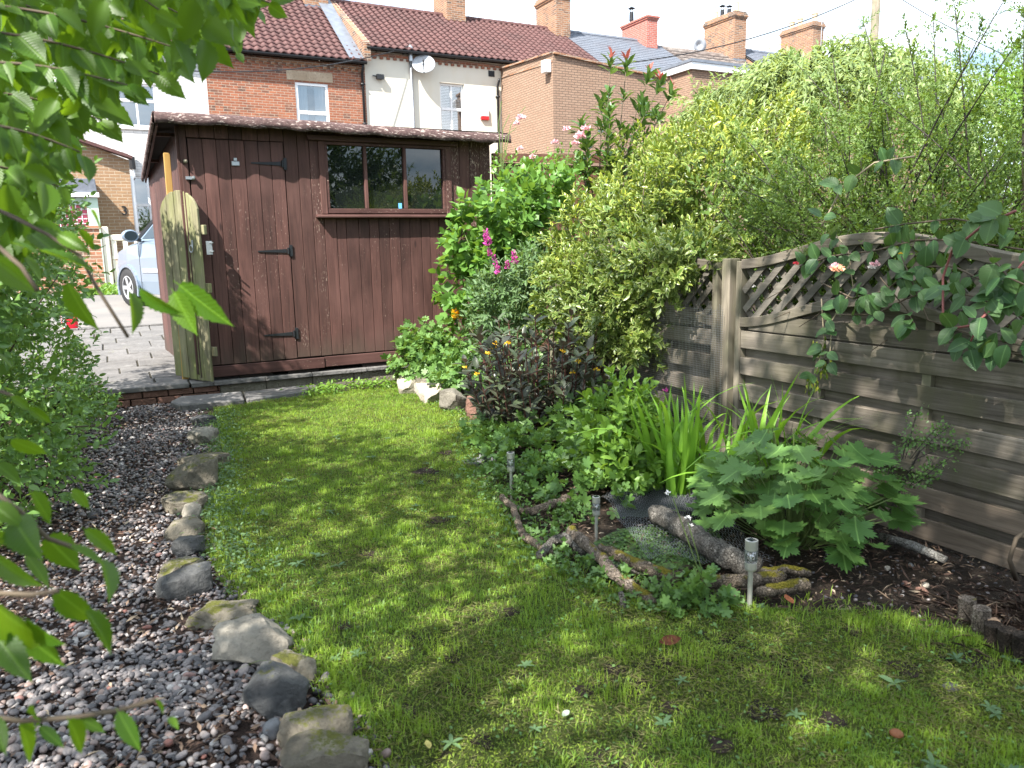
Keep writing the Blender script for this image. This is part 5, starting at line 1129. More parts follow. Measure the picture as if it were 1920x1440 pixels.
L_['ground'] = leafmat('ground_cover_leaf', (.045, .105, .028), (.10, .19, .042), .30, .45)
L_['ground2'] = leafmat('geranium_cover_leaf', (.058, .135, .035), (.12, .225, .05), .32, .45)
L_['oval'] = leafmat('soft_oval_leaf', (.09, .20, .03), (.17, .30, .05), .4, .45)
L_['elmstuff'] = leafmat('elm_crown_leaf', (.04, .09, .02), (.07, .14, .025), .25, .45)
L_['moss'] = leafmat('lawn_moss', (.060, .125, .018), (.21, .28, .035), .25, .8)
L_['elmfar'] = leafmat('elm_leaf_plain', (.040, .115, .010), (.095, .195, .015), .52, .45)
L_['grass'] = leafmat('grass_blade', (.075, .190, .020), (.27, .385, .045), .40, .5, (.36, .52, .03))
L_['drygrass'] = leafmat('dry_grass', (.11, .135, .040), (.30, .29, .14), .2, .7)
VL = dict(elm=veinleaf('elm_leaf', (.042, .120, .009), (.10, .205, .014), .55), honey=veinleaf('honeysuckle_leaf', (.038, .105, .034), (.085, .165, .052), .3, .42), sword=veinleaf('sword_leaf', (.085, .22, .018), (.155, .31, .03), .42), anem=veinleaf('lobed_leaf', (.062, .150, .034), (.13, .24, .054), .30, .5))
fl = lambda n, c, t=.25: leafmat(n, c, [min(1, x*1.15) for x in c], t, .6, c)
FLW = dict(pink=fl('pink_petal', (.80, .50, .55)), magenta=fl('magenta_petal', (.50, .07, .32)), yellow=fl('yellow_petal', (.80, .52, .03)), white=fl('white_petal', (.85, .82, .82)), peach=fl('peach_petal', (.82, .48, .32)), crimson=fl('crimson_petal', (.60, .05, .07)))
def bloom(root, name, c, r, mat, n=40, rng=RNG, flat=.6):
    d = sphere_dirs(n, rng); d[:, 2] = np.abs(d[:, 2])*flat+.1*d[:, 2]; d = nz(d); P = np.array(c)+d*r*.35*rng.uniform(.4, 1.3, n)[:, None]
    return leaves_obj(name, [leaves_np(P, d+rng.normal(0, .3, d.shape), rng.normal(size=(n, 3)), np.full(n, r*.7), np.full(n, r*.5), DIAM, rng.random(n))], mat, root, None)
def spike(root, name, a, b, r, mat, n=70, rng=RNG):
    a, b = np.array(a), np.array(b); t = rng.random(n); ax = nz(b-a); d = nz(np.cross(sphere_dirs(n, rng), ax)); P = a+(b-a)*t[:, None]+d*(r*(1-.6*t))[:, None]*.4
    return leaves_obj(name, [leaves_np(P, d+ax*.5, rng.normal(size=(n, 3))+ax, r*(1.1-.6*t), r*(.8-.4*t), DIAM, rng.random(n))], mat, root, None)
def at_floor(x, y): return (float(x), float(y), gz(float(x), float(y)))

def shrub(name, label, cat, blobs, tips, leaf, mat, base, rng, n=6, group=None, tint='rand', stems=14, stem_mat=None, shell=(.72, 1.04), wob=.22, tmpl=OVAL, stem_r=.009, zmin=None, up=.25, core=0, clump=0, rim=False, **kw):
    t = thing(name, label, cat, group, base); bb = np.array(base)
    P, D = blob_tips(blobs, tips, rng, shell, up, wob, zmin, clump); S = sprigs(P, D, rng, n, L=leaf[0], W=leaf[1], **kw)
    tn = rng.random(len(S[0]))*.999
    if tint != 'rand': tn = np.clip(tint(S[0])+rng.normal(0, .16, len(S[0])), 0, .999)
    parts = [leaves_np(S[0]-bb, S[1], S[2], S[3], S[4], tmpl, tn)]
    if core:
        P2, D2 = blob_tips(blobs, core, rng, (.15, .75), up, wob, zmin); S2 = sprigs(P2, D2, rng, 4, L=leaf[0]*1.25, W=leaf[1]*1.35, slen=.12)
        parts.append(leaves_np(S2[0]-bb, S2[1], S2[2], S2[3], S2[4], DIAM, rng.random(len(S2[0]))*.12))  # low tint for inner leaves: shade of the gaps put into their colour
    fo = leaves_obj('foliage', parts, mat, t)
    if rim:
        tv = np.abs(tmpl[0][:, 1])/max(1e-6, np.abs(tmpl[0][:, 1]).max()); tv[np.argmax(tmpl[0][:, 0])] = .8; rv = np.tile(tv, len(S[0]))
        if core: rv = np.concatenate([rv, np.full(len(fo.data.vertices)-len(rv), .2)])
        fo.data.attributes.new('rim', 'FLOAT', 'POINT').data.foreach_set('value', rv.astype(np.float32))
    if stems: stems_mesh('stems', t, (0, 0, -.03), P-bb, stem_mat or M['stem'], stems, stem_r, rng)
    return t

# ------------------------------------------------------------------ shrubs and plants
rng = np.random.default_rng(5)
# left hedge
hb_ = []
for y in (4.05, 4.5, 5.05, 5.6, 6.15, 6.7, 7.15): hb_ += [(-.72 if y > 4.3 else -.8, y, .32, .62, .5, .62), (-.74, y, 1.25, .64, .5, .7), (-.74+.05*(y-5), y+.1, 1.8 if y < 5.3 else 2.3, .62, .5, .5 if y < 5.3 else .85)]
hb_ += [(-1.35, 6.7, 3.2, .6, .6, .75), (-1.3, 7.2, 3.0, .6, .5, .7)]
shrub('hedge', 'tall dense green hedge with small glossy leaves along the gravel path', 'hedge', hb_, 7200, (.050, .026), L_['hedge'], (-.95, 5.8, 0), rng, n=6, stems=60, core=2200, clump=16, wob=.18, slen=.11, zmin=.03)
# shrub with big bright leaves beside the shed
shrub('leafy_shrub', 'bright green broad leaved shrub climbing beside the shed corner', 'shrub', [(3.38, 6.55, .95, .42, .40, .65), (3.50, 6.6, 1.55, .50, .45, .55), (3.15, 6.7, 1.35, .30, .3, .45), (3.85, 6.9, 1.85, .45, .4, .35), (3.05, 6.85, 1.0, .24, .25, .4)], 620, (.095, .066), L_['mock'], at_floor(3.45, 6.65), rng, n=6, mode='opp', slen=.14, stems=24, stem_r=.007, stem_mat=M['greenstem'], upn=.9, core=120, clump=9, shell=(.6, 1.12), wob=.3)
# long wandering shoots of the same plant, to the left over the shed wall
t = thing('climbing_shoot', 'thin leafy shoot reaching left across the shed wall', 'climbing plant', None, at_floor(3.2, 6.9))
b0 = np.array(t.location)
for path in ([(960, 640), (900, 600), (865, 520), (850, 455)], [(930, 520), (890, 480), (862, 420), (845, 395)], [(960, 420), (905, 395), (870, 385)], [(940, 600), (880, 580), (845, 565)]):
    pts = [at_y(px, py, 6.9)-b0 for px, py in path]; MB().tube([Vector(p) for p in pts], .004, 5).build('shoot', M['greenstem'], t)
    P = []; 
    for i in range(len(pts)-1):
        for k in range(4): P.append(pts[i]+(pts[i+1]-pts[i])*k/4)
    P = np.array(P); nl = len(P)*2; P2 = np.repeat(P, 2, 0); A = sphere_dirs(nl, rng)*np.array([1, .5, .35])+np.array([-.3, -.5, -.1]); leaves_obj('leaves', [leaves_np(P2, A, sphere_dirs(nl, rng)*.5+np.array([-.1, -.5, .9]), np.full(nl, .085)*rng.uniform(.6, 1.1, nl), np.full(nl, .058), OVAL, rng.random(nl)*.999)], L_['mock'], t)
# golden variegated shrub
gb = [(3.85, 5.0, 1.40, .58, .66, .74), (3.55, 4.75, 1.25, .52, .75, .60), (3.40, 5.25, 1.15, .36, .48, .52), (3.85, 4.3, 1.55, .52, .65, .58), (3.28, 4.45, 1.05, .34, .50, .48), (3.30, 4.25, .80, .24, .30, .38), (4.30, 4.55, 1.80, .5, .6, .52), (3.45, 3.95, 1.10, .30, .35, .35), (3.15, 5.0, .95, .30, .35, .42), (3.10, 4.0, 1.16, .22, .42, .26), (3.06, 4.55, .88, .24, .45, .40), (3.08, 4.2, .70, .15, .28, .22), (3.25, 3.72, 1.28, .24, .28, .22)]
shrub('golden_shrub', 'large golden variegated evergreen shrub spilling over the fence', 'shrub', gb, 4700, (.054, .024), L_['gold'], at_floor(3.75, 4.9), rng, n=8, slen=.09, core=900, stems=110, rim=True, clump=13, shell=(.66, 1.12), wob=.25, tint=lambda p: np.clip(.02+.46*(p[:, 2]-.95)/1.2+.14*np.sin(p[:, 0]*9)*np.sin(p[:, 1]*8), .04, .85)+RNG.normal(0, .16, len(p)), upn=.5)
# fine leaved dark shrub with arching branches
t = thing('dark_shrub', 'big dark shrub of fine leaves with arching branches over the fence', 'shrub', None, at_floor(4.15, 2.9)); b0 = np.array(t.location)
mb = MB(); LP, LA, LN, LT = [], [], [], []
def arch(a, b, h, k=12): 
    a, b = np.array(a), np.array(b); m_ = (a+b)/2+np.array([0, 0, h]); return [(1-s)**2*a+2*s*(1-s)*m_+s*s*b for s in np.linspace(0, 1, k)]
ends = []
for i in range(150):
    d = sphere_dirs(1, rng)[0]; d[2] = abs(d[2])*.9-.15; ends.append(np.array([4.1, 2.95, 1.35])+d*np.array([.92, 1.55, 1.02])*rng.uniform(.72, 1.08))
for px, py, x in ((1880, 5, 3.5), (1790, 10, 3.6), (1700, 60, 3.8), (1620, 45, 3.9), (1900, 90, 3.4), (1560, 100, 4.0), (1480, 105, 4.3), (1660, 95, 3.7), (1920, 30, 3.9), (1840, 60, 4.1), (1750, 40, 4.2), (1390, 250, 3.6), (1350, 330, 3.5), (1420, 420, 3.35)): ends.append(at_x(px, py, x))
for e in ends:
    st_ = np.array([4.15+rng.normal(0, .18), 2.9+rng.normal(0, .5), .15]); cv = arch(st_, e, .25+.25*rng.random(), 12); mb.tube([Vector(c-b0) for c in cv], [.010*(1-k/14) for k in range(12)], 4)
    for k in range(4, 12):
        c0 = cv[k]; ax = nz(cv[min(k+1, 11)]-cv[k-1])
        for s in range(5):
            dd = nz(ax*.7+sphere_dirs(1, rng)[0]*.9); ln = rng.uniform(.08, .24)*(1.15-k/16); q = c0+(cv[min(k+1, 11)]-c0)*rng.random(); m_ = int(9+ln*125)
            tt = np.linspace(.05, 1, m_)[:, None]; pp = q+dd*ln*tt+np.array([0, 0, -.05])*ln*tt**2; sd = sphere_dirs(m_, rng)
            LP.append(pp); LA.append(nz(dd+sd*.9)); LN.append(sd*.6+np.array([-.2, -.2, .8])); LT.append(rng.random(m_)*.5+.25*rng.random()+.2*(pp[:, 2] > 1.9))
mb.build('branches', M['darkstem'], t, smooth=True, fix=False)
LP, LA, LN, LT = map(np.concatenate, (LP, LA, LN, LT)); n = len(LP); leaves_obj('foliage', [leaves_np(LP-b0, LA, LN, np.full(n, .0185)*rng.uniform(.6, 1.35, n), np.full(n, .0088), DIAM, np.clip(LT, 0, .999))], L_['dark'], t)
P, D = blob_tips([(4.15, 2.9, 1.35, .70, 1.3, .78), (4.2, 3.6, 1.2, .5, .6, .6), (3.42, 2.4, 1.40, .30, .70, .26), (3.35, 3.2, 1.48, .22, .3, .2), (4.15, 2.55, 1.95, .62, 1.15, .42), (4.2, 1.9, 1.6, .6, .7, .75)], 5600, rng, (.3, .98)); S = sprigs(P, D, rng, 9, slen=.16, L=.022, W=.010); leaves_obj('inner_foliage', [leaves_np(S[0]-b0, *S[1:5], DIAM, rng.random(len(S[0]))*.4)], L_['dark'], t)
print('dark shrub leaves', n)
# bare woody base of the dark shrub behind the lattice
P, D = blob_tips([(3.75, 2.6, 1.0, .35, 1.2, .45), (3.9, 3.2, .7, .3, .9, .5)], 260, rng, (.2, 1.0), .1); mb = MB()
for p, d in zip(P, D): mb.tube([Vector(p-b0), Vector(p-b0+d*.15+np.array([0, 0, .05])), Vector(p-b0+d*.32)], [.004, .003, .002], 4)
mb.build('dead_twigs', M['stem'], t, fix=False, kind='stuff')
# undergrowth behind the fence so the lattice gaps are not open sky
shrub('undergrowth', 'dark leafy undergrowth filling the gaps behind the fence lattice', 'undergrowth', [(3.75, 2.4, .75, .28, 1.0, .6), (3.75, 4.0, .7, .28, 1.0, .6), (3.8, 5.6, .6, .3, .8, .6), (3.7, 2.5, 1.1, .2, .9, .3), (4.5, 1.6, 1.0, .5, .8, .9), (4.6, 3.4, .9, .5, 1.6, .8)], 1500, (.055, .03), L_['hedge'], at_floor(3.9, 3.2), rng, tmpl=DIAM, n=5, stems=0, core=500)
# trees at the other end of the garden: the shed window mirrors them
shrub('garden_tree', 'leafy trees behind the viewer, mirrored dark in the shed window', 'tree', [(4.9, -4.6, 2.7, 1.5, 1.1, 2.3), (6.6, -5.0, 2.3, 1.3, 1.1, 1.7), (8.3, -5.2, 1.7, 1.4, 1.1, 1.25), (3.0, -5.0, 2.2, 1.4, 1.2, 2.0)], 2000, (.16, .075), L_['elmstuff'], (5.5, -5.0, 0), rng, tmpl=DIAM, n=7, slen=.3, core=1200, stems=30, stem_r=.03, wob=.35)
# weeping pale tree behind
t = thing('weeping_tree', 'pale green weeping tree with drooping strands behind the golden shrub', 'tree', None, at_floor(6.3, 5.7)); b0 = np.array(t.location)
MB().tube([(0, 0, -.05), (.03, .02, 1.2), (-.02, .03, 2.45), (.02, 0, 2.75)], [.07, .06, .05, .03], 8).build('trunk', M['stem'], t, smooth=True)
mb = MB(); LP, LA, LN, LT = [], [], [], []
for i in range(270):
    a = rng.uniform(0, 6.28); r = rng.uniform(.25, 1.25)*(1.25 if rng.random() < .3 else 1); top = np.array([6.3+.25*r*math.cos(a), 5.7+.3*r*math.sin(a), 2.85+rng.normal(0, .10)]); out = np.array([6.3+1.0*r*math.cos(a), 5.7+1.5*r*math.sin(a), 3.0-.35*r*r+rng.normal(0, .08)]); dn = out+np.array([.14*math.cos(a), .14*math.sin(a), -rng.uniform(.35, .95)])
    cv = [top, (top+out)/2+np.array([0, 0, .16]), out, (out+dn)/2+np.array([.03*math.cos(a), .03*math.sin(a), .02]), dn]; mb.tube([Vector(c-b0) for c in cv], [.006, .0045, .0035, .0025, .0015], 4)
    for k in range(1, 4):
        m_ = 20; tt = np.linspace(0, 1, m_)[:, None]; pp = cv[k]+(cv[k+1]-cv[k])*tt; sd = sphere_dirs(m_, rng); LP.append(pp); LA.append(nz(sd*.9+np.array([0, 0, -.6]))); LN.append(sd+np.array([-.3, -.3, .5])); LT.append(rng.random(m_)*.99)
mb.build('branches', M['greenstem'], t, smooth=True, fix=False); LP, LA, LN, LT = map(np.concatenate, (LP, LA, LN, LT)); n = len(LP)
P, D = blob_tips([(6.3, 5.7, 2.55, 1.0, 1.5, .62), (6.6, 6.6, 2.3, .8, .9, .6)], 900, rng, (.5, 1.12), 0, .3, None, 9); WS = sprigs(P, D, rng, 7, slen=.2, L=.075, W=.024, droop=.5)
o = leaves_obj('crown', [leaves_np((lambda S_: S_[0])(WS)-b0, *WS[1:5], DIAM, rng.random(len(WS[0]))*.999), leaves_np(LP-b0, LA, LN, np.full(n, .074)*rng.uniform(.7, 1.2, n), np.full(n, .025), DIAM, LT)], L_['willow'], t)
# far shrubs at the right behind the dark shrub
shrub('back_shrub', 'yellow green shrub behind the dark shrub at far right', 'shrub', [(7.4, 3.6, 2.1, 1.0, 1.2, .95), (8.4, 4.6, 2.0, 1.2, 1.0, 1.05), (6.6, 2.4, 1.7, .8, .9, .9)], 1900, (.075, .034), L_['oval'], at_floor(7.4, 3.8), rng, tmpl=DIAM, n=7, core=400, stems=30, wob=.3)
# photinia
t = thing('red_tipped_shrub', 'tall open shrub with glossy leaves and red new tips', 'shrub', None, at_floor(4.95, 7.35)); b0 = np.array(t.location); mb = MB(); parts, reds = [], []
for px, py in ((1150, 115), (1185, 118), (1225, 140), (1243, 178), (1120, 215), (1095, 232), (1200, 195), (1165, 180), (1140, 190), (1230, 215), (1185, 240), (1105, 265), (1150, 255), (1215, 165), (1255, 205), (1085, 300), (1130, 300), (1275, 190)):
    e = at_y(px, py, 7.35)+np.array([0, rng.normal(0, .2), 0]); s0 = np.array([4.95+rng.normal(0, .1), 7.35, 1.1]); cv = arch(s0, e, .15, 7); mb.tube([Vector(c-b0) for c in cv], [.012*(1-k/9) for k in range(7)], 5)
    for q, ns in ((e, 11), (e-np.array([0, 0, .03]), 6), (cv[5], 9), (cv[4], 8), (cv[3], 6)):
        S = sprigs(np.array([q-b0]), np.array([nz(e-cv[4])]), rng, ns, slen=.12, L=.15, W=.062, ang=1.05, upn=.6); parts.append(leaves_np(*S[:5], OVAL, rng.random(len(S[0]))*.999))
    if py < 180: S = sprigs(np.array([e-b0+np.array([0, 0, .05])]), np.array([[.15, 0, 1.0]]), rng, 5, slen=.03, L=.12, W=.042, ang=.6); reds.append(leaves_np(*S[:5], OVAL, rng.random(len(S[0]))*.999))
mb.build('branches', M['stem'], t, smooth=True); leaves_obj('foliage', parts, L_['photinia'], t); leaves_obj('red_tips', reds, L_['redleaf'], t)
# climbing rose with pale pink flowers
t = thing('climbing_rose', 'climbing rose with pale pink flower clusters above the brown fence', 'rose', None, at_floor(3.9, 7.4)); b0 = np.array(t.location)
P, D = blob_tips([(3.95, 7.3, 2.05, .45, .25, .28), (4.5, 7.3, 2.1, .4, .25, .3), (4.2, 7.4, 1.6, .6, .3, .4)], 330, rng, (.3, 1.05)); S = sprigs(P-b0, D, rng, 6, slen=.12, L=.045, W=.026); leaves_obj('foliage', [leaves_np(*S[:5], OVAL, rng.random(len(S[0]))*.999)], L_['mock'], t)
stems_mesh('stems', t, (0, 0, 0), P-b0, M['greenstem'], 26, .005, rng)
for px, py in ((955, 215), (968, 240), (940, 190), (985, 200)): MB().tube([Vector(at_y(940, 330, 7.3)-b0), Vector(at_y((px+930)/2, (py+300)/2-15, 7.3)-b0), Vector(at_y(px, py, 7.3)-b0)], .004, 4).build('cane', M['greenstem'], t)
for px, py, r in ((1088, 256, .07), (1098, 243, .06), (1078, 270, .055), (1062, 243, .05), (977, 222, .055), (968, 232, .04), (1000, 296, .05), (975, 280, .04), (1040, 268, .045), (1032, 330, .04)): bloom(t, 'flower', at_y(px, py, 7.15)-b0, r, FLW['pink'], 44)
# grey green perennial with purple spikes
t = shrub('flowering_perennial', 'grey green bushy perennial with purple flower spikes before the broad leaved shrub', 'plant', [(3.02, 5.95, .78, .34, .32, .42), (3.0, 5.9, .42, .36, .34, .34), (3.22, 5.75, 1.05, .22, .25, .30)], 620, (.062, .022), L_['catmint'], at_floor(3.05, 5.95), rng, n=8, slen=.14, stems=30, stem_r=.004, stem_mat=M['greenstem'], core=200)
b0 = np.array(t.location)
for (x0, y0), (x1, y1), r in (((916, 462), (910, 430), .035), ((935, 515), (925, 478), .03), ((966, 495), (963, 470), .03), ((952, 505), (950, 488), .022), ((920, 480), (916, 465), .02)): spike(t, 'flower_spike', at_y(x0, y0, 5.75)-b0, at_y(x1, y1, 5.75)-b0, r, FLW['magenta'])
# purple loosestrife with yellow flowers
t = thing('purple_leaved_plant', 'dark purple leaved plant with small yellow flowers by the fence', 'plant', None, at_floor(2.78, 4.7)); b0 = np.array(t.location); mb = MB(); parts = []; fls = []
for i in range(78):
    a, r = rng.uniform(0, 6.28), rng.random()**.5; x, y = 2.74+.46*r*math.cos(a), 4.72+.52*r*math.sin(a); h = rng.uniform(.45, .9)*(1-.25*r*r); lean = np.array([.16*r*math.cos(a)-.05, .16*r*math.sin(a)-.08, h]); s0 = np.array([x, y, gz(x, y)-.02]); cv = [s0+lean*k/6 for k in range(7)]
    mb.tube([Vector(c-b0) for c in cv], .004, 4)
    for k in range(1, 7):
        S = sprigs(np.array([cv[k]-b0]), np.array([nz(lean)]), rng, 4, slen=.03, L=.115*(1.1-.05*k), W=.044, ang=1.25, upn=.7, mode='opp'); parts.append(leaves_np(*S[:5], OVAL, rng.random(len(S[0]))*.999))
    if i % 4 == 0: fls.append(cv[6]-b0-np.array([0, 0, .03]))
mb.build('stems', plain('purple_stem', (.12, .05, .04), .7), t, fix=False); leaves_obj('foliage', parts, L_['purple'], t)
for f in fls: bloom(t, 'flower', f+np.array([-.02, -.03, 0]), .026, FLW['yellow'], 12)
# geranium mound with yellow spike
t = shrub('geranium_clump', 'pale green lobed leaf clump growing over the stones before the shed', 'plant', [(2.72, 6.55, .30, .40, .30, .26), (2.52, 6.75, .28, .28, .22, .22), (2.75, 6.05, .26, .36, .34, .24), (2.95, 5.6, .24, .3, .3, .24), (2.62, 6.85, .45, .3, .2, .2)], 430, (.068, .068), L_['geran'], at_floor(2.72, 6.4), rng, n=4, slen=.06, stems=0, tmpl=LOBE5, upn=1.2, core=130, zmin=.05, ang=1.0)
t = thing('yellow_flower_spike', 'single yellow flower spike with heart shaped leaves against the shed wall', 'plant', None, at_floor(2.85, 6.9)); b0 = np.array(t.location); MB().tube([Vector(at_y(868, 690, 6.9)-b0), Vector(at_y(862, 620, 6.9)-b0), Vector(at_y(854, 565, 6.9)-b0)], .005, 5).build('stem', M['greenstem'], t); spike(t, 'flower_spike', at_y(857, 600, 6.88)-b0, at_y(853, 563, 6.88)-b0, .045, FLW['yellow'], 120)
P = np.array([at_y(px, py, 6.85)-b0 for px, py in ((835, 585), (828, 612), (850, 630), (870, 640), (845, 660), (825, 590), (880, 610), (860, 665), (840, 640), (815, 655))]); n = len(P); leaves_obj('leaves', [leaves_np(P, sphere_dirs(n, rng)*.5+np.array([-.5, -.5, -.2]), sphere_dirs(n, rng)*.4+np.array([-.2, -.6, .8]), np.full(n, .12), np.full(n, .095), OVAL, rng.random(n)*.999)], L_['mock'], t)
# low plants in the bed
shrub('low_geranium', 'low geranium ground cover with lobed leaves behind the furthest solar light', 'plant', [(2.15, 3.85, .05, .3, .45, .17), (2.35, 4.05, .05, .36, .40, .17), (2.75, 3.95, .12, .38, .50, .22), (2.2, 3.45, .05, .34, .35, .16), (2.55, 3.35, .10, .35, .3, .25), (2.2, 3.15, .02, .2, .2, .14), (2.3, 4.5, .04, .3, .3, .12), (2.9, 4.2, .15, .3, .4, .25)], 1000, (.062, .060), L_['ground2'], at_floor(2.45, 3.9), rng, n=4, slen=.05, stems=0, tmpl=LOBE5, upn=1.3, zmin=.02)
t = shrub('oval_leaf_plant', 'lime green oval leaved bushy plant left of the sword leaves', 'plant', [(2.42, 3.35, .30, .27, .27, .30), (2.48, 3.25, .16, .30, .26, .2)], 300, (.058, .032), L_['oval'], at_floor(2.44, 3.3), rng, n=7, slen=.10, stems=16, stem_r=.003, stem_mat=M['greenstem'], core=110, upn=.9)
bloom(t, 'flower', at_y(1247, 733, 3.2)-np.array(t.location), .022, FLW['magenta'], 10)
shrub('strawberry_patch', 'trailing small leaved weeds covering the ground before the mossy logs', 'weeds', [(1.66, 2.82, -.02, .13, .25, .08), (1.60, 2.5, -.02, .12, .22, .08), (1.64, 2.25, -.01, .12, .18, .09), (1.76, 2.10, .01, .13, .12, .10), (1.8, 3.25, .0, .15, .25, .09), (1.92, 3.6, .02, .2, .22, .12), (1.9, 3.0, .0, .1, .15, .08)], 900, (.032, .030), L_['ground'], at_floor(1.78, 2.5), rng, n=4, slen=.03, stems=0, tmpl=LOBE3, upn=1.4, zmin=.01)
t = shrub('buttercup_plant', 'loose leafy weed with thin pale flower stalks left of the nearest solar light', 'weeds', [(1.82, 2.0, .03, .11, .08, .10), (1.72, 2.0, .02, .09, .08, .06)], 75, (.045, .042), L_['geran'], at_floor(1.85, 2.0), rng, n=4, slen=.04, stems=0, tmpl=LOBE5, upn=1.2, zmin=.01); b0 = np.array(t.location); mb = MB()
for path in ([(1325, 1110), (1308, 1040), (1290, 980)], [(1350, 1150), (1310, 1070), (1262, 935)], [(1345, 1195), (1330, 1120), (1300, 1060)], [(1390, 1215), (1345, 1190), (1320, 1130)]): mb.tube([Vector(at_y(px, py, 2.05)-b0) for px, py in path], .0022, 4)
mb.build('stalks', M['greenstem'], t)
for px, py in ((1290, 972), (1294, 985), (1252, 925)): bloom(t, 'seed_head', at_y(px, py, 2.05)-b0, .014, FLW['white'], 14)
# pond hollow with green weed and black netting
pc = at_z(1235, 1030)[:2]; mb = MB(); n = 26
o = None
V, F = [], []
for r_ in range(7):
    for j in range(n): a = j*2*math.pi/n; rr = r_/6; V.append((pc[0]+.34*rr*math.cos(a)*(1+.12*math.sin(3*a)), pc[1]+.26*rr*math.sin(a)*(1+.1*math.cos(2*a)), gz(pc[0], pc[1])+.012+.012*rr*math.sin(5*a+r_)))
for r_ in range(6):
    for j in range(n): F.append((r_*n+j, r_*n+(j+1) % n, (r_+1)*n+(j+1) % n, (r_+1)*n+j))
mb.v, mb.f = V, F
g = G('pond_weed'); nn_ = g.noise(g.geo(), 30, 5); g.pbr(g.mix(g.ramp(nn_, [(.35, 0.0), (.65, 1.0)]), (.015, .022, .012), (.075, .12, .022)), .6, g.bump(nn_, .6, .01)); o = mb.build('pond_bed', g.done(), smooth=True); tag(o, 'small weedy pond hollow behind the mossy logs', 'pond')
k = 1500; a = rng.uniform(0, 6.28, k); r_ = rng.random(k)**.5; P = np.stack([pc[0]+.30*r_*np.cos(a), pc[1]+.22*r_*np.sin(a), np.full(k, .02)+rng.uniform(0, .012, k)], 1); leaves_obj('pond_plants', [leaves_np(P, sphere_dirs(k, rng)*np.array([1, 1, .4]), np.array([0, 0, 1])+rng.normal(0, .3, (k, 3)), np.full(k, .016), np.full(k, .013), OVAL, rng.random(k)*.999)], L_['ground'], o)
mb = MB()
NC = [np.array(at_z(*p)) for p in ((1128, 945), (1300, 925), (1440, 1075), (1215, 1068))]
def net(u, v):
    p = (1-u)*(1-v)*NC[0]+u*(1-v)*NC[1]+u*v*NC[2]+(1-u)*v*NC[3]
    return Vector((p[0]+.012*math.sin(v*9+u*5), p[1]+.012*math.sin(u*11), gz(p[0], p[1])+.030+.022*abs(math.sin(u*7+v*3))+.010*math.sin(v*13+u*6)+.012*(1-v)**2+.02*u*u))
g1 = 42
for i in range(g1+1):
    for j in range(g1): 
        mb.bar(net(i/g1, j/g1), net((i+(1 if j % 2 else -1)*.3)/g1, (j+1)/g1), .0011, .0011)
        if j % 2 == i % 2: mb.bar(net(i/g1, j/g1), net((i+.7)/g1, j/g1), .0011, .0011)
M['netgrey'] = plain('grey_netting', (.16, .165, .18), .5); o = mb.build('pond_netting', M['netgrey'], fix=False); tag(o, 'rumpled dark chicken wire netting draped over the pond', 'netting')
V, F = [], []
for i in range(21):
    for j in range(13): q = net(.05+.9*i/20, .0+.38*j/12); V.append((q.x, q.y, q.z-.012))
for i in range(20):
    for j in range(12): k = i*13+j; F.append((k, k+1, k+14, k+13))
mb = MB(); mb.v, mb.f = V, F; M['liner'] = plain('black_pond_liner', (.012, .013, .018), .45, var=.3); o = mb.build('pond_liner', M['liner'], smooth=True); tag(o, 'crumpled black pond liner under the wire netting', 'pond liner')
# sword leaved clump: every blade a part
def blade_mesh(L, w, bend, seed, n=9):
    V, F = [], []; rr = random.Random(seed); tw = rr.uniform(-.4, .4)
    for i in range(n+1):
        t = i/n; ang = bend*t**1.6; x = L*(t-.5*0)*math.sin(ang*.55)*.95; z = L*t*math.cos(ang*.62); ww = w*(.55+.45*math.sin(math.pi*min(1, t*1.15+.12)))*(1-t**5); c, s = math.cos(tw*t), math.sin(tw*t); V += [(x-.0*ww, -ww*c, z-ww*s*.3), (x-.25*ww, 0, z), (x, ww*c, z+ww*s*.3)]
    for i in range(n): k = 3*i; F += [(k, k+1, k+4, k+3), (k+1, k+2, k+5, k+4)]
    mb = MB(); mb.v, mb.f = V, F; return mb.mesh('blade', VL['sword'], True, False)
rs = random.Random(8); bl = [blade_mesh(rs.uniform(.56, .78), rs.uniform(.015, .023), rs.choice((.25, .4, .7, 1.1, 1.6, 2.2)), k) for k in range(12)]
t = thing('sword_leaf_clump', 'clump of tall sword shaped leaves before the fence post', 'plant', None, at_floor(2.62, 2.88))
for cx, cy, n in ((-.10, .10, 38), (.26, -.18, 32), (.08, -.02, 14)):
    for k in range(n): child(t, 'blade', rs.choice(bl), (cx+rs.gauss(0, .055), cy+rs.gauss(0, .055), -.01), (rs.gauss(0, .20), rs.gauss(0, .20), rs.uniform(0, 6.28)), (1, 1, rs.uniform(.75, 1.12)))
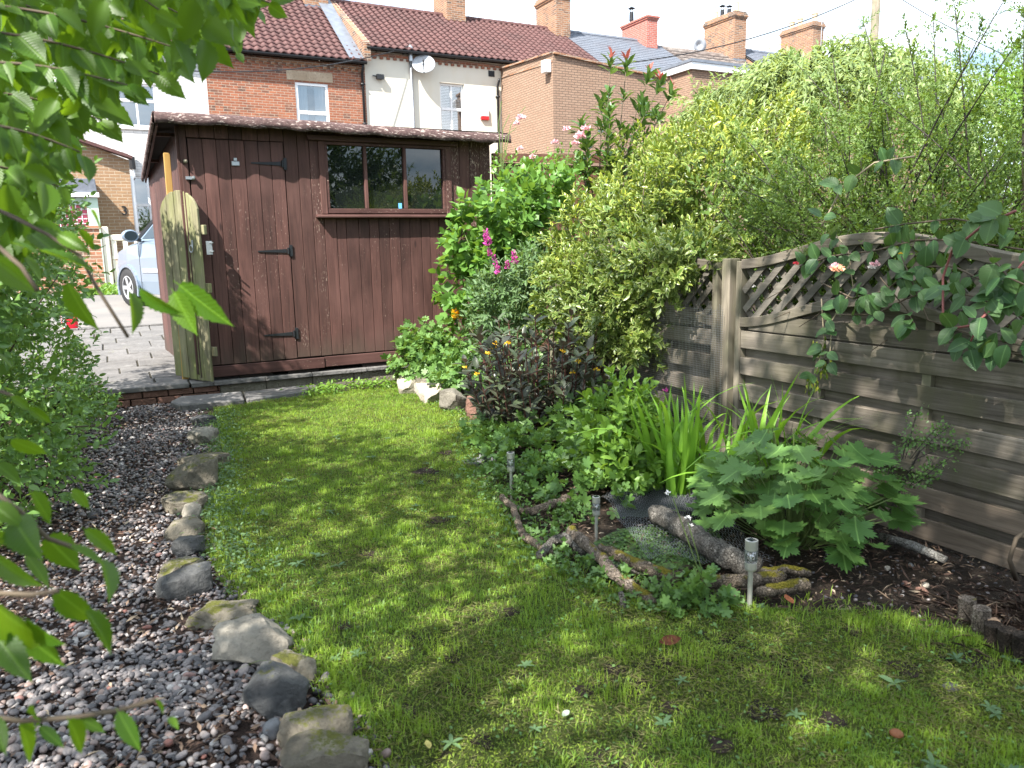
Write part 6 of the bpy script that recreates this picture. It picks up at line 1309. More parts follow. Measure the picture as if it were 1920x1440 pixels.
# large lobed leaves: each leaf a part
def leaf_mesh(tmpl, mat, name='leaf', smooth=True):
    return fast_mesh(name, tmpl[0], tmpl[1], mat, None, smooth)
anm = [leaf_mesh(lobed(5, .36+.05*k, .10, 2.45+.1*k, .25+.15*k, 10), VL['anem']) for k in range(3)]
def orient(A, N):
    A = Vector(A).normalized(); N = Vector(N); N = (N-A*N.dot(A)).normalized(); B = N.cross(A); return Matrix((A, B, N)).transposed().to_euler()
t = thing('lobed_leaf_plant', 'big clump of dark green deeply lobed leaves beside the soil', 'plant', None, at_floor(2.62, 2.34)); mb = MB()
for k in range(190):
    a = rs.uniform(0, 6.28); r_ = math.sqrt(rs.random()); x, y = .40*r_*math.cos(a), .42*r_*math.sin(a); h = .45*math.sqrt(max(0, 1-.80*r_*r_))*rs.uniform(.35, 1.12)+.02; L = rs.uniform(.055, .165)
    A = (math.cos(a)*.8+rs.gauss(0, .35)-.35, math.sin(a)*.8+rs.gauss(0, .35)-.35, rs.uniform(-.85, .2)); child(t, 'leaf', rs.choice(anm), (x, y, h), orient(A, (math.cos(a)*.5+rs.gauss(0, .2)-.2, math.sin(a)*.5+rs.gauss(0, .2)-.3, 1)), (L, L, L))
    mb.tube([(x*.3, y*.3, 0), (x*.7, y*.7, h*.7), (x, y, h)], .0028, 4)
mb.build('stalks', M['greenstem'], t, fix=False)
# cotoneaster sprig before the fence
t = thing('small_twiggy_shrub', 'thin twiggy shrub with tiny dark leaves against the lower fence slats', 'shrub', None, at_floor(3.12, 2.14)); b0 = np.array(t.location); mb = MB(); LP = []
tips_ = [(1665, 860), (1650, 890), (1700, 830), (1740, 880), (1780, 860), (1810, 830), (1760, 800), (1720, 770), (1690, 900), (1740, 900), (1780, 800), (1660, 920)]
mb.tube([Vector(at_x(1662, 972, 3.12)-b0), Vector(at_x(1690, 915, 3.10)-b0), Vector(at_x(1725, 845, 3.10)-b0)], [.006, .005, .004], 5)
for px, py in tips_:
    e = at_x(px, py, 3.08)-b0; s0 = at_x(1690+(px-1690)*.25, 915 if py > 850 else 860, 3.1)-b0; cv = arch(s0, e, .02, 6); mb.tube([Vector(c) for c in cv], .0022, 4)
    for k in range(2, 6):
        for s in range(16): LP.append(cv[k]+rng.normal(0, .022, 3))
mb.build('stems', M['darkstem'], t); LP = np.array(LP); n = len(LP); leaves_obj('foliage', [leaves_np(LP, sphere_dirs(n, rng), sphere_dirs(n, rng)*.7+np.array([-.5, -.2, .7]), np.full(n, .017), np.full(n, .010), DIAM, rng.random(n)*.5)], L_['hedge'], t)
# honeysuckle over the fence: every leaf a part
hm = []
for k in range(4):
    n = 8; V, F = [], []
    for i in range(n+1):
        s = i/n; w = .30*math.sin(math.pi*s**.85)**.75*(1+.08*k); zz = -.18*s*s*(.5+.5*k)+.02; V += [(s, -w, zz+.10*w*(1+k)), (s, 0, zz), (s, w, zz+.10*w*(1+k))]
    for i in range(n): q = 3*i; F += [(q, q+1, q+4, q+3), (q+1, q+2, q+5, q+4)]
    mb = MB(); mb.v, mb.f = V, F; hm.append(mb.mesh('leaf', VL['honey'], True, False))
t = thing('honeysuckle', 'honeysuckle vine with large leaves and pink flowers over the fence top', 'climbing plant', None, at_floor(3.2, 2.3)); b0 = np.array(t.location); rs = random.Random(31)
vines = [([(1905, 395), (1840, 425), (1785, 470), (1768, 520), (1768, 590), (1790, 615), (1825, 610), (1860, 580)], 2.98, 'redstem', .005, .55), ([(1540, 530), (1600, 560), (1660, 545), (1720, 500), (1790, 500), (1870, 540), (1930, 560)], 3.12, 'stem', .004, 1.0), ([(1500, 500), (1560, 480), (1640, 470), (1720, 450), (1800, 450), (1930, 470)], 3.16, 'stem', .004, 1.0),
         ([(1570, 590), (1640, 590), (1700, 560), (1760, 540), (1840, 560), (1925, 600)], 3.06, 'stem', .004, 1.0), ([(1920, 490), (1880, 540), (1850, 580), (1820, 640)], 3.05, 'redstem', .004, .8), ([(1560, 430), (1590, 470), (1600, 540), (1560, 600), (1555, 680)], 3.18, 'palestem', .003, .7), ([(1540, 425), (1580, 350), (1640, 305), (1715, 293)], 3.0, 'palestem', .004, .45), ([(1540, 560), (1545, 640), (1530, 700)], 3.17, 'palestem', .003, .7), ([(1780, 640), (1850, 660), (1930, 665)], 3.1, 'stem', .004, .6), ([(1690, 480), (1740, 600), (1830, 630), (1925, 650)], 3.1, 'stem', .003, .9), ([(1640, 430), (1700, 420), (1790, 410), (1900, 430)], 3.2, 'stem', .004, .9), ([(1650, 520), (1700, 580), (1720, 620)], 3.05, 'stem', .003, .9), ([(1850, 470), (1890, 520), (1935, 540)], 3.0, 'stem', .003, 1.0)]
for path, x, mt, r_, dens in vines:
    pts = [Vector(at_x(px, py, x+rs.uniform(-.03, .03))-b0) for px, py in path]; q = []
    for i in range(len(pts)-1): q += [pts[i].lerp(pts[i+1], k/4) for k in range(4)]
    q.append(pts[-1]); MB().tube(q, r_, 6).build('vine', M[mt], t, smooth=True)
    for i in range(1, len(q), 1):
        if rs.random() > dens*.66: continue
        ax = (q[i]-q[i-1]).normalized()
        for sgn in (1, -1):
            A = ax*.3+Vector((-.45, rs.gauss(0, .5), rs.uniform(-.5, .35)))+ax.cross(Vector((1, 0, 0)))*sgn*.9; L = rs.uniform(.048, .095); child(t, 'leaf', rs.choice(hm), q[i]+Vector((rs.uniform(-.05, .01), 0, 0)), orient(A, (-.75+rs.gauss(0, .3), rs.gauss(0, .3)-.2, .8)), (L, L*rs.uniform(.9, 1.2), L))
for px, py, r_, c in ((1572, 508, .036, 'peach'), (1565, 503, .028, 'pink'), (1640, 497, .026, 'pink'), (1634, 503, .02, 'white'), (1492, 496, .018, 'crimson'), (1688, 476, .010, 'yellow')): bloom(t, 'flower', at_x(px, py, 3.05)-b0, r_, FLW[c], 30, flat=1.0)
for px, py in ((1540, 650), (1545, 690), (1523, 715)):
    P = np.array([at_x(px, py, 3.2)-b0]*26)+rng.normal(0, .022, (26, 3)); leaves_obj('wilted_leaves', [leaves_np(P, sphere_dirs(26, rng)*.4+np.array([0, 0, -1]), sphere_dirs(26, rng), np.full(26, .035), np.full(26, .014), DIAM, rng.random(26)*.9)], L_['gold'], t)
# bent woody stem at the picture edge
o = MB().tube([Vector(at_z(1905, 1085, -.05)), Vector(at_y(1893, 1050, 1.62)), Vector(at_y(1905, 1010, 1.62)), Vector(at_y(1935, 985, 1.62))], [.011, .009, .008, .007], 7).build('bent_stem', M['stem'], smooth=True); tag(o, 'bent brown woody stem rising from the soil at the right edge', 'stem')

# ------------------------------------------------------------------ elm overhead, with leaves close to the camera
def elm_leaf_mesh(seed):
    rr = random.Random(seed); n = 18; V, F = [], []; bend = rr.uniform(.05, .22); fold = rr.uniform(.10, .40); asym = rr.uniform(.88, 1.12)
    for i in range(n+1):
        s = i/n; w = .268*(math.sin(math.pi*min(1, s**.72))**.85) if s < .74 else .268*(math.sin(math.pi*.74**.72)**.85)*((1-s)/.26)**1.25
        zz = -bend*s*s; se = (1+.09*(1 if i % 2 else -1)) if 0 < i < n else 1; vv = .004*(1 if i % 2 else -1); wl, wr = w*se*asym, w*se/asym
        V += [(s-.02*(i % 2), -wl, zz+fold*wl+vv), (s, -wl*.5, zz+fold*wl*.45-vv*.5), (s, 0, zz), (s, wr*.5, zz+fold*wr*.45-vv*.5), (s-.02*(i % 2), wr, zz+fold*wr+vv)]
    for i in range(n):
        for j in range(4): k = 5*i+j; F.append((k, k+1, k+6, k+5))
    V += [(-.10, -.008, .02), (-.10, .008, .02), (0, .012, 0), (0, -.012, 0)]; k = 5*(n+1); F.append((k, k+3, k+2, k+1))
    mb = MB(); mb.v, mb.f = V, F; return mb.mesh('leaf', VL['elm'], True, False)
EM = [elm_leaf_mesh(k) for k in range(7)]; rs = random.Random(77)
def put_leaf(parent, b, tip, depth, dd=0.0, wsc=1.0, nj=.55):
    p0 = Vector(at_d(b[0], b[1], depth)); p1 = Vector(at_d(tip[0], tip[1], depth+dd)); A = p1-p0; L = A.length
    N = Vector(-ray(b[0], b[1])).normalized()+Vector((rs.gauss(0, nj), rs.gauss(0, nj), rs.gauss(0, nj)+.5)); child(parent, 'leaf', rs.choice(EM), p0, orient(A, N), (L, L*wsc*rs.uniform(.88, 1.15), L))
et = thing('elm_tree', 'overhanging elm tree whose large toothed leaves fill the top left', 'tree')
MB().tube([(-2.3, .2, -.1), (-2.2, .25, 1.5), (-1.9, .4, 3.2), (-1.5, .8, 4.6), (-1.0, 1.1, 5.6)], [.17, .14, .12, .08, .04], 10, True, .05).build('trunk', M['greybark'], et, smooth=True)
tw = [((-120, -150), (505, 5), 1.55, 1.65, 19), ((-120, -80), (440, 95), 1.7, 2.0, 15), ((-120, 0), (345, 95), 1.5, 1.6, 16), ((-120, 50), (300, 140), 1.45, 1.6, 11), ((-120, 120), (240, 160), 1.4, 1.5, 14), ((-120, 170), (190, 225), 1.6, 1.8, 11), ((-120, 230), (150, 285), 1.25, 1.4, 10), ((-120, 310), (110, 350), 1.5, 1.7, 9), ((-120, 380), (75, 430), 1.35, 1.5, 10), ((-120, 430), (45, 480), 1.45, 1.6, 7), ((60, -170), (430, -10), 1.35, 1.45, 16), ((-80, -200), (300, 20), 1.3, 1.4, 15), ((-120, -40), (180, 80), 1.9, 2.1, 12), ((-120, 90), (130, 200), 2.1, 2.3, 12), ((-60, -120), (395, 55), 1.95, 2.15, 14), ((-120, 270), (90, 380), 2.0, 2.2, 9)]
nl = 0
for a, b, d0, d1, n in tw:
    pts = []
    for k in range(n+1):
        s = k/n; sag = 18*math.sin(math.pi*s); pts.append((a[0]+(b[0]-a[0])*s, a[1]+(b[1]-a[1])*s-sag, d0+(d1-d0)*s))
    br = MB().tube([Vector(at_d(*p)) for p in pts], [.0038*(1-.6*k/n) for k in range(n+1)], 6).build('branch', M['stem'], et, smooth=True)
    for k in range(2, n+1):
        x, y, d = pts[k]
        for q in range(2 if rs.random() < .35 else 1):
            L = rs.uniform(.045, .082)*PF/d*rs.uniform(.7, 1.0); an = rs.gauss(.28, .42)+(.5 if k == n else 0); put_leaf(br, (x+rs.uniform(-8, 8), y+rs.uniform(-2, 6)), (x+math.sin(an)*L, y+math.cos(an)*L), d, rs.gauss(0, .02), 1.0); nl += 1
LP, LA, LN, LL_ = [], [], [], []
for k in range(1700):
    px = rs.uniform(-80, 470); py = rs.uniform(-80, 560)
    lim = float(np.interp(px, [-80, 0, 60, 110, 150, 200, 300, 380, 440, 490], [560, 520, 440, 330, 270, 190, 150, 110, 80, 20]))
    if py > lim-30: continue
    d = rs.uniform(1.5, 3.0); L = rs.uniform(.055, .09); an = rs.gauss(.3, .5); p0 = at_d(px, py, d); p1 = at_d(px+math.sin(an)*L*PF/d, py+math.cos(an)*L*PF/d, d+rs.gauss(0, .03)); LP.append(p0); LA.append(p1-p0); LL_.append(L); LN.append(-ray(px, py)+np.array([rs.gauss(0, .5), rs.gauss(0, .5), rs.gauss(0, .5)+.4]))
me_ = EM[2]; tv = np.array([v.co[:] for v in me_.vertices]); tf = np.array([list(p.vertices) for p in me_.polygons]); n = len(LP)
leaves_obj('distant_leaves', [leaves_np(np.array(LP), np.array(LA), np.array(LN), np.array(LL_), np.array(LL_), (tv, [tf]), rng.random(n)*.999)], L_['elmfar'], et, 'stuff', True)
P, D = blob_tips([(-1.0, 1.2, 5.5, 1.5, 1.9, 1.2), (-1.75, 2.5, 3.9, .95, 1.3, .9), (-1.9, -.9, 4.4, 1.6, 1.8, 1.4), (-.3, -.5, 5.9, 1.2, 1.4, .9), (-.9, -.3, 4.6, 1.3, 1.3, 1.0), (-2.3, 1.0, 2.9, .9, 1.6, 1.0), (-1.2, -1.6, 4.2, 1.2, 1.2, 1.0)], 3600, rng, (.2, 1.05), -.1); S = sprigs(P, D, rng, 6, slen=.3, L=.11, W=.065)
leaves_obj('crown', [leaves_np(*S[:5], DIAM, rng.random(len(S[0]))*.999)], L_['elmstuff'], et)
# suckers hanging at the left edge
es = thing('elm_sucker', 'young elm shoots with hanging leaves in front of the gravel path', 'sapling')
def shoot(path, d, leaves, r=.003):
    br = MB().tube([Vector(at_d(px, py, d)) for px, py in path], r, 6).build('twig', M['stem'], es, smooth=True)
    for b, tip, w in leaves: put_leaf(br, b, tip, d+rs.uniform(-.04, .04), rs.gauss(0, .03), w*.85, .75)
shoot([(-30, 380), (90, 440), (150, 480), (182, 540), (240, 632)], 1.15, [((128, 530), (172, 632), 1.05), ((243, 548), (263, 624), 1.15), ((262, 542), (332, 596), .9), ((326, 548), (366, 630), 1.05), ((336, 534), (432, 614), .85), ((75, 470), (190, 508), .9), ((110, 440), (165, 470), .9), ((60, 440), (120, 475), 1.0), ((150, 430), (178, 468), .9), ((170, 395), (192, 430), .9)], .0028)
shoot([(-40, 430), (40, 500), (70, 545)], 1.0, [((-20, 480), (72, 552), 1.0), ((20, 455), (78, 470), .9)])
shoot([(-40, 900), (40, 960), (90, 1010), (150, 1030)], .95, [((58, 923), (103, 985), .9), ((136, 917), (169, 956), .9), ((29, 977), (62, 1039), 1.2), ((87, 1008), (146, 1065), 1.1), ((132, 1024), (200, 1058), .9), ((188, 1048), (222, 1113), .8), ((159, 993), (226, 1041), .7), ((-5, 1047), (62, 1107), .9), ((50, 1043), (97, 1100), 1.1), ((-20, 1000), (30, 1020), 1.0), ((-10, 950), (40, 985), 1.0)])
shoot([(-40, 1110), (60, 1115), (110, 1108)], .85, [((104, 1107), (182, 1172), .85), ((160, 1145), (222, 1224), .8), ((-15, 1130), (72, 1220), 1.0), ((20, 1168), (120, 1258), .9), ((50, 1160), (118, 1215), .9), ((-8, 1190), (58, 1278), .8)])
shoot([(-40, 1340), (40, 1352), (140, 1345), (230, 1330), (290, 1312)], .9, [((36, 1355), (72, 1430), 1.2), ((74, 1362), (122, 1403), .8), ((128, 1350), (167, 1415), .9), ((150, 1348), (199, 1372), .8), ((222, 1335), (264, 1411), .75), ((287, 1311), (312, 1332), .9), ((318, 1345), (335, 1367), .9), ((-15, 1345), (10, 1415), 1.0), ((50, 1335), (85, 1352), .8)])
shoot([(-40, 720), (20, 740), (60, 770)], 1.2, [((22, 743), (62, 772), .9), ((52, 764), (102, 795), .8), ((22, 825), (90, 856), 1.0), ((-20, 650), (30, 690), 1.0), ((-10, 870), (40, 900), 1.0)])
print('elm leaves', nl)

# ------------------------------------------------------------------ grass, weeds, gravel, litter
def noise_at(x, y, s, off=0.0): return np.array([mnoise.noise((a*s, b*s, off)) for a, b in zip(x, y)])
def gz_np(x, y): return np.array([gz(float(a), float(b)) for a, b in zip(x, y)])
def in_lawn(x, y): return (x > lawn_l(y)-.02) & (x < lawn_r(y)+.03) & (y < 7.05)
def visible(x, y): 
    v = np.stack([x, y, np.full_like(x, -EYE)], 1); k = v@fwd; u = PW/2+PF*(v@rgt)/np.maximum(k, .1); w = PH/2-PF*(v@upv)/np.maximum(k, .1); return (k > .4) & (u > -120) & (u < PW+120) & (w < PH+160)
def blades(P, H, W, rng, tint, lean=.45):
    n = len(P); a = rng.uniform(0, 6.28, n); l = np.abs(rng.normal(0, lean, n)); d = np.stack([np.cos(a), np.sin(a), np.zeros(n)], 1); sd = np.stack([-np.sin(a), np.cos(a), np.zeros(n)], 1)*(W/2)[:, None]
    m_ = P+d*(H*l*.35)[:, None]+np.array([0, 0, 1])*(H*.62)[:, None]; tp = P+d*(H*l*1.0)[:, None]+np.array([0, 0, 1])*(H*np.sqrt(np.maximum(.1, 1-.5*l*l)))[:, None]
    V = np.stack([P-sd, P+sd, m_-sd*.75, m_+sd*.75, tp], 1).reshape(-1, 3); o = (np.arange(n)*5)[:, None]
    return V, [o+np.array([0, 1, 3, 2]), o+np.array([2, 3, 4])], np.repeat(tint, 5)
n = 400000; y = .7+6.4*rng.random(n)**1.75; x = rng.uniform(.2, 2.75, n); k = in_lawn(x, y) & visible(x, y); x, y = x[k], y[k]
c1 = noise_at(x, y, 3.4); c2 = noise_at(x, y, 11.0, 4.0); c3 = noise_at(x, y, 1.3, 8.0)
edge = np.minimum(x-lawn_l(y), lawn_r(y)-x)
c4 = noise_at(x, y, 2.1, 15.0); near = np.clip((4.2-y)/2.0, 0, 1)
bare = [(822, 975, .07), (800, 885, .11), (835, 850, .08), (1700, 1250, .07), (905, 1392, .045), (1250, 1330, .05), (1430, 1335, .07), (765, 1340, .05), (690, 1040, .05), (1095, 1300, .045), (1560, 1352, .055), (1835, 1235, .08), (1150, 1260, .05), (960, 1150, .045), (640, 1180, .05), (850, 1240, .04), (1350, 1400, .05), (1600, 1180, .05)]
bxy = [(float(at_z(p, q)[0]), float(at_z(p, q)[1]), r_) for p, q, r_ in bare]
soilf = np.zeros(len(x))
for bx, by, r_ in bxy: soilf = np.maximum(soilf, np.exp(-(((x-bx)/r_)**2+((y-by)/(r_*1.2))**2)*(1+.5*np.sin(np.arctan2(y-by, x-bx)*3+bx*9))))
dens = np.clip(1-1.25*soilf, 0, 1)*np.clip(.80+.55*c1+.4*c2+.18*(y-3.0)/2.0-near*np.clip(c4*1.9+.10, 0, .70), .10, 1.0); k = rng.random(len(x)) < dens; x, y, c1, c2, c3, edge = x[k], y[k], c1[k], c2[k], c3[k], edge[k]
tuft = np.clip(c2*2.2-.25, 0, 1); H = (.010+.011*rng.random(len(x))+.026*tuft*rng.random(len(x)))*(1+.2*(edge < .06))*(1+.10*c3); W = rng.uniform(.0016, .0034, len(x))
tint = np.clip(.45+.5*c3-.25*tuft+rng.normal(0, .18, len(x)), 0, .999); P = np.stack([x, y, gz_np(x, y)-.002], 1); print('grass blades', len(x))
leaves_obj('grass', [blades(P, H, W, rng, tint, .85)], L_['grass'], None)
n = 60000; y = 1.0+6*rng.random(n)**1.5; x = rng.uniform(.2, 2.75, n); k = in_lawn(x, y) & visible(x, y); x, y = x[k], y[k]; k = rng.random(len(x)) < np.clip(.55-noise_at(x, y, 3.4)*1.1+.5*noise_at(x, y, 2.1, 15.0), .12, .95); x, y = x[k], y[k]
P = np.stack([x, y, gz_np(x, y)+.008], 1); n = len(x); A = np.stack([rng.normal(size=n), rng.normal(size=n), rng.normal(0, .25, n)], 1); leaves_obj('dry_grass', [leaves_np(P, A, np.array([0, 0, 1])+rng.normal(0, .3, (n, 3)), rng.uniform(.012, .045, n), np.full(n, .0014), DIAM, rng.random(n))], L_['drygrass'], None)
n = 5500; y = 1.0+6*rng.random(n)**1.4; x = rng.uniform(.2, 2.75, n); k = in_lawn(x, y) & visible(x, y); x, y = x[k], y[k]; k = rng.random(len(x)) < np.clip(.35+noise_at(x, y, 2.7, 20.)*1.3, .04, 1); x, y = x[k], y[k]; n = len(x)
P = np.stack([x, y, gz_np(x, y)+rng.uniform(.010, .024, n)], 1); leaves_obj('clover', [leaves_np(P, np.stack([rng.normal(size=n), rng.normal(size=n), rng.normal(0, .2, n)], 1), np.array([0, 0, 1])+rng.normal(0, .25, (n, 3)), rng.uniform(.008, .017, n), rng.uniform(.006, .012, n), OVAL, rng.random(n)*.999)], L_['geran'], None)
mb = MB()
for bx, by, r_ in bxy:
    n0 = len(mb.v); mb.v.append((bx, by, gz(bx, by)+.004))
    for j in range(20):
        a = j*math.pi/10; q = r_*(.62+.22*mnoise.noise((bx*9+math.cos(a)*1.5, by*9+math.sin(a)*1.5, 0))+.12*math.sin(a*3+bx*7)); X, Y = bx+q*math.cos(a), by+q*1.15*math.sin(a); mb.v.append((X, Y, gz(X, Y)+.0035))
    mb.f += [(n0, n0+1+j, n0+1+(j+1) % 20) for j in range(20)]
mb.build('bare_soil', M['soil'], None, kind='stuff', fix=False)
n = 90; y = .9+4.6*rng.random(n)**1.4; x = rng.uniform(.4, 2.5, n); k = in_lawn(x, y); x, y = x[k], y[k]; BP, BH, BT = [], [], []
for a, b in zip(x, y):
    m_ = int(rng.uniform(40, 110)); rr = rng.uniform(.018, .05); q = rng.normal(0, rr, (m_, 2)); BP.append(np.stack([a+q[:, 0], b+q[:, 1], np.full(m_, gz(a, b)-.002)], 1)); BH.append(rng.uniform(.025, .06, m_)); BT.append(np.full(m_, rng.uniform(.05, .4)))
BP, BH, BT = map(np.concatenate, (BP, BH, BT)); leaves_obj('grass_tufts', [blades(BP, BH, rng.uniform(.0018, .0032, len(BP)), rng, np.clip(BT+rng.normal(0, .1, len(BP)), 0, .99), .55)], L_['grass'], None)
n = 70; y = .9+4.5*rng.random(n)**1.4; x = rng.uniform(.4, 2.5, n); k = in_lawn(x, y); x, y = x[k], y[k]; RP, RA, RL = [], [], []
for a, b in zip(x, y):
    m_ = int(rng.uniform(5, 10)); an = rng.uniform(0, 6.28)+np.arange(m_)*2.4; RP.append(np.tile([a, b, gz(a, b)+.012], (m_, 1))); RA.append(np.stack([np.cos(an), np.sin(an), rng.uniform(.0, .5, m_)], 1)); RL.append(rng.uniform(.018, .045)*rng.uniform(.7, 1.2, m_))
RP, RA, RL = map(np.concatenate, (RP, RA, RL)); n = len(RP); leaves_obj('lawn_weeds', [leaves_np(RP, RA, np.array([0, 0, 1])+rng.normal(0, .2, (n, 3)), RL, RL*.38, OVAL, rng.random(n)*.999)], L_['catmint'], None)
# moss cushions between the grass
n = 170000; y = .7+3.3*rng.random(n)**1.5; x = rng.uniform(.2, 2.75, n); k = in_lawn(x, y) & visible(x, y); x, y = x[k], y[k]; k = rng.random(len(x)) < np.clip(.35+noise_at(x, y, 2.1, 15.0)*1.6+.5*noise_at(x, y, 9.0, 2.0), .02, 1); x, y = x[k], y[k]; n = len(x); print('moss', n)
P = np.stack([x, y, gz_np(x, y)+rng.uniform(.0, .010, n)], 1); leaves_obj('moss', [leaves_np(P, np.stack([rng.normal(size=n), rng.normal(size=n), np.abs(rng.normal(0, .8, n))], 1), sphere_dirs(n, rng)+np.array([0, 0, .5]), rng.uniform(.006, .013, n), rng.uniform(.002, .005, n), DIAM, np.clip(.5+.5*noise_at(x, y, 1.7, 40.)+rng.normal(0, .2, n), 0, .999))], L_['moss'], None)
# rough weeds along the path edge, shed foot and bed
def weed_strip(name, pts, n, H, L, mat, tmpl=OVAL, spread=.08):
    p = np.array(pts, float); s = rng.random(n)*(len(p)-1); i = s.astype(int); f = (s-i)[:, None]; q = p[i]*(1-f)+p[i+1]*f+rng.normal(0, spread, (n, 2)); z = gz_np(q[:, 0], q[:, 1]); P = np.stack([q[:, 0], q[:, 1], z+rng.random(n)*H], 1)
    return leaves_obj(name, [leaves_np(P, sphere_dirs(n, rng)*np.array([1, 1, .5]), np.array([0, 0, 1])+rng.normal(0, .4, (n, 3)), L*rng.uniform(.6, 1.2, n), L*.55*rng.uniform(.7, 1.2, n), tmpl, rng.random(n)*.999)], mat, None)
weed_strip('path_weeds', [(.78, 6.7), (.66, 6.1), (.58, 5.4), (.52, 4.9), (.44, 4.5), (.40, 4.1), (.38, 3.6), (.42, 3.1)], 2300, .055, .024, L_['catmint'])
weed_strip('shed_weeds', [(1.55, 7.0), (1.8, 7.1), (2.2, 7.1), (2.45, 7.0)], 600, .09, .045, L_['oval'])
weed_strip('bed_weeds', [(2.45, 6.2), (2.4, 5.2), (2.2, 4.8), (1.95, 4.3), (1.8, 3.8), (1.66, 3.2), (1.55, 2.7), (1.6, 2.2), (1.9, 1.95)], 2600, .05, .028, L_['ground'], LOBE3)
n = 4500; p = np.array([(.74, 6.8), (.64, 6.0), (.56, 5.2), (.46, 4.5), (.40, 3.9), (.40, 3.2), (.46, 2.7), (.52, 2.2), (.55, 1.8)]); s = rng.random(n)*(len(p)-1); i = s.astype(int); f = (s-i)[:, None]; q = p[i]*(1-f)+p[i+1]*f+rng.normal(0, .05, (n, 2)); P = np.stack([q[:, 0], q[:, 1], gz_np(q[:, 0], q[:, 1])-.003], 1); leaves_obj('edge_grass', [blades(P, rng.uniform(.015, .05, n), rng.uniform(.002, .0035, n), rng, rng.random(n)*.6, .95)], L_['grass'], None)
n = 2500; p = np.array([(1.5, 7.05), (2.4, 7.05), (2.45, 6.4), (2.4, 5.4), (1.9, 4.3), (1.62, 3.4), (1.52, 2.6), (1.6, 2.1), (2.2, 1.75), (2.5, 1.3)]); s = rng.random(n)*(len(p)-1); i = s.astype(int); f = (s-i)[:, None]; q = p[i]*(1-f)+p[i+1]*f+rng.normal(0, .06, (n, 2)); P = np.stack([q[:, 0], q[:, 1], gz_np(q[:, 0], q[:, 1])-.003], 1); leaves_obj('bed_edge_grass', [blades(P, rng.uniform(.015, .055, n), rng.uniform(.002, .0035, n), rng, rng.random(n)*.8, .95)], L_['grass'], None)
n = 900; a = rng.uniform(0, 6.28, n); r_ = rng.random(n)**.5; x, y = .15+.55*r_*np.cos(a), 17.6+.35*r_*np.sin(a); P = np.stack([x, y, gz_np(x, y)+rng.random(n)*.22*(1-r_)], 1); leaves_obj('gate_weeds', [leaves_np(P, sphere_dirs(n, rng)+np.array([0, 0, .4]), sphere_dirs(n, rng)*.6+np.array([0, -.3, .8]), np.full(n, .09), np.full(n, .05), OVAL, rng.random(n)*.999)], L_['oval'], None)
# creeping plant at the left foot of the patio
weed_strip('patio_foot_weeds', [(-.30, 7.3), (-.15, 7.4), (-.05, 7.42)], 260, .14, .055, L_['hedge'], OVAL, .05)
# gravel
def ico(sub):
    bm = bmesh.new(); bmesh.ops.create_icosphere(bm, subdivisions=sub, radius=1.0); v = np.array([p.co[:] for p in bm.verts]); f = np.array([[q.index for q in t.verts] for t in bm.faces]); bm.free(); return v, f
g = G('pebble'); a = g.n('ShaderNodeAttribute', {'attribute_name': 'tint'}).outputs['Fac']
c = g.ramp(a, [(0.0, (.036, .034, .037)), (.25, (.085, .080, .086)), (.50, (.145, .130, .130)), (.68, (.235, .205, .200)), (.80, (.19, .130, .110)), (.89, (.30, .275, .26)), (.965, (.46, .43, .41)), (.985, (.22, .09, .07))])
nn_ = g.noise(g.geo(), 130, 4); c = g.mix(g.ramp(nn_, [(.4, 0.0), (.7, .35)]), c, (.06, .055, .05)); g.pbr(c, .55, g.bump(nn_, .2, .002), .4); PEB = g.done()
def pebbles(name, x, y, s, sub, parent=None):
    tv, tf = ico(sub); n = len(x); sc = s[:, None]*np.stack([rng.uniform(.8, 1.35, n), rng.uniform(.7, 1.05, n), rng.uniform(.45, .75, n)], 1); a = rng.uniform(0, 6.28, n); t1, t2 = rng.normal(0, .25, n), rng.normal(0, .25, n)
    V = tv[None]*sc[:, None]; V = V*(1+.07*np.sin(tv[None, :, 0:1]*3+a[:, None, None])); ca, sa = np.cos(a)[:, None], np.sin(a)[:, None]; X, Y, Z = V[..., 0], V[..., 1], V[..., 2]; Z = Z+X*t1[:, None]+Y*t2[:, None]; V = np.stack([X*ca-Y*sa, X*sa+Y*ca, Z], -1)
    V += np.stack([x, y, gz_np(x, y)+s*rng.uniform(.05, .55, n)], 1)[:, None]; k = len(tv); F = (tf[None]+(np.arange(n)*k)[:, None, None]).reshape(-1, 3)
    o = bpy.data.objects.new(name, fast_mesh(name, V.reshape(-1, 3), [F], PEB, np.repeat(rng.random(n), k), True)); link(o, parent); o['kind'] = 'stuff'; return o
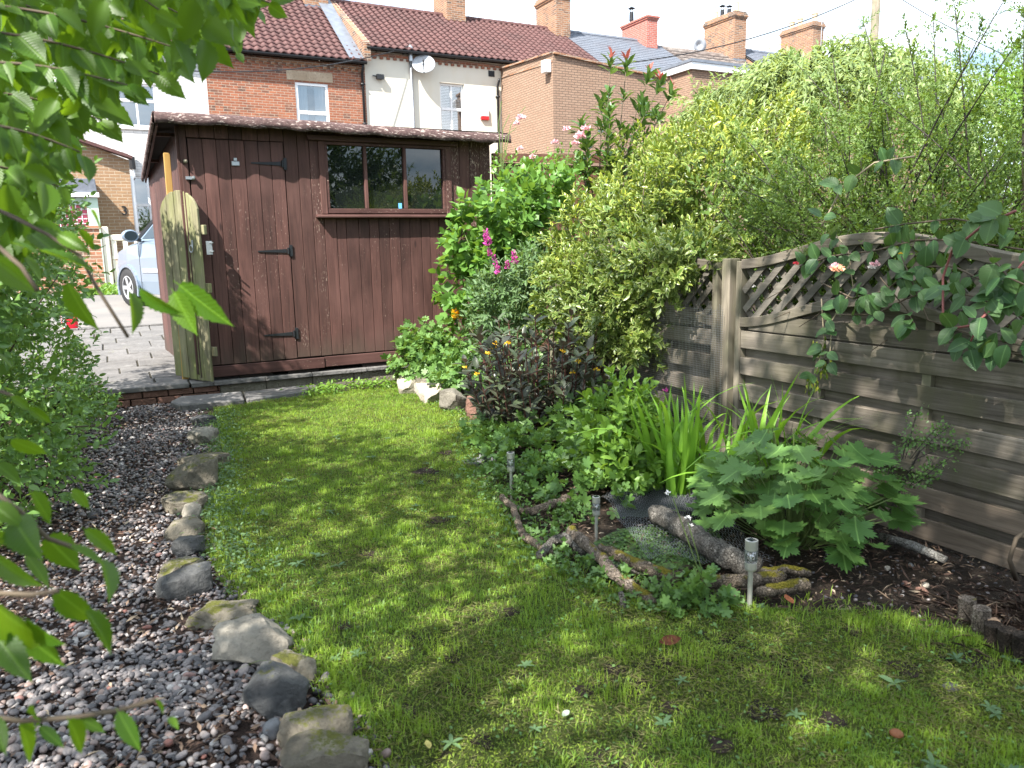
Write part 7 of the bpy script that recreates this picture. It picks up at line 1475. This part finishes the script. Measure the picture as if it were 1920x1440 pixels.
def pathpts(n, y0, y1):
    y = rng.uniform(y0, y1, n); x = rng.uniform(-.62, .62, n); k = (x < lawn_l(y)-.02+.05*rng.normal(size=n)) & (x > -.75) & visible(x, y); x, y = x[k], y[k]
    dn = noise_at(x, y, 2.2, 31.0); k = rng.random(len(x)) < np.clip(.92+.9*dn-.55*np.clip((-.15-x)*2.4, 0, 1)-.35*(y > 6.6), .08, 1); return x[k], y[k]
x, y = pathpts(9000, 1.4, 2.75); pebbles('gravel', x, y, .0082*np.exp(rng.normal(0, .30, len(x))), 2); print('gravel', len(x))
x, y = pathpts(17000, 2.75, 7.4); pebbles('far_gravel', x, y, .0088*np.exp(rng.normal(0, .28, len(x))), 1); print('far gravel', len(x))
n = 260; x, y = rng.uniform(2.25, 3.2, n), rng.uniform(1.0, 2.3, n); k = x > lawn_r(y)+.02; pebbles('soil_chips', x[k], y[k], rng.uniform(.003, .009, k.sum()), 1)
# litter: bark chips, twigs
g = G('leaf_litter'); a = g.n('ShaderNodeAttribute', {'attribute_name': 'tint'}).outputs['Fac']; g.pbr(g.ramp(a, [(0, (.030, .017, .012)), (.5, (.085, .050, .035)), (.8, (.19, .13, .09)), (1, (.34, .27, .19))]), .85); LIT = g.done()
def litter(name, x, y, L, W, flat=.3):
    n = len(x); P = np.stack([x, y, gz_np(x, y)+.006+rng.random(n)*.012], 1); return leaves_obj(name, [leaves_np(P, np.stack([rng.normal(size=n), rng.normal(size=n), rng.normal(0, flat, n)], 1), np.array([0, 0, 1])+rng.normal(0, .5, (n, 3)), L*rng.uniform(.5, 1.4, n), W*rng.uniform(.5, 1.5, n), DIAM, rng.random(n)**1.5)], LIT, None)
x, y = rng.uniform(-.75, .5, 7500), 1.5+5.9*rng.random(7500)**1.2; k = (x < lawn_l(y)+.02) & visible(x, y) & (rng.random(7500) < np.clip(.5-noise_at(x, y, 2.2, 31.0)*1.2+np.clip(-.1-x, 0, .4), .15, 1)); litter('path_litter', x[k], y[k], .035, .009)
x, y = rng.uniform(1.7, 3.25, 6000), rng.uniform(.9, 5.6, 6000); k = (x > lawn_r(y)-.04); litter('bed_litter', x[k], y[k], .035, .007)
x, y = rng.normal(2.75, .16, 900), rng.normal(1.35, .14, 900); litter('twig_litter', x, y, .08, .004, .25)
